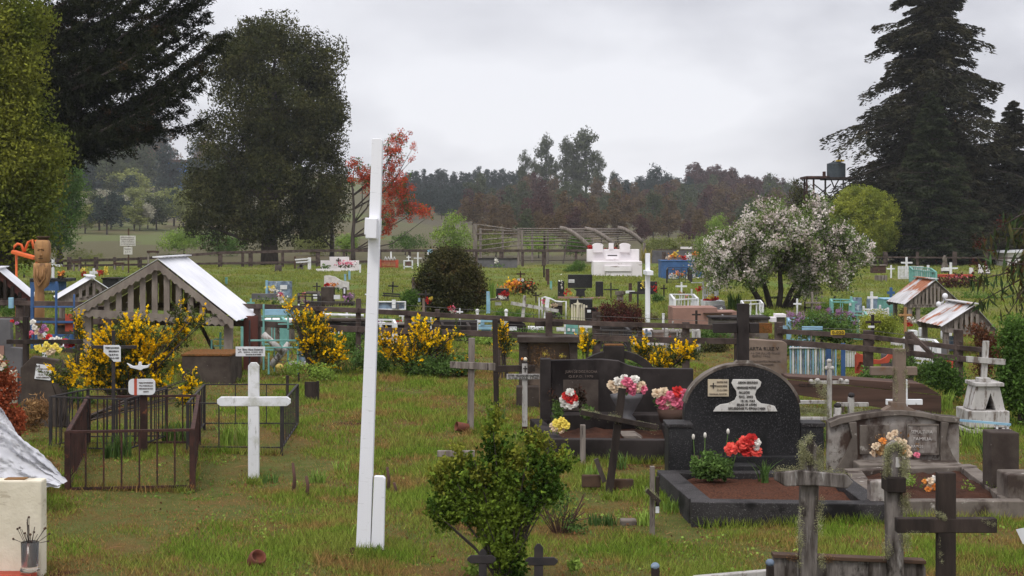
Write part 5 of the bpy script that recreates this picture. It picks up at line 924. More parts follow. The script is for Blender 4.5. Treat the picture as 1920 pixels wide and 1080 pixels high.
for i,(x,y,h,n,lb) in enumerate([(1130,985,.12,90,'dark green leafy grass clump right of the twiggy bush'),(1210,985,.14,60,'grass clump around the crooked grey cross'),(700,1040,.08,30,'grass at the foot of the white post'),(595,905,.14,60,'tall grass tuft right of the small white cross'),(505,905,.12,50,'grass tuft beside the small white cross'),(640,885,.14,50,'tall grass tuft left of the white post'),(1160,880,.22,50,'weedy tuft behind the leaning cross'),(1110,900,.2,50,'weedy tuft at the foot of the leaning cross'),(1870,860,.25,160,'tall green grass right of the curved headstone'),(1830,840,.3,120,'tall grass below the white monument'),(220,860,.3,120,'long grass growing inside the rusty railing'),(440,835,.3,140,'long grass inside the low black railing'),(330,830,.3,90,'long grass between the railings'),(960,830,.16,70,'grass tuft at the foot of the thin white cross'),(800,700,.4,90,'dark strap leaved clump under the yellow broom'),(1480,980,.1,60,'grass along the front of the black kerb'),(930,790,.25,60,'long grass at the foot of the dark leaning cross'),(1760,770,.3,120,'long grass behind the grey headstone'),(1540,840,.3,80,'long grass under the lichen fence'),(115,915,.2,60,'grass between the plastic and the rusty railing'),(640,700,.3,70,'grass at the foot of the fence left of the white post'),(1260,960,.16,50,'grass beside the left side of the black kerb')]):
    t=T('grass_tuft',lb,'grass tuft',x,y); blades(t,[L_green,L_bright][i%2],n,h,x,y,1,i+90,w=.006,spread=.55,bx=26 if n>60 else 15)
# yellow broom bushes
def broom(label,px,py,bl,nc,seed,Y=None):
    t=T('broom_bush',label,'bush',px,py,'yellow flowering broom bushes',at=at3(px,py,Y) if Y else None); s=t.s
    b=MB(); rd=random.Random(seed)
    for q in bl:
        for j in range(5): e=t.P(q[0]+rd.uniform(-.7,.7)*q[2],q[1]+rd.uniform(-.8,.5)*q[3],rd.uniform(-.3,.3)); b.tube([(rd.uniform(-.1,.1),0,0),(e.x*.5,e.y*.4,e.z*.55),e],[.012,.008,.003],4)
    b.build('stems',M_trunk,t.o); sprigs(t,'green_twigs',L_broom,[(q[0],q[1]+q[3]*.25,q[2]*.95,q[3]) for q in bl],int(nc*.9),.26,26,.055,seed,up=.8,asp=.25,yf=.7,sp=.02,bias=.6); sprigs(t,'flowers',L_yel,[(q[0],q[1]-q[3]*.1,q[2],q[3]*.95) for q in bl],int(nc*.62),.24,26,.036,seed+1,up=.75,asp=.75,yf=.8,sp=.016,bias=.5); return t
broom('big yellow flowering broom bush filling the front of the large shelter',240,760,[(230,640,70,30),(200,670,60,32),(270,670,55,35),(180,700,50,28),(290,710,35,28),(325,640,30,20),(338,580,12,35),(345,615,14,20),(140,690,25,12),(250,620,50,22),(220,710,60,26),(370,600,26,8)],560,81,Y=20.4)
broom('yellow broom sprig climbing by the left post of the shelter',147,700,[(147,610,6,14),(150,625,5,20)],20,82,Y=23.4)
broom('yellow flowering broom bush in front of the fence right of the turquoise frames',590,705,[(560,600,12,25),(585,610,28,25),(590,640,35,32),(620,660,32,28),(543,575,6,14),(605,680,28,14),(575,650,14,18)],300,83)
broom('wide yellow flowering broom along the fence right of the white post',775,705,[(740,655,22,24),(790,620,18,16),(800,645,40,16),(835,655,20,18),(770,670,40,16),(850,625,8,8),(720,640,12,12),(862,690,12,14)],260,84)
broom('narrow yellow broom sprig in front of the fence left of the mossy stub cross',943,710,[(942,632,9,18),(948,650,8,14)],40,85)
broom('small yellow broom sprig right of the capped concrete frame',1097,720,[(1098,646,11,14)],26,86)
broom('yellow broom bush behind the stone arch',1230,720,[(1205,655,18,12),(1240,675,34,12),(1290,660,20,12),(1270,668,25,10),(1215,668,10,12)],130,87,Y=22.5)
broom('yellow broom twigs trailing at the left of the dark railing',120,800,[(112,705,12,6),(130,718,12,5),(355,720,8,14),(345,745,8,10)],36,88,Y=17.6)
# hanging leaves at the right edge
t=T('overhanging_tree','tree at the right edge with long drooping dark leaves','tree',2010,760,at=at3(2010,760,21)); s=t.s; b=MB(); b.tube([(0,0,-.1),(.05,0,1),(0,0,2.2),(-.1,0,3.4)],[.09,.08,.06,.03],8); r=np.random.default_rng(4); rd=random.Random(4); Ps=[]; Ds=[]
for x,y in [(1815,480),(1840,455),(1870,470),(1900,440),(1830,530),(1860,520),(1885,500),(1910,520),(1850,570),(1880,600),(1900,570),(1905,640),(1880,560),(1895,480),(1860,430),(1905,410),(1915,600)]:
    a=Vector((-.05,0,rd.uniform(1,3))); e=t.P(x,y,rd.uniform(-.5,.5)); m=(a+e)/2+Vector((0,0,.15)); b.tube([a,m,e],[.02,.012,.004],5)
    for k in range(30):
        u=rd.uniform(.25,1); p=a*(1-u)**2+m*2*u*(1-u)+e*u*u+Vector((rd.gauss(0,.05),rd.gauss(0,.08),-rd.uniform(0,.12))); Ps.append(list(p)); Ds.append([rd.gauss(0,.25),rd.gauss(0,.25),-1])
b.build('branches',M_trunk,t.o,smooth=True); P=np.array(Ps); V,Fa=cards(P,.20,r,.17,dirs=np.array(Ds)); link('leaves',np_mesh('leaves',V,Fa,L_hang),t.o); foliage(t,'flower_spikes',L_redb,[(1875,420,12,25),(1845,500,22,10),(1900,505,25,10),(1830,455,14,12)],40,14,.06,.03,91)
tree('evergreen_shrub','dense dark green shrub at the right edge beside the white monument',1915,800,[(1915,700,35,50),(1905,640,30,45),(1925,740,30,45),(1890,720,14,40)],L_mid,330,40,.11,.05,.04,seed=92,cat='shrub')
tree('orange_shrub','reddish brown leaved shrub in front of the low rusted shelter',1840,735,[(1850,640,26,14),(1835,620,18,10),(1858,665,18,26),(1845,690,14,20)],leafm('orange_brown_leaves',(.20,.08,.045),(.10,.06,.035),sc1=4),120,30,.08,.04,.03,seed=93,cat='shrub')

# scattered twigs and straw on the lawn
rd=random.Random(31); b=MB()
for k in range(420):
    Y=8.5*(32/8.5)**rd.random(); px=rd.uniform(-100,2020); x=(px-960)*Y/F; z=float(gz(x,Y))+.012; a=rd.uniform(0,PI); L_=rd.uniform(.03,.12); d=Vector((math.cos(a)*L_,math.sin(a)*L_,rd.uniform(-.005,.02))); b.tube([Vector((x,Y,z)),Vector((x,Y,z+.008))+d*.5,Vector((x,Y,z))+d],[.0025,.0025,.0015],4)
tag(b.build('fallen_twigs',M_straw),'pale fallen twigs and straw scattered in the grass','twigs',kind='stuff')
r=np.random.default_rng(8); n=1900; Y=8.4*(30/8.4)**r.random(n); X=(r.uniform(-100,2020,n)-960)*Y/F; P=np.stack([X,Y,gz(X,Y)+.012+r.random(n)*.01],1); V,Fa=cards(P,.026,r,.6,flat=.2); tag(link('dead_leaves',np_mesh('dead_leaves',V,Fa,leafm('dead_leaves',(.26,.11,.05),(.13,.07,.04),sc1=3))),'small brown dead leaves scattered in the grass','dead leaves',kind='stuff')
n=6000; Y=8.4*(34/8.4)**r.random(n); X=(r.uniform(-100,2020,n)-960)*Y/F; k=(np.sin(X*2.3+Y)+np.sin(Y*3.1-X*1.2)>.4); c=np.stack([X,Y,gz(X,Y)+.01],1)[k]; P=(c[:,None,:]+r.normal(size=(len(c),5,3))*np.array([.02,.02,.006])).reshape(-1,3); V,Fa=cards(P,.024,r,.8,flat=.3); tag(link('clover',np_mesh('clover',V,Fa,L_bright)),'small broad leaved weeds and clover in the lawn','clover',kind='stuff')

# longer grass left uncut against posts, kerbs and railings
segs=[(1316,975,1640,980,160),(1252,900,1312,968,60),(1045,866,1250,866,120),(1008,800,1040,862,40),(127,920,361,918,110),(361,918,372,850,40),(668,1040,720,1042,26),(466,900,486,902,16),(870,812,894,812,16),(975,828,992,828,14),(1640,975,1890,978,110),(1130,928,1160,930,20),(350,850,528,850,90),(90,850,236,850,70),(0,690,1290,712,560),(1290,712,1800,745,200),(330,724,470,712,70),(80,930,120,918,24),(838,892,872,892,14),(1215,1004,1232,1004,12),(1470,782,1765,784,120),(1806,835,1892,835,60),(1088,880,1100,880,10)]
r=np.random.default_rng(12); Ps=[]
for x0,y0,x1,y1,k in segs:
    u=r.random(k*6); X0=x0+(x1-x0)*u; Y0=y0+(y1-y0)*u; Y=H*F/(Y0-HZ)-np.abs(r.normal(size=k*6))*.05+.02; Ps.append(np.stack([(X0-960)*Y/F+r.normal(size=k*6)*.02,Y],1))
Q=np.concatenate(Ps); n=len(Q); Z=gz(Q[:,0],Q[:,1]); P=np.stack([Q[:,0],Q[:,1],Z],1); az=r.uniform(0,2*PI,n); dv=np.stack([np.cos(az),np.sin(az),0*az],1); h=r.uniform(.04,.11,(n,1)); ln=np.stack([r.normal(size=n)*.4,r.normal(size=n)*.4,np.ones(n)],1); wv=dv*.0045*(Q[:,1:2]/12)**.6
V=np.stack([P-wv,P+wv,P+ln*h],1).reshape(-1,3); tag(link('long_grass',np_mesh('long_grass',V,np.arange(3*n).reshape(-1,3),M_blade)),'longer uncut grass along kerbs, posts and railings','grass',kind='stuff')
# ---------------- graves on the back lawn and behind the fence ----------------
def stone(label,px,py,parts,name='headstone',cat='headstone',Y=None,group=None):
    """parts: (name, material, x0,x1,ytop,ybot,d0,d1)"""
    t=T(name,label,cat,px,py,group,at=at3(px,py,Y) if Y else None)
    for p in parts: t.box(p[0],p[1],[p[2:]],.004)
    return t
def cx(label,px,py,top,a0,a1,ay,uw,aw,m,Y=None,group=None,dep=.06): return cross(label,px,py,top,a0,a1,ay,uw,aw,m,dep=dep,group=group,at=at3(px,py,Y) if Y else None,bev=.003)
def blob(t,name,m,x,y,rx,ry,n,sz,seed,asp=.7,d=0):
    r=np.random.default_rng(seed); s=t.s; P=np.stack([(x-t.px)*s+r.normal(size=n)*rx*s*.5,d+r.normal(size=n)*rx*s*.35,(t.py-y)*s+r.normal(size=n)*ry*s*.5],1); V,Fa=cards(P,sz,r,asp); link(name,np_mesh(name,V,Fa,m),t.o)
def flowers(label,x,y,Y,L_,n=26,sz=.09,cat='flowers'):
    t=T('flower_bouquet',label,cat,x,y,at=at3(x,y,Y))
    for i,(a,b,r1,r2,m) in enumerate(L_): blob(t,'flowers',m,a,b,r1,r2,n,sz,int(x)+i)
    return t
fl=[]
# white double tomb
t=T('double_tomb','large white masonry double tomb with two rounded headboards','tomb',1155,517); s=t.s
MB().box(t.X(1113),t.X(1204),0,2.4,-.1,t.Z(490)).build('base',M_wtomb,t.o,bev=.02); MB().box(t.X(1133),t.X(1184),-.12,-.003,t.Z(509),t.Z(498)).build('front_panel',M_wtomb,t.o,bev=.02); MB().box(t.X(1136),t.X(1184),-.05,-.002,-.1,t.Z(510)).build('lower_panel',M_wtomb,t.o,bev=.02)
MB().box(t.X(1104),t.X(1204),1.9,2.45,t.Z(492),t.Z(468)).build('back_wall',M_wtomb,t.o,bev=.02)
for x0,x1 in ((1115,1134),(1167,1186)):
    m=(x0+x1)/2; r_=(x1-x0)/2+1; t.poly('headboard',M_wtomb,[(x1,474),(x1,462)]+[(m+r_*math.cos(math.radians(a)),461-5*math.sin(math.radians(a))) for a in range(0,181,20)]+[(x0,462),(x0,474)],1.7,2.2,.01)
t.box('niche',M_wtomb,[(1139,1163,477,487,1.2,1.6),(1146,1155,456,470,1.9,2.2)],.01); t.box('niche_slot',M_ink,[(1142,1160,478.5,480.5,1.19,1.21)],0)
flowers('red flowers piled between the two headboards of the white double tomb',1151,477,88,[(1150,470,14,7,L_r),(1150,466,18,8,L_redb),(1138,476,7,5,L_redb),(1162,472,6,7,L_r),(1108,465,5,4,L_r)],80,.14)
# tall white cross seen edge on at the back
t=T('tall_cross','tall white wooden cross seen edge on behind the middle fence','cross',1215,604); t.box('upright',M_wpure,[(1210.5,1219,475,606,0,.14)],.005); MB().box(t.X(1209),t.X(1221),-.6,.5,t.Z(515),t.Z(507)).build('crossbar',M_wpure,t.o,bev=.005)
t.box('foot_board',M_wpure,[(1212,1217,588,608,-.03,-.003)])
# dark monument
t=T('dark_monument','dark granite monument with wide raised panel between two columns','monument',1088,560); t.box('panel',M_granite,[(1065,1110.5,515,540,0,.2)],.01); t.poly('stem',M_granite,[(1075,541),(1101,541),(1096,546),(1098,560),(1080,560),(1081,546)],.02,.18); t.box('column',M_granite,[(1046,1058,527,560,0,.2)],.01); t.box('column',M_granite,[(1117,1131,528,556,0,.2)],.01)
t.box('kerb',M_pink,[(1046,1084,556,560,-.5,-.02)]); t.box('kerb',M_pink,[(1094,1136,557,561,-.5,-.02)]); t.box('plaque',M_plaq,[(1066,1077,524,530,-.02,-.001)]); t.text('lettering',M_ink2,'FAMILIA',1067,1076,527,2,-.03)
flowers('white lilies on the left column of the dark monument',1052,540,G(1088,560).y-.2,[(1053,535,5,14,L_w)],14,.08)
flowers('red flowers at the foot of the dark monument',1066,548,G(1088,560).y-.2,[(1065,547,7,6,L_r),(1070,550,4,3,L_y)],22,.08)
cross('thin black iron cross on a short post right of the dark monument',1145.5,562,530,1132,1160,543,2.5,2.5,M_iron)
stone('brown wooden post with white name board behind the red bush',1182,566,[('post',M_brown,1179,1185,531,566,0,.1),('name_board',M_plaq,1173,1190,545,550,-.03,-.002)],'grave_marker','grave marker')
stone('short stub post with pale sloping cap right of the dark monument',1163,566,[('post',M_wood,1157,1169,553,566,0,.15),('cap',M_conc,1154,1172,546,553,-.05,.2)],'grave_marker','grave marker')
stone('black headstone with yellow flowers left of the tall white edge on cross',1204,556,[('slab',M_granite,1196,1233,528,552,.1,.25),('planter',M_granite,1219,1244,562,576,-1.5,-.9)]); flowers('yellow flowers against the black headstone by the tall edge on cross',1206,535,G(1204,556).y-.1,[(1206,534,5,7,L_y),(1227,541,7,8,L_r)],26,.08)
tree('leafy_shrub','small green shrub in the black planter right of the tall white edge on cross',1233,568,[(1234,559,12,8)],L_green,40,26,.09,.05,.02,seed=120,cat='plant',limbs=False)
cx('thin dark metal cross with arms at ankle height left of the tall edge on cross',1196,580,546,1180,1212,549,3,4,M_iron)
# posts
for x,a,b,m,lb in [(1020,498,520,M_wooddk,'dark square post on the lawn below the pergola'),(1024.5,505,527,M_brown,'middle brown post of three on the lawn below the pergola'),(1028,505,535,M_brown,'lowest brown post of three on the lawn below the pergola'),(1033,528,543,M_teal,'turquoise peg beside the three brown posts'),(647,515,528,M_lblue,'light blue peg left of the white post'),(655,509,524,M_lblue,'taller light blue peg left of the white post'),(424,521,533,M_teal,'turquoise peg behind the roof of the large shelter'),(675,497,511,M_white,'short white peg right of the white stepped headstone'),(1244,589,632,M_white,'white square post behind the fence right of the tall edge on cross'),(1287,591,604,M_white,'white tipped post above the fence right of the white square post'),(1331.6,597,625,M_white,'thin white post above the fence left of the granite cross'),(1300,617,640,M_white,'short white post between the rails'),(1645,612,638,M_white,'round topped white post behind the right part of the fence')]:
    t=T('post' if m!=M_teal and m!=M_lblue else 'peg',lb,'post',x,b); w_=2.5 if b<530 else 3; t.box('shaft',m,[(x-w_*.7,x+w_*.7,a,b+1,0,.08)],.006); t.box('cap',m,[(x-w_*.8,x+w_*.8,a-1,a,-.01,.09)],.003)
# pergola
t=T('pergola','long weathered pergola frame of posts, wires and bent arches behind the lawn','pergola',1000,496,at=at3(1000,499,118)); s=t.s
Pw=M_wood
t.bars('post',Pw,[(893,502,893,417)],.3,.3,dep=-4); 
for x,d in ((899,4),(972,-3),(978,-3),(1027,0),(1023,4),(942,4),(999,3)): t.bars('post',Pw if x!=1023 else M_wooddk,[(x,502,x,428 if x>960 else 424)],.17,.17,dep=d)
t.bars('post',Pw,[(1055,502,1067,430)],.14,.14,dep=1); t.bars('post',Pw,[(1210,500,1210,452)],.2,.2,dep=1); t.bars('post',Pw,[(1110,500,1116,430)],.12,.12,dep=3)
for x0,y0,x1,y1 in [(1047,425,1105,464),(1096,426,1152,456),(1163,424,1211,452)]:
    pth=[]
    for k in range(7): u=k/6; pth.append((x0+(x1-x0)*u,y0+(y1-y0)*(u**1.7),(-3,0,3)[[1047,1096,1163].index(x0)]))
    t.tube('arch',M_wood,[pth],.17)
for k,(y0,y1) in enumerate([(418,429),(427,431),(436,435),(447,441),(458,448),(466,456)]): t.tube('purlin',Pw,[[(893,y0,-4),(975,y1,-3)]],.045,n=5)
for k,y in enumerate([426,430,434,438,443,449,456]): t.tube('purlin',Pw,[[(970,y,-3),(1050,y,0),(1108 if k>3 else 1165,y+ (0 if k<2 else k),3)]],.05,n=5)
for k in range(6): t.tube('purlin',Pw,[[(1060+k*8,427+k*5,-2),(1172+k*6,427+k*4,3)]],.045,n=5)
t.box('netting',M_wooddk,[(960,1100,485,486,0,.05)],0)
# yellow ornamental grasses
for i,(x,y,h,lb) in enumerate([(1212,494,1.3,'golden ornamental grass right of the white double tomb'),(1318,486,.95,'golden ornamental grass behind the blue tomb')]): t=T('ornamental_grass',lb,'grass clump',x,y); blades(t,leafm('golden_reeds',(.42,.34,.09),(.26,.24,.08),sc1=2),70,h,x,y,1,130+i,w=.05,spread=.35,bx=9)
# blue tomb
t=T('blue_tomb','long blue painted tomb behind a small black railing','tomb',1280,522); MB().box(t.X(1240),t.X(1321),0,1.6,-.1,t.Z(490)).build('box',M_blue,t.o,bev=.01); t.box('lid',M_blue,[(1239,1322,488,490,-.03,1.63)],.01)
flowers('orange and yellow flowers on the left of the blue tomb',1263,484,80,[(1263,481,9,6,L_o),(1266,477,5,5,L_y),(1254,484,6,4,L_c)],40,.13); flowers('red and white flowers in the middle of the blue tomb',1285,486,80,[(1283,486,8,7,L_r),(1292,482,8,9,L_w),(1303,476,5,4,L_o),(1300,488,8,6,L_w)],44,.13)
railing('grave_railing','small black iron railing in front of the blue tomb','railing',[(1250,506),(1297,506),(1290,502),(1252,502)],.62,M_iron,step=.25,w=.03,rail=.04)
cx('thin black cross in front of the blue tomb',1268,515,488,1262,1273,497,2,2,M_iron)
tree('flower_bed','mound of orange and white flowers in the black railing','flower',0,0,[],L_green,1,1,1,1,1) if 0 else None
flowers('orange and white flower bed inside the black railing of the blue tomb',1275,522,G(1275,524).y,[(1273,514,14,6,L_o),(1280,517,18,6,L_green),(1295,518,14,6,L_w),(1262,518,8,5,L_w)],60,.10,'flower bed')
stone('dark grey headstone wall behind the blue tomb',1243,494,[('slab',M_grey,1224,1300,470,494,1,1.3),('top_stone',M_wtomb,1279,1300,463,467,1,1.3),('top_stone',M_conc,1283,1298,468,470,1,1.3)],'headstone','headstone')
# white railing graves
railing('grave_railing','white railing grave with white cross left of the white stand','railing',[(1265,562),(1308,560),(1300,552),(1257,552)],.42,M_white,step=.13,w=.03,rail=.06)
cx('white cross inside the white railing on the lawn',1278,563,529,1267,1288,537,3,3,M_white); flowers('dried pink wreath at the foot of the white cross on the lawn',1279,556,G(1278,566).y,[(1279,550,8,4,M_straw),(1284,562,9,5,L_p)],30,.08)
t=T('white_stand','white slatted grave stand with small cross and stepped top','grave stand',1335,574); t.box('post',M_white,[(1317,1320,528,566,0,.06),(1343,1350,538,570,.3,.36)]); t.box('frame',M_white,[(1317,1350,538,541,.1,.16),(1320,1346,552,555,.1,.16),(1300,1322,530,532,.5,.55),(1299,1302,543,556,.5,.55)],.003)
for i in range(6): t.box('slat',M_white,[(1322+i*4.4,1324.5+i*4.4,541,566,.12,.15)],0)
t.poly('top_step',M_white,[(1327,538),(1327,533),(1331,533),(1331,528),(1337,528),(1337,533),(1341,533),(1341,538)],.1,.2,.003); MB().box(t.X(1317),t.X(1354),-.6,.5,-.05,t.Z(563)).build('planter',M_white,t.o,bev=.01)
flowers('red and yellow flowers in the white planter',1335,560,G(1335,576).y,[(1335,556,9,6,L_y),(1340,561,10,4,L_r),(1327,562,6,4,L_r)],34,.09); flowers('red flowers on the left of the white stand',1312,542,G(1335,574).y,[(1311,541,6,7,L_r)],24,.09)
railing('grave_railing','thin white railing under the left stems of the blossoming tree','railing',[(1395,571),(1430,569),(1425,563),(1390,564)],.45,M_white,step=.22,w=.03,rail=.04)
t=T('spiky_plant','dark spiky leaved plant left of the blossoming tree stems','plant',1378,580); blades(t,L_green,70,.6,1378,580,1,140,w=.018,spread=.4,bx=12)
t=T('round_marker','small grey rounded marker with tiny cross right of the white planter','grave marker',1350,588); t.poly('mound',M_grey,[(1336,588),(1336,578),(1341,573),(1352,571),(1360,574),(1363,588)],0,.4,.01); t.box('tiny_cross',M_plaq,[(1351.5,1353,576,583,-.02,-.003),(1349.5,1355,578,579.5,-.023,-.004)],0)
stone('wide pink cement tomb slab behind the fence',1320,612,[('slab',M_pink,1262,1345,577,612,0,1.2),('slab_low',M_pink,1345,1382,584,612,0,.9),('edge',M_brown,1318,1372,586,588,-.1,-.003)],'tomb','tomb')
cx('small dark cross on the pink tomb slab',1306,618,582,1298,1314,590,4,3,M_wooddk)
# blue and pale stones left of post
stone('blue marbled headstone with white plaque behind the fence left of the white post',520,560,[('slab',M_bluegr,497,544,528,560,.3,.5),('wing',M_lblue,496,500,526,560,.2,.29),('plaque',M_plaq,523,536,535,543,.27,.298),('front_box',M_grey,480,526,549,573,-.9,-.6)])
flowers('yellow and white flowers on the blue marbled headstone',510,543,G(520,560).y-.1,[(510,541,9,6,L_y),(513,545,8,4,L_w)],40,.10); flowers('mixed garden flowers in front of the blue marbled headstone',505,570,G(505,575).y,[(495,562,12,5,L_green),(528,560,9,8,L_w),(515,566,9,5,L_green),(525,552,4,3,L_p)],40,.09,'flower bed')
t=T('pale_headstone','pale translucent looking headstone with curved top and dark central block','headstone',627,574); t.poly('slab',M_marb,[(604,542),(604,518),(612,517),(625,520),(636,527),(651,530),(651,545)],.5,.62,.004); t.box('block',M_concd,[(601,625,539,578,.1,.45)],.01); t.box('table',M_concd,[(572,662,566,574,0,.6)],.01); t.box('plaque',M_plaq,[(587,598,552,560,-.03,-.001),(626,638,553,561,-.03,-.001)],.002); t.box('ledge',M_conc,[(572,601,547,551,.2,.5),(640,662,552,560,.2,.5)],.004); t.box('niche',M_ink,[(641,649,539,552,.15,.19)],.01); t.box('niche_figure',M_plaq,[(643.5,646.5,541,551,.11,.148)],.004)
cx('small black cross with white figure on the pale headstone ledge',594,548,530,587,601,537,2.5,2,M_iron,Y=G(627,574).y+.3)
flowers('purple flowers at the right end of the pale headstone',655,560,G(627,574).y-.1,[(655,557,9,7,L_lil),(655,561,6,4,L_green)],40,.09); flowers('pink flowers at the left end of the pale headstone',570,562,G(627,574).y-.1,[(570,552,4,8,L_p),(571,565,8,4,L_lil)],24,.08); flowers('orange flowers between the plaques of the pale headstone',632,538,G(627,574).y+.3,[(625,534,8,3,L_o),(634,543,7,5,L_green),(612,534,5,3,L_r)],26,.09)
# row along back fence
t=T('stepped_wall','low white stepped headstone wall with white kerb at the back fence','headstone',632,508); t.poly('wall',M_wtomb,[(598,508),(598,489),(615,489),(615,482),(651,482),(651,489),(670,489),(670,508)],.8,1.1,.01); t.box('kerb',M_wtomb,[(594,666,504,509,-.4,-.1)],.01); t.box('black_cross',M_ink,[(631,633,484,496,.74,.795),(627.5,636.5,487,489,.735,.798)],0)
flowers('pink flowers growing over the white stepped wall',648,500,G(632,508).y-.05+.3,[(648,493,16,5,L_p),(648,499,20,4,L_bush),(610,500,10,5,L_green)],60,.13,'flower bed')
t=T('broken_enclosure','white board and fallen timbers of a broken grave enclosure at the back fence','enclosure',568,506); t.box('board',M_white,[(577,583,483,506,0,.1)],.01); t.bars('rail',M_white,[(553,487,580,485)],.08,.1); t.bars('rail',M_white,[(555,492,583,490)],.08,.1); t.bars('timber',M_wood,[(556,503,578,490),(560,490,566,505)],.15,.1,dep=.3); t.box('post',M_totdk,[(550,553,481,504,.3,.4)])
t=T('tree_stump','short sawn tree stump on the lawn below the huge tree','tree stump',522,510); MB().lathe([(.26,-.05),(.22,.1),(.21,.42),(.2,.43)],n=14).build('stump',M_trunk,t.o,smooth=True)
t=T('red_fence_grave','red orange picket grave enclosure at the back fence right of the white post','grave enclosure',730,503); t.box('rail',M_redp,[(712,747,489,490.5,0,.06),(712,747,499,500.5,0,.06)],0); t.box('post',M_redp,[(712,714.5,486,504,-.05,.08),(742,747,487,504,-.05,.08)],0)
for i in range(12): t.box('picket',M_redp,[(715+i*2.3,716.2+i*2.3,488,503,.0,.05)],0)
t.box('statue',M_white,[(730.5,733.5,472,486,.5,.6)],.02); t.tube('scrollwork',M_white,[[(720+i*5.5,488,.4),(722+i*5.5,482,.4),(724.5+i*5.5,488,.4)] for i in range(4)],.04)
t=T('white_shrine','small white box shaped shrine with little cross on top','shrine',765,506); t.box('frame',M_white,[(756.5,774,488,490,0,.3),(756.5,774,499,501,0,.3),(756.5,758.5,490,506,0,.3),(772,774,490,506,0,.3)],0); t.box('picture',M_redb if 0 else M_pink,[(760,770,491,498,.2,.25)],0); t.box('little_cross',M_white,[(765,767,479,488,.1,.15),(762,770,481.5,483.5,.09,.16)],0)
cx('white cross with round arm ends at the back fence right of the shrine',783.5,502,473,776,791,484,2.6,1.5,M_white)
t=T('cloth','blue and white cloth hanging on the back fence above the bronze bush','cloth',806,478,at=at3(806,478,107)); t.poly('cloth',M_lblue,[(801,469),(810,467),(811,474),(804,476)],0,.05); t.poly('white_part',M_plaq,[(801,473),(807,472),(808,478),(802,478)],-.06,-.01)
stone('low blue grey tomb wall at the left end of the pergola',930,502,[('wall',M_bluegr if 0 else M_grey,896,970,486,502,0,.4),('coping',M_stain,896,970,484,486,-.05,.45)],'tomb','tomb'); flowers('white flowers in front of the low blue grey tomb wall',931,492,97,[(931,489,5,7,L_w),(934,498,14,4,L_green)],30,.13)
t=T('lawn_cross','black double barred iron grave frame with cross left of the bronze bush','grave frame',735,562); t.bars('upright',M_iron,[(736,549,737,528)],.05,.04); t.bars('crossbar',M_iron,[(728,536,747,537)],.05,.04); t.bars('frame',M_iron,[(718,550,750,552),(717,554,752,556)],.05,.04); t.box('leg',M_iron,[(720,722,552,562,0,.04),(748,750,554,562,0,.04)])
stone('white pillar headstone left of the bronze bush',776,556,[('pillar',M_conc,772,777,520,556,0,.2),('side',M_conc,777,788,530,556,.2,.3)]); 
stone('blue and white framed memorial panel right of the white post behind the fence',733,590,[('panel',M_bluegr,706,760,567,580,.05,.1),('frame_top',M_white,705,761,565,567,0,.12),('frame_bottom',M_white,705,761,579,581,0,.12),('frame_side',M_white,758.5,761,567,579,0,.12),('white_block',M_white,735,742,562,578,-.05,-.003),('small_block',M_grey,744,748,570,580,-.06,-.003)],'memorial_tablet','memorial')
cx('dark cross with short arms and red flowers before the bronze bush',798,592,544,783,807,552,3,3,M_iron); flowers('red flowers on the dark cross before the bronze bush',801,563,G(798,592).y-.1,[(802,562,6,6,L_r),(808,560,4,3,L_y)],26,.07)
cx('dark orange painted cross left of the bronze bush stem',795,590,560,788,799,580,3,2,M_tan) if 0 else None
stone('pale tan post left of the small red flowers',796,598,[('post',M_tan,792,796,560,598,0,.1),('plate',M_bluegr,784,788,559,566,0,.05)],'grave_marker','grave marker')
stone('light blue column behind the fence right of the bronze bush',916,590,[('column',M_lblue,912,919,547,588,0,.2),('shelf',M_conc,920,955,561,564,.1,.5),('black_box',M_granite,930,954,542,561,.3,.5),('white_slabs',M_wtomb,928,940,567,573,.2,.4)]); flowers('red bouquet lying on the shelf right of the light blue column',946,556,G(916,590).y,[(947,551,9,6,L_r),(943,557,8,4,L_w)],40,.09)
t=T('spiky_plant','green spiky plant between the light blue column and the red bouquet',924,0,0) if 0 else T('spiky_plant','green spiky plant between the light blue column and the red bouquet','plant',924,566,at=at3(924,562,G(916,590).y)); blades(t,L_bright,30,.5,924,562,1,150,w=.02,spread=.3,bx=5)
# orange flower plot
t=T('flower_plot','low red brown grave plot overflowing with orange flowers','grave plot',977,554); t.box('frame',M_rust,[(997,999,527,554,0,.06),(955,957,527,552,.6,.66),(957,999,528,530,.6,.66)],0); t.box('name_board',M_plaq,[(970,982,523,529,.2,.25)]); t.bars('crossbar',M_rust,[(968,514,985,514),(976,509,976,524)],.05,.05,dep=.3); t.text('lettering',M_ink,'E y L',971,981,526,3,.19)
blob(t,'orange_flowers',L_o,966,536,24,11,200,.10,1); blob(t,'yellow_flowers',L_yel,963,533,14,9,90,.10,2); blob(t,'greenery',L_bush,982,541,26,14,260,.12,3); blob(t,'red_flowers',L_r,985,534,20,8,40,.08,4)
t=T('wavy_frame','white wavy topped metal frame around a small grave behind the fence','grave frame',1036,602); t.tube('frame',M_white,[[(1011,602,0),(1011,558,0),(1022,557,0),(1032,560,0),(1042,565,0),(1052,566,0),(1061,565,0),(1061,602,0)],[(1017,602,.3),(1017,558,.3)]],.02); t.box('stone',M_stain,[(1035,1056,569,600,.5,.7)],.01); t.box('plaque',M_conc,[(1046,1055,569,575,.46,.498)])
flowers('cream flowers inside the white wavy frame',1030,580,G(1036,602).y+.2,[(1019,565,4,6,L_p),(1040,572,7,4,L_c),(1045,590,14,6,L_green)],26,.06)
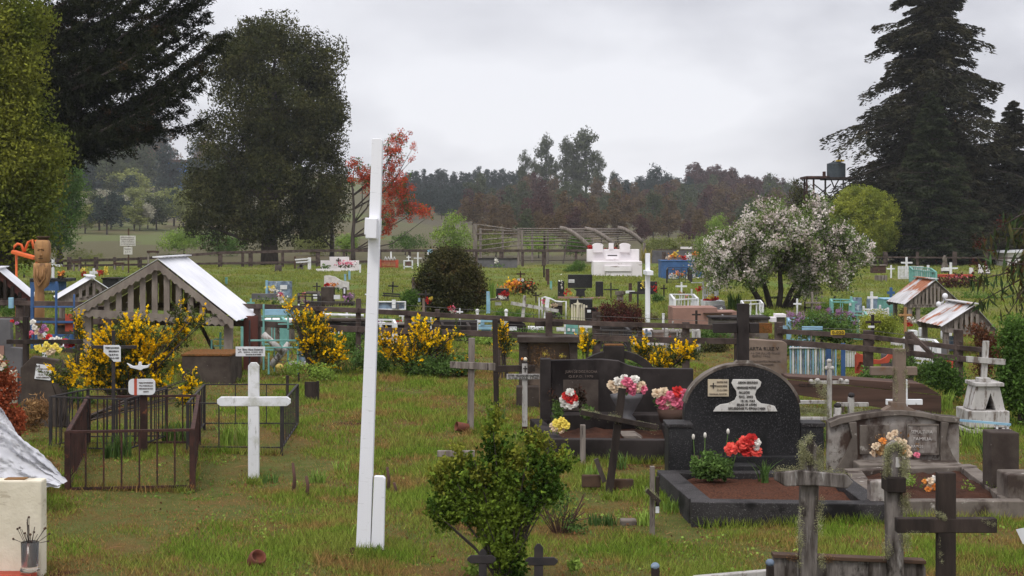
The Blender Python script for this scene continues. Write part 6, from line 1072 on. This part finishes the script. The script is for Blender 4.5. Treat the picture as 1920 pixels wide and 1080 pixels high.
t=T('leaning_cross','large leaning whitish double cross of bare boards above the fence','cross',1003,606); t.bars('upright',M_wold,[(979,606,984,554)],.08,.04); t.bars('upright',M_white,[(1022,606,1027,559)],.1,.04); t.bars('crossbar',M_wold,[(958,568,1047,583)],.08,.04,dep=-.05)
t=T('picket_headboard','cream picket headboard with central cross behind the fence','headboard',1087,604)
for i,y in enumerate([571,569,568,568,569,571,573]): t.box('picket',M_cream,[(1071+i*4.5,1074.2+i*4.5,y,602,0,.05)],0)
t.poly('cross',M_cream,[(1081,572),(1075,569),(1081,568),(1083,561),(1085,568),(1091,569),(1085,572),(1084,596),(1082,596)],-.05,-.003,0)
stone('black grave box behind the cream picket headboard',1090,580,[('box',M_granite,1070,1112,562,578,.3,1)],'grave_box','grave box')
stone('small grey headstone with white plaque right of the cream picket headboard',1108,604,[('slab',M_stain,1097,1122,577,604,0,.15),('plaque',M_plaq,1101,1108,581,586,-.02,-.001)])
# between and above rails
def wc(label,px,py,top,a0,a1,ay,uw=4,aw=3.5,m=None,g=None): return cx(label,px,py,top,a0,a1,ay,uw,aw,m or M_white,group=g)
wc('white cross in front of the light blue blocks between the rails',894,632,595,880,901,603,5,5); stone('light blue E shaped block behind the fence rails',915,634,[('block',M_lblue,901,929,597,604,0,.3),('block_back',M_lblue,901,908,604,612,0,.3),('block_low',M_lblue,897,922,610,618,0,.3),('foot',M_lblue,902,920,618,634,.05,.25)],'blue_grave','grave')
t=T('arched_stone','dark arched stone with small white plaque between the rails','headstone',966,634); t.poly('slab',M_stain,[(989,634),(989,617),(984,607),(975,602),(966,601),(955,602),(947,608),(943,618),(943,634)],0,.15,.006); t.box('plaque',M_plaq,[(955,969,612.5,620,-.02,-.001)])
t=T('white_table','white slab on a short leg between the rails','grave table',1005,632); t.box('slab',M_white,[(990,1020,613,619,0,.3)]); t.box('leg',M_white,[(1002,1008,619,634,.05,.2)])
stone('green framed window like grave panel between the rails',1072,632,[('panel',M_teal,1061,1084,605,628,.05,.1),('frame_left',M_white,1058,1061,605,632,0,.1),('plaque_a',M_plaq,1064,1069,616,621,.02,.048),('plaque_b',M_plaq,1073,1078,617,622,.02,.048),('base',M_white,1044,1060,615,622,.1,.3)],'framed_grave','grave')
wc('white cross right of the green grave panel',1100,634,607,1086,1113,613,4,4)
t=T('white_tomb','white tapered tomb with grey cross mark behind the fence','tomb',1212,640); t.poly('body',M_wtomb,[(1193,640),(1199,618),(1226,618),(1232,640)],0,.5,.008); t.box('cross_mark',M_bluegr,[(1210,1214,617,634,-.02,-.001),(1204,1221,623,627,-.022,-.0015)],0)
stone('long white slab low behind the fence',1235,652,[('slab',M_wtomb,1190,1265,638,650,.3,.8),('red_pot',M_redp,1250,1262,632,638,.4,.6)],'grave_slab','grave slab')
t=T('white_pipe_railing','white bent pipe railing behind the fence left of the white post','railing',640,615); t.tube('pipe',M_white,[[(598,614,0),(598,596,0),(602,591,0),(612,590,0),(682,592,0)]],.035); wc('white cross behind the white pipe railing',650,614,583,643,658,606,3.5,5); wc('thin white cross at the left of the white pipe railing',606,610,583,600,612,592,3,3)
t=T('white_ornaments','pair of small white angel ornaments below the lower rail','ornament',630,640,at=at3(630,634,29)); t.box('body',M_white,[(620,622,624,632,0,.03),(626,628,624,632,0,.03),(634,636,624,632,0,.03),(640,642,624,632,0,.03)],0); t.box('wings',M_white,[(620,628,622,625,-.01,.02),(633,643,622,625,-.01,.02)],.004)
wc('white cross just right of the white post between the rails',713,640,600,705,722,606,3,3); wc('thin white cross in the gap right of the white post',808,640,595,802,813,603,2,2)
stone('long dark low tomb between the rails under the bronze bush',845,640,[('slab',M_stain,782,893,604,640,.3,.9),('tiny_cross',M_grey,862,863.5,603,612,.25,.298)],'tomb','tomb')
flowers('pink and white wreath leaning under the bronze bush',848,584,42,[(848,580,7,8,L_p),(850,584,6,4,L_w),(843,578,3,4,L_r)],30,.06)
flowers('white and red flowers at the fence right of the white post',722,612,34,[(712,606,7,6,L_lil),(718,610,6,6,L_w),(745,606,10,7,L_r),(730,600,16,7,L_green),(808,604,16,9,L_green)],50,.07,'flower bed')
for i,(x,y,b,lb) in enumerate([(895,583,600,'white round topped knob post right of the bronze bush'),(949,583,600,'white flat stub post left of the leaning boards'),(948,602,612,'short white stub behind the arched stone')]): t=T('post',lb,'post',x,b+8); t.box('shaft',M_white,[(x-2.5,x+2.5,y,b+8,0,.06)],.004); MB().ball(t.P(x,y,.03),.05).build('knob',M_white,t.o,smooth=True)
flowers('white gravel and pale flowers under the bronze bush',880,585,44,[(878,582,18,4,L_w),(868,578,12,4,L_c)],50,.07)
# right: above the fence
stone('white blocks on top of a grey pillar behind the fence right of the granite cross',1463,630,[('pillar',M_conc,1458,1474,596,630,.1,.4),('block_top',M_wtomb,1455,1474,589,595,0,.35),('block_left',M_wtomb,1446,1456,595,604,0,.3)],'grave_pillar','grave pillar')
stone('pale blue name plate standing on the fence rail in front of the lilac',1523,640,[('plate',M_lblue,1504,1542.5,612,619,0,.03),('leg',M_wood,1520,1523,619,640,.01,.03)],'name_plate','name plate',Y=23.6)
stone('short pale blue name plate on the fence right of the white blocks',1467,640,[('plate',M_lblue,1460,1475,611,617,0,.03),('leg',M_wood,1466,1468,617,640,.01,.03)],'name_plate','name plate',Y=23.8)
t=T('number_sign','yellow number sign fixed to the top rail','sign',1571,640,at=at3(1571,640,22.6)); t.box('plate',M_yel,[(1558,1584,619.5,628,0,.015)],.001); t.text('lettering',M_ink,'0-020',1560,1582,623.7,6,-.006); t.box('bracket',M_fence,[(1562,1580,628,634,.006,.012)],0)
cx('teal cross with small name plate behind the lilac',1596.5,604,556,1584,1608,567,4,4,M_teal).box('plate',M_plaq,[(1592,1602,568,573,-.03,-.004)],0)
railing('grave_railing','turquoise railing behind the lilac right side','railing',[(1594,590),(1625,592),(1622,585),(1592,584)],.55,M_teal,step=.2,w=.02,rail=.04)
t=T('black_wheel','black oval wreath frame hanging beside the golden shrub','wreath',1600,622); t.tube('ring',M_iron,[[(1600+9*math.cos(a),600+9*math.sin(a),0) for a in [k*PI/8 for k in range(17)]],[(1600+6*math.cos(a),600+6*math.sin(a),0) for a in [k*PI/8 for k in range(17)]]],.03); t.box('stand',M_iron,[(1599,1601,608,622,0,.03)])
cx('tall white cross in the white picket box',1635,604,547,1627,1646,558,4.5,4,M_white); stone('white picket grave box behind the golden shrub',1643,606,[('rail',M_white,1619,1667,579,582,0,.05),('panel',M_wtomb,1620,1666,583,604,.02,.06),('post_left',M_white,1618,1621,574,606,-.02,.08),('post_right',M_white,1664,1667,577,606,-.02,.08),('post_mid',M_white,1649,1652,572,606,-.02,.07)],'grave_box','grave box')
stone('blue grey headstone behind the white picket box',1639,592,[('slab',M_bluegr,1627,1651,560,592,0,.15),('base',M_grey,1625,1653,586,592,-.05,.2)]); stone('grey blue headstone left of the tall white cross',1607,592,[('slab',M_bluegr,1599,1616,558,592,0,.15),('base',M_grey,1597,1618,586,592,-.05,.2)])
stone('teal painted tomb under the corner of the rust streaked roof',1669,596,[('box',M_teal,1658,1682,562,596,0,.8),('lid',M_lblue,1657,1683,560,562,-.02,.82)],'tomb','tomb'); cx('small bright blue cross above the teal tomb',1671,562,539,1664,1678,549,5,5,M_blue)
cx('black cross rising over the golden shrub',1637,640,590,1624,1652,604,5,4,M_wooddk,Y=26.5); stone('white name plate under the black cross on the golden shrub',1634,640,[('plate',M_plaq,1628,1640,611,615,0,.02),('stake',M_iron,1633,1635,615,640,.005,.015)],'name_plate','name plate',Y=26)
cx('plain brown wooden cross left of the half rusted shelter',1698,628,576,1685,1710,591,4.5,4,M_totem); flowers('white and red flowers at the brown wooden cross',1706,604,34,[(1706,598,7,5,L_w),(1702,606,8,6,L_r),(1712,604,6,4,L_w)],28,.07)
stone('grey timber cross and kerb under the blossoming tree on the right',1523,586,[('post',M_wood,1521,1525,547,586,0,.08),('rail',M_wood,1510,1548,566,569,-.05,-.003),('kerb',M_wooddk,1510,1572,576,579,.1,.2),('end_post',M_wooddk,1510,1512,566,586,.1,.2)],'grave_marker','grave marker')
stone('weathered wooden box with grey board at the back right of the round golden bush',1649,528,[('box',M_brown,1637,1661,498,512,0,.6),('top',M_trim,1635,1663,496.5,498,-.05,.65),('board',M_wood,1638,1661,516,528,-.3,-.2)],'wooden_box','wooden box')
cx('white cross at the back right of the wooden box',1671,521,497,1663,1678,504,3,2.5,M_white)
t=T('picket_grave','white picket fenced grave at the back right','grave enclosure',1708,524)
for i in range(19): t.box('picket',M_white,[(1684+i*2.55,1685.5+i*2.55,499,523,0,.05)],0)
t.box('rail',M_white,[(1684,1732,502,504,.055,.1),(1684,1732,517,519,.055,.1)],0)
cx('white cross standing behind the white picket grave',1700,520,482,1689.6,1711,492.6,4,3.2,M_white); cx('white cross at the right end of the white picket grave',1740.5,526,497,1731,1751,508,4.5,4,M_white)
railing('grave_railing','pale turquoise railing behind the white picket grave','railing',[(1712,506),(1755,510),(1745,503),(1706,500)],.7,M_teal,step=.3,w=.04,rail=.06)
cx('white cross near the pale statue at the back right',1783,516,492,1768,1796,503,4.5,3,M_white); t=T('statue','pale stepped statue niche at the back right','statue',1773,512); t.poly('figure',M_conc,[(1767,512),(1768,500),(1771,492),(1770,486),(1773,478),(1776,486),(1776,492),(1779,500),(1780,512)],0,.4,.03); t.box('slab',M_wtomb,[(1764,1782,503,508,-.2,-.01)],.01)
t=T('flower_terrace','reddish brown walled flower terrace at the right behind the shelters','flower bed',1800,540); t.box('wall',M_redp,[(1766,1832,515,521,.6,.9)],.01); blob(t,'brown_plants',L_redb,1790,529,50,14,420,.13,7); blob(t,'greenery',L_bush,1815,532,40,12,260,.13,8); blob(t,'yellow_flowers',L_y,1803,534,6,4,26,.12,9); blob(t,'orange_flowers',L_o,1805,542,6,4,26,.12,10); blob(t,'pink_flowers',L_p,1796,522,26,6,30,.1,11)
for x,y0,y1,w_,lb in [(1840,496,515,8,'white headstone behind the drooping leaves'),(1853,498,515,6,'narrow white headstone right of the other behind the drooping leaves'),(1822,502,516,6,'pale headstone on the flower terrace')]: stone(lb,x,y1,[('slab',M_wtomb,x-w_/2,x+w_/2,y0,y1,0,.2),('base',M_conc,x-w_/2-1,x+w_/2+1,y1-3,y1,-.1,.3)])
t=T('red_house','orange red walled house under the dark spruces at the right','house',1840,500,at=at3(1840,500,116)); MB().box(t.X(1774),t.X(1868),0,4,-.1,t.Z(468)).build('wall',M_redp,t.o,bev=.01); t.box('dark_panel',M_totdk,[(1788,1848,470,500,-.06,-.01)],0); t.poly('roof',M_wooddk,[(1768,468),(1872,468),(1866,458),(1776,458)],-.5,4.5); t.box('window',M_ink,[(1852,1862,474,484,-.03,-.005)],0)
t=T('white_shed','whitish corrugated shed at the right edge','shed',1910,500,at=at3(1910,500,112)); MB().box(t.X(1889),t.X(1960),0,3,-.1,t.Z(474)).build('wall',M_lblue if 0 else M_wtomb,t.o,bev=.01); t.poly('roof',M_roof,[(1886,474),(1965,474),(1965,468),(1892,470)],-.3,3.3); t.bars('rail',M_ink,[(1885,498,1925,498)],.05,.05,dep=-.6)
for i,(x,y,y1,w_,m,lb) in enumerate([(1715,620,636,12,M_white,'white low frame post behind the right part of the fence'),(1732,616,636,6,M_white,'white round ended post right of the low frame'),(1690,636,650,26,M_wtomb,'white slab seen between the rails on the right'),(1722,645,668,34,M_wtomb,'white tomb block seen through the diagonal brace'),(1760,652,672,30,M_grey,'grey tomb block right of the diagonal brace'),(1790,632,660,16,M_bluegr,'blue grey headstone under the half rusted shelter'),(1778,622,640,14,M_white,'white cross base under the half rusted shelter')]): stone(lb,x,y1,[('slab',m,x-w_/2,x+w_/2,y,y1,0,.3),('edge',M_conc,x-w_/2-1,x+w_/2+1,y1-2,y1,-.05,.33)],'grave_stone','headstone')
t=T('white_rods','white bent rod with round ends on the half rusted roof','rod',1766,588,at=at3(1766,580,29.6)); t.tube('rod',M_white,[[(1760,578,0),(1768,576,0),(1771,566,0)]],.03); b=MB(); b.ball(t.P(1760,578,0),.05); b.ball(t.P(1772,563,0),.055); b.build('knob',M_white,t.o,smooth=True)
# turquoise frames left
t=T('turquoise_frame','turquoise metal grave frame of two levels right of the large shelter','grave frame',520,700,at=at3(520,700,24.6)); t.box('post',M_teal,[(481,484,574,700,.6,.65),(528,531,585,700,.6,.65),(556.5,560,629,702,0,.05),(502,505,662,702,0,.05),(507.5,509.5,640,700,.3,.33)]); t.box('rail',M_teal,[(466,560,637,640,0,.04),(466,558,650.5,653,0,.04),(478,545,596,598,.61,.64),(510,550,611,613,.61,.64)]); t.box('board',M_lblue,[(467,527,588,600,1.4,1.45)],.004)
stone('turquoise bed end behind the tomb in the large shelter',402,705,[('post',M_teal,395,398,637,700,0,.04),('post_tall',M_teal,404.5,408,625,700,.3,.34),('rail',M_teal,398,420,636,638,.1,.14),('rail_low',M_teal,398,420,648.5,650.5,.1,.14)],'metal_grave_surround','grave frame',Y=25)
stone('white tomb seen through the turquoise frame',505,640,[('slab',M_wtomb,488,545,600,606,.2,.8),('body',M_conc,490,543,606,640,.25,.75)],'tomb','tomb')
t=T('crossed_logs','two bleached logs lying crossed inside the turquoise frame','logs',518,692,at=at3(518,692,24.9)); t.tube('log',M_wold,[[(494,627,0),(532,660,-.1)],[(541,645,.1),(508,686,0)]],.055); t.tube('hoop',M_wire,[[(532+18*math.cos(a),664+14*math.sin(a),-.1) for a in [k*PI/6 for k in range(13)]]],.008)
stone('grey box on a bleached log right of the turquoise frame',565,690,[('box',M_bluegr,560,571,652,678,0,.12),('log',M_wold,543,586,678,684,-.05,.15)],'grey_box','box')
t=T('yellow_bag','crumpled yellow bag in the grass inside the turquoise frame','bag',524,692); b=MB(); b.ball(t.P(524,688,0),.07,.05,.055,8); b.build('bag',M_cream if 0 else mat('yellow_plastic',(.65,.5,.15),(.5,.38,.1)),t.o)
# left background
cx('white cross rising behind the carved figure',99,545,485,88,116,498,5,4,M_white,Y=60); cx('small white cross with flared arms above the small left shelter',175.5,530,503,168,183,511,4,5,M_white,Y=60)
flowers('yellow and red flowers left of the flared white cross',158,512,60,[(158,508,6,7,L_y),(157,512,6,5,L_r)],30,.11); flowers('pink and yellow flowers in a dark vase right of the flared white cross',191,512,60,[(190,510,7,6,L_r),(198,507,4,7,L_y)],30,.11)
stone('dark flat tomb behind the flared white cross',215,540,[('slab',M_granite,192,222,523,540,0,1),('lid',M_stain,190,224,521,523,-.05,1.05)],'tomb','tomb',Y=60); stone('dark low tomb with blue side behind the carved figure',80,545,[('slab',M_blue,56,110,528,545,0,1),('lid',M_granite,56,128,522,528,-.05,1.05)],'tomb','tomb',Y=58)
flowers('dark red wreath on the dark low tomb behind the carved figure',117,520,58,[(115,518,10,8,L_redb),(114,513,6,4,L_o)],40,.11)
for i,(x0,x1,y0) in enumerate([(135,150,490),(212,232,492),(275,297,470)]): stone(['leaning grey boards at the back fence right of the carved figure','grey board panel at the back fence left of the sign post','flat topped timber box right of the sign post'][i],(x0+x1)/2,508,[('board',M_brown,x0,x1,y0,y0+4,0,.2),('post',M_wood,x0+1,x0+4,y0+4,508,.05,.15),('post_b',M_wood,x1-4,x1-1,y0+4,508,.05,.15)],'timber_stack','timber frame')
# blue house on the hill and water tower
p=at3(327,316,430); t=T('hill_house','small blue walled house with dark roof on the left hill','house',327,316,at=p); MB().box(t.X(309),t.X(346),0,5,-6,t.Z(304)).build('wall',mat('bright_blue_wall',(.10,.22,.50),(.09,.19,.45),bump=0),t.o); t.poly('roof',M_brown,[(306,305),(349,305),(343,299),(312,299)],-.5,5.5); t.box('chimney',M_totdk,[(329,331,294,302,1,1.4)],0); t.box('window',M_plaq,[(311,315,307,311,-.1,-.01)],0)
t=T('water_tower','rusty water tower frame with dark round tank half behind the spruce','water tower',1550,500,at=at3(1550,500,118)); s=t.s
MB().lathe([(17.5*s,0),(17.5*s,26*s),(6*s,30*s),(.1,30.5*s)],c=(t.X(1573),1,t.Z(332)),n=20).build('tank',mat('dark_green_tank',(.07,.085,.095),(.05,.06,.07),bump=0),t.o,smooth=False); t.box('hatch',M_yel,[(1573,1586,299,302,.5,1.2)],0)
t.box('deck',M_rust,[(1512,1556,330,334.5,0,2.6)],.01); t.box('deck_beam',M_wooddk,[(1550,1598,332,336,0,2.6)],.01); t.box('finial',M_rust,[(1546,1551,321,331,.5,.8)],.02)
for x,m in ((1514,M_rust),(1518.5,M_rust),(1527,M_rust),(1549,M_wooddk),(1583,M_grey)): t.bars('leg',m,[(x,500,x,333)],.12,.12,dep=.3 if x!=1518.5 else 2.2)
t.bars('brace',M_wooddk,[(1528,345,1560,370),(1560,345,1530,372),(1560,336,1568,356),(1575,336,1562,360)],.08,.08,dep=.4)

# more of the crowded belt between the fence and the lawn
for i,(px,py,top,a0,a1,ay,u,a,mt,lb) in enumerate([
 (1128,628,607,1121,1135,612,3,3,M_white,'small white cross left of the trapezoid white tomb'),(1160,640,612,1150,1170,619,3,3,M_white,'white cross hidden under the dark red bush'),
 (1262,632,602,1255,1270,610,3,3,M_wold,'small peeling white cross right of the white square post'),(1355,618,590,1348,1362,598,3,3,M_white,'white cross below the spiky plant'),
 (1420,622,588,1413,1427,597,3,3,M_wold,'grey white cross just right of the granite cross'),(1495,600,560,1488,1503,570,3,3,M_white,'thin white cross left of the timber marker under the blossoming tree'),
 (1565,588,556,1558,1572,565,3,3,M_wooddk,'dark wooden cross above the lilac'),(1612,628,600,1606,1618,607,3,3,M_white,'small white cross left of the golden shrub'),
 (690,572,545,684,696,552,2.5,2.5,M_white,'tiny white cross on the lawn touching the right edge of the tall post'),(755,610,585,748,762,592,3,3,M_white,'small white cross under the blue and white framed panel'),
 (862,600,578,856,868,585,2.5,2.5,M_white,'tiny white cross at the foot of the bronze bush'),(1005,570,548,999,1011,554,2.5,2.5,M_wooddk,'small dark cross left of the white wavy frame'),
 (560,596,570,553,567,577,3,3,M_white,'small white cross behind the broom right of the turquoise frame'),(470,590,560,463,477,568,3,3,M_teal,'turquoise cross behind the right eave of the large shelter'),
 (1755,600,578,1748,1762,584,3,3,M_white,'small white cross between the two rusty roofed shelters'),(1245,556,534,1239,1251,541,2.5,2.5,M_wooddk,'small dark cross left of the white railing grave'),
 (1420,540,512,1414,1426,519,2.5,2.5,M_white,'white cross on the lawn seen through the blossoming tree'),(1590,545,524,1584,1596,530,2.5,2.5,M_white,'tiny white cross on the lawn right of the blossoming tree')]): cx(lb,px,py,top,a0,a1,ay,u,a,mt)
for i,(c,h,mt,lb) in enumerate([([(690,606),(742,608),(738,600),(692,599)],.45,M_white,'white railing on the right side of the white post behind the fence'),([(1250,618),(1310,620),(1302,612),(1248,611)],.4,M_wold,'peeling white railing behind the fence left of the pink slab'),
 ([(1125,618),(1180,620),(1172,612),(1122,611)],.4,M_iron,'black railing below the dark red bush'),([(455,600),(535,602),(528,594),(455,593)],.6,M_teal,'tall turquoise railing behind the turquoise frame'),
 ([(1480,602),(1525,604),(1518,597),(1478,596)],.5,M_lblue,'pale blue railing left of the lilac'),([(1560,566),(1600,567),(1594,562),(1558,561)],.55,M_teal,'turquoise railing on the lawn above the lilac'),
 ([(830,610),(880,612),(875,604),(828,603)],.35,M_wooddk,'low dark wooden railing under the bronze bush'),([(1700,640),(1760,646),(1752,638),(1697,633)],.4,M_white,'white railing in front of the brown wooden cross'),
 ([(560,555),(600,556),(597,551),(560,550)],.4,M_iron,'small black railing on the lawn right of the blue marbled headstone')]): railing('grave_railing',lb,'railing',c,h,mt,step=.2,w=.025,rail=.05)
for i,(x,y,bl,nc,L_,lb) in enumerate([(700,702,[(690,672,32,16),(715,680,25,14)],110,L_green,'dark green shrub at the foot of the fence right of the tall white post'),(830,706,[(820,684,50,14),(870,680,25,16),(780,688,30,12)],170,L_green,'bank of green weeds under the broom along the fence'),
 (900,645,[(900,640,40,10),(925,645,20,8)],70,L_bright,'white flecked green hedge between the rails left of the tall grey cross'),(1180,702,[(1180,690,40,10)],60,L_green,'weeds in front of the fence behind the stone arch'),
 (1330,640,[(1325,628,26,12),(1350,634,20,9)],90,L_green,'green shrub behind the fence left of the granite cross'),(1500,668,[(1495,655,24,12)],50,L_mid,'green weeds left of the picket fence'),
 (1400,604,[(1405,592,18,10),(1440,590,16,10)],60,L_bright,'fresh green plants under the blossoming tree stems'),(1690,606,[(1700,590,14,9)],30,L_bush,'dull plants left of the rusty roofed shelters'),
 (760,622,[(770,612,22,9),(700,618,18,8)],70,L_green,'green plants between the rails right of the tall white post'),(560,716,[(556,690,18,8),(600,700,20,9)],50,L_bright,'weeds at the right foot of the turquoise frame'),
 (1660,735,[(1660,712,18,10),(1630,706,14,8),(1740,700,24,18),(1700,690,18,10)],120,L_green,'green weeds around the red curved surround'),(100,760,[(95,735,30,16),(130,745,22,12),(150,760,20,12)],140,L_green,'green weeds below the dark headstone at the left'),
 (1780,760,[(1765,700,22,24),(1790,720,18,20)],110,L_mid,'leafy shrub at the foot of the diagonal brace'),(1030,560,[(1085,600,10,5),(1030,598,16,5)],40,L_bright,'low plants in front of the white wavy frame'),
 (660,640,[(655,628,24,10),(625,640,20,9)],70,L_green,'green bush behind the rails left of the tall white post'),(520,540,[(40,560,24,10),(120,560,24,8)],60,L_mid,'green plants between the two small shelters at the left')]):
    tree('low_plants',lb,x,y,bl,L_,nc,30,.10,.042,.015,seed=200+i,cat='plants',limbs=False,bias=.4)

for i,(x,y,bl,nc,L_,lb) in enumerate([(1040,650,[(1000,628,40,8)],40,L_green,'weeds between the rails above the capped concrete frame'),(650,662,[(640,655,30,12),(665,640,16,14)],90,L_mid,'dark leafy shrub against the fence just left of the tall white post'),
 (1450,560,[(1455,566,20,8),(1420,570,14,6)],50,L_bush,'brownish mound of soil and weeds under the blossoming tree'),(1500,600,[(1570,572,30,8),(1530,590,26,9)],70,L_mid,'green flower bed behind the lilac'),(1740,590,[(1745,585,30,10),(1720,600,16,8)],60,L_mid,'plants beneath the rust streaked shelter'),
 (1290,660,[(1300,655,50,12),(1350,650,26,12),(1270,640,16,8)],120,L_bush,'brown green undergrowth behind the fence left of the lettered stone'),(1560,690,[(1530,690,40,9),(1600,690,30,9)],80,L_green,'weeds and seed heads in front of the picket fence'),(480,610,[(450,615,20,12),(540,620,14,14)],60,L_mid,'shrub behind the turquoise frame'),
 (1840,560,[(1850,560,40,12),(1810,555,30,8)],80,L_mid,'green weeds behind the low rusted shelter'),(1000,600,[(980,592,22,8),(945,590,16,7)],60,L_mid,'green plants under the leaning bare boards'),(30,600,[(20,585,26,14),(110,600,20,12)],80,L_mid,'dark green plants behind the rails at the left edge'),(300,520,[(225,545,20,6)],20,L_mid,'weeds behind the roof ridge of the large shelter'),
 (1200,600,[(1225,600,14,12),(1255,600,14,10)],50,leafm('tan_weeds',(.20,.17,.08),(.13,.11,.05),sc1=3),'tan seeding weeds right of the tall edge on cross behind the fence')]):
    tree('low_plants',lb,x,y,bl,L_,nc,30,.10,.042,.015,seed=300+i,cat='plants',limbs=False,bias=.4)
stone('long brown concrete tomb between the rails right of the turquoise frame',600,640,[('slab',M_concd,575,690,600,604,.3,1),('body',M_stain,578,688,604,640,.35,.95)],'tomb','tomb')
stone('dark stained low tomb between the rails left of the bronze bush',730,640,[('body',M_stain,715,775,612,640,.5,1),('slab',M_conc,713,777,609,612,.45,1.05)],'tomb','tomb')
stone('dark low tomb behind the red bush',1165,650,[('body',M_concd,1128,1188,618,650,.4,1),('slab',M_stain,1126,1190,615,618,.35,1.05)],'tomb','tomb')
stone('grey concrete tomb with flat lid behind the fence left of the granite cross',1390,640,[('body',M_conc,1340,1445,600,640,.3,1.1),('slab',M_stain,1337,1448,596,600,.25,1.15)],'tomb','tomb')
stone('brown tomb seen between the rails right of the pink slab',1260,650,[('body',M_tan,1232,1300,628,650,.6,1.2),('slab',M_conc,1230,1302,625,628,.55,1.25)],'tomb','tomb')
stone('low mossy tomb behind the two left rails under the carved figure',110,665,[('body',M_concd,90,145,612,665,.4,1.1),('slab',M_moss,88,147,609,612,.35,1.15)],'tomb','tomb')
# ---------------- haze ----------------
def haze():
    b=MB(); b.box(-830,830,-75,830,-2.5,160); m=D.materials.new('haze'); m.use_nodes=True; N=m.node_tree.nodes; N.clear()
    v=N.new('ShaderNodeVolumePrincipled'); v.inputs['Density'].default_value=.00022; v.inputs['Color'].default_value=(.93,.95,1,1); v.inputs['Anisotropy'].default_value=0
    o=N.new('ShaderNodeOutputMaterial'); m.node_tree.links.new(v.outputs[0],o.inputs['Volume']); h=b.build('haze',m); tag(h,'thin grey haze over the far hills','haze',kind='stuff')
haze()
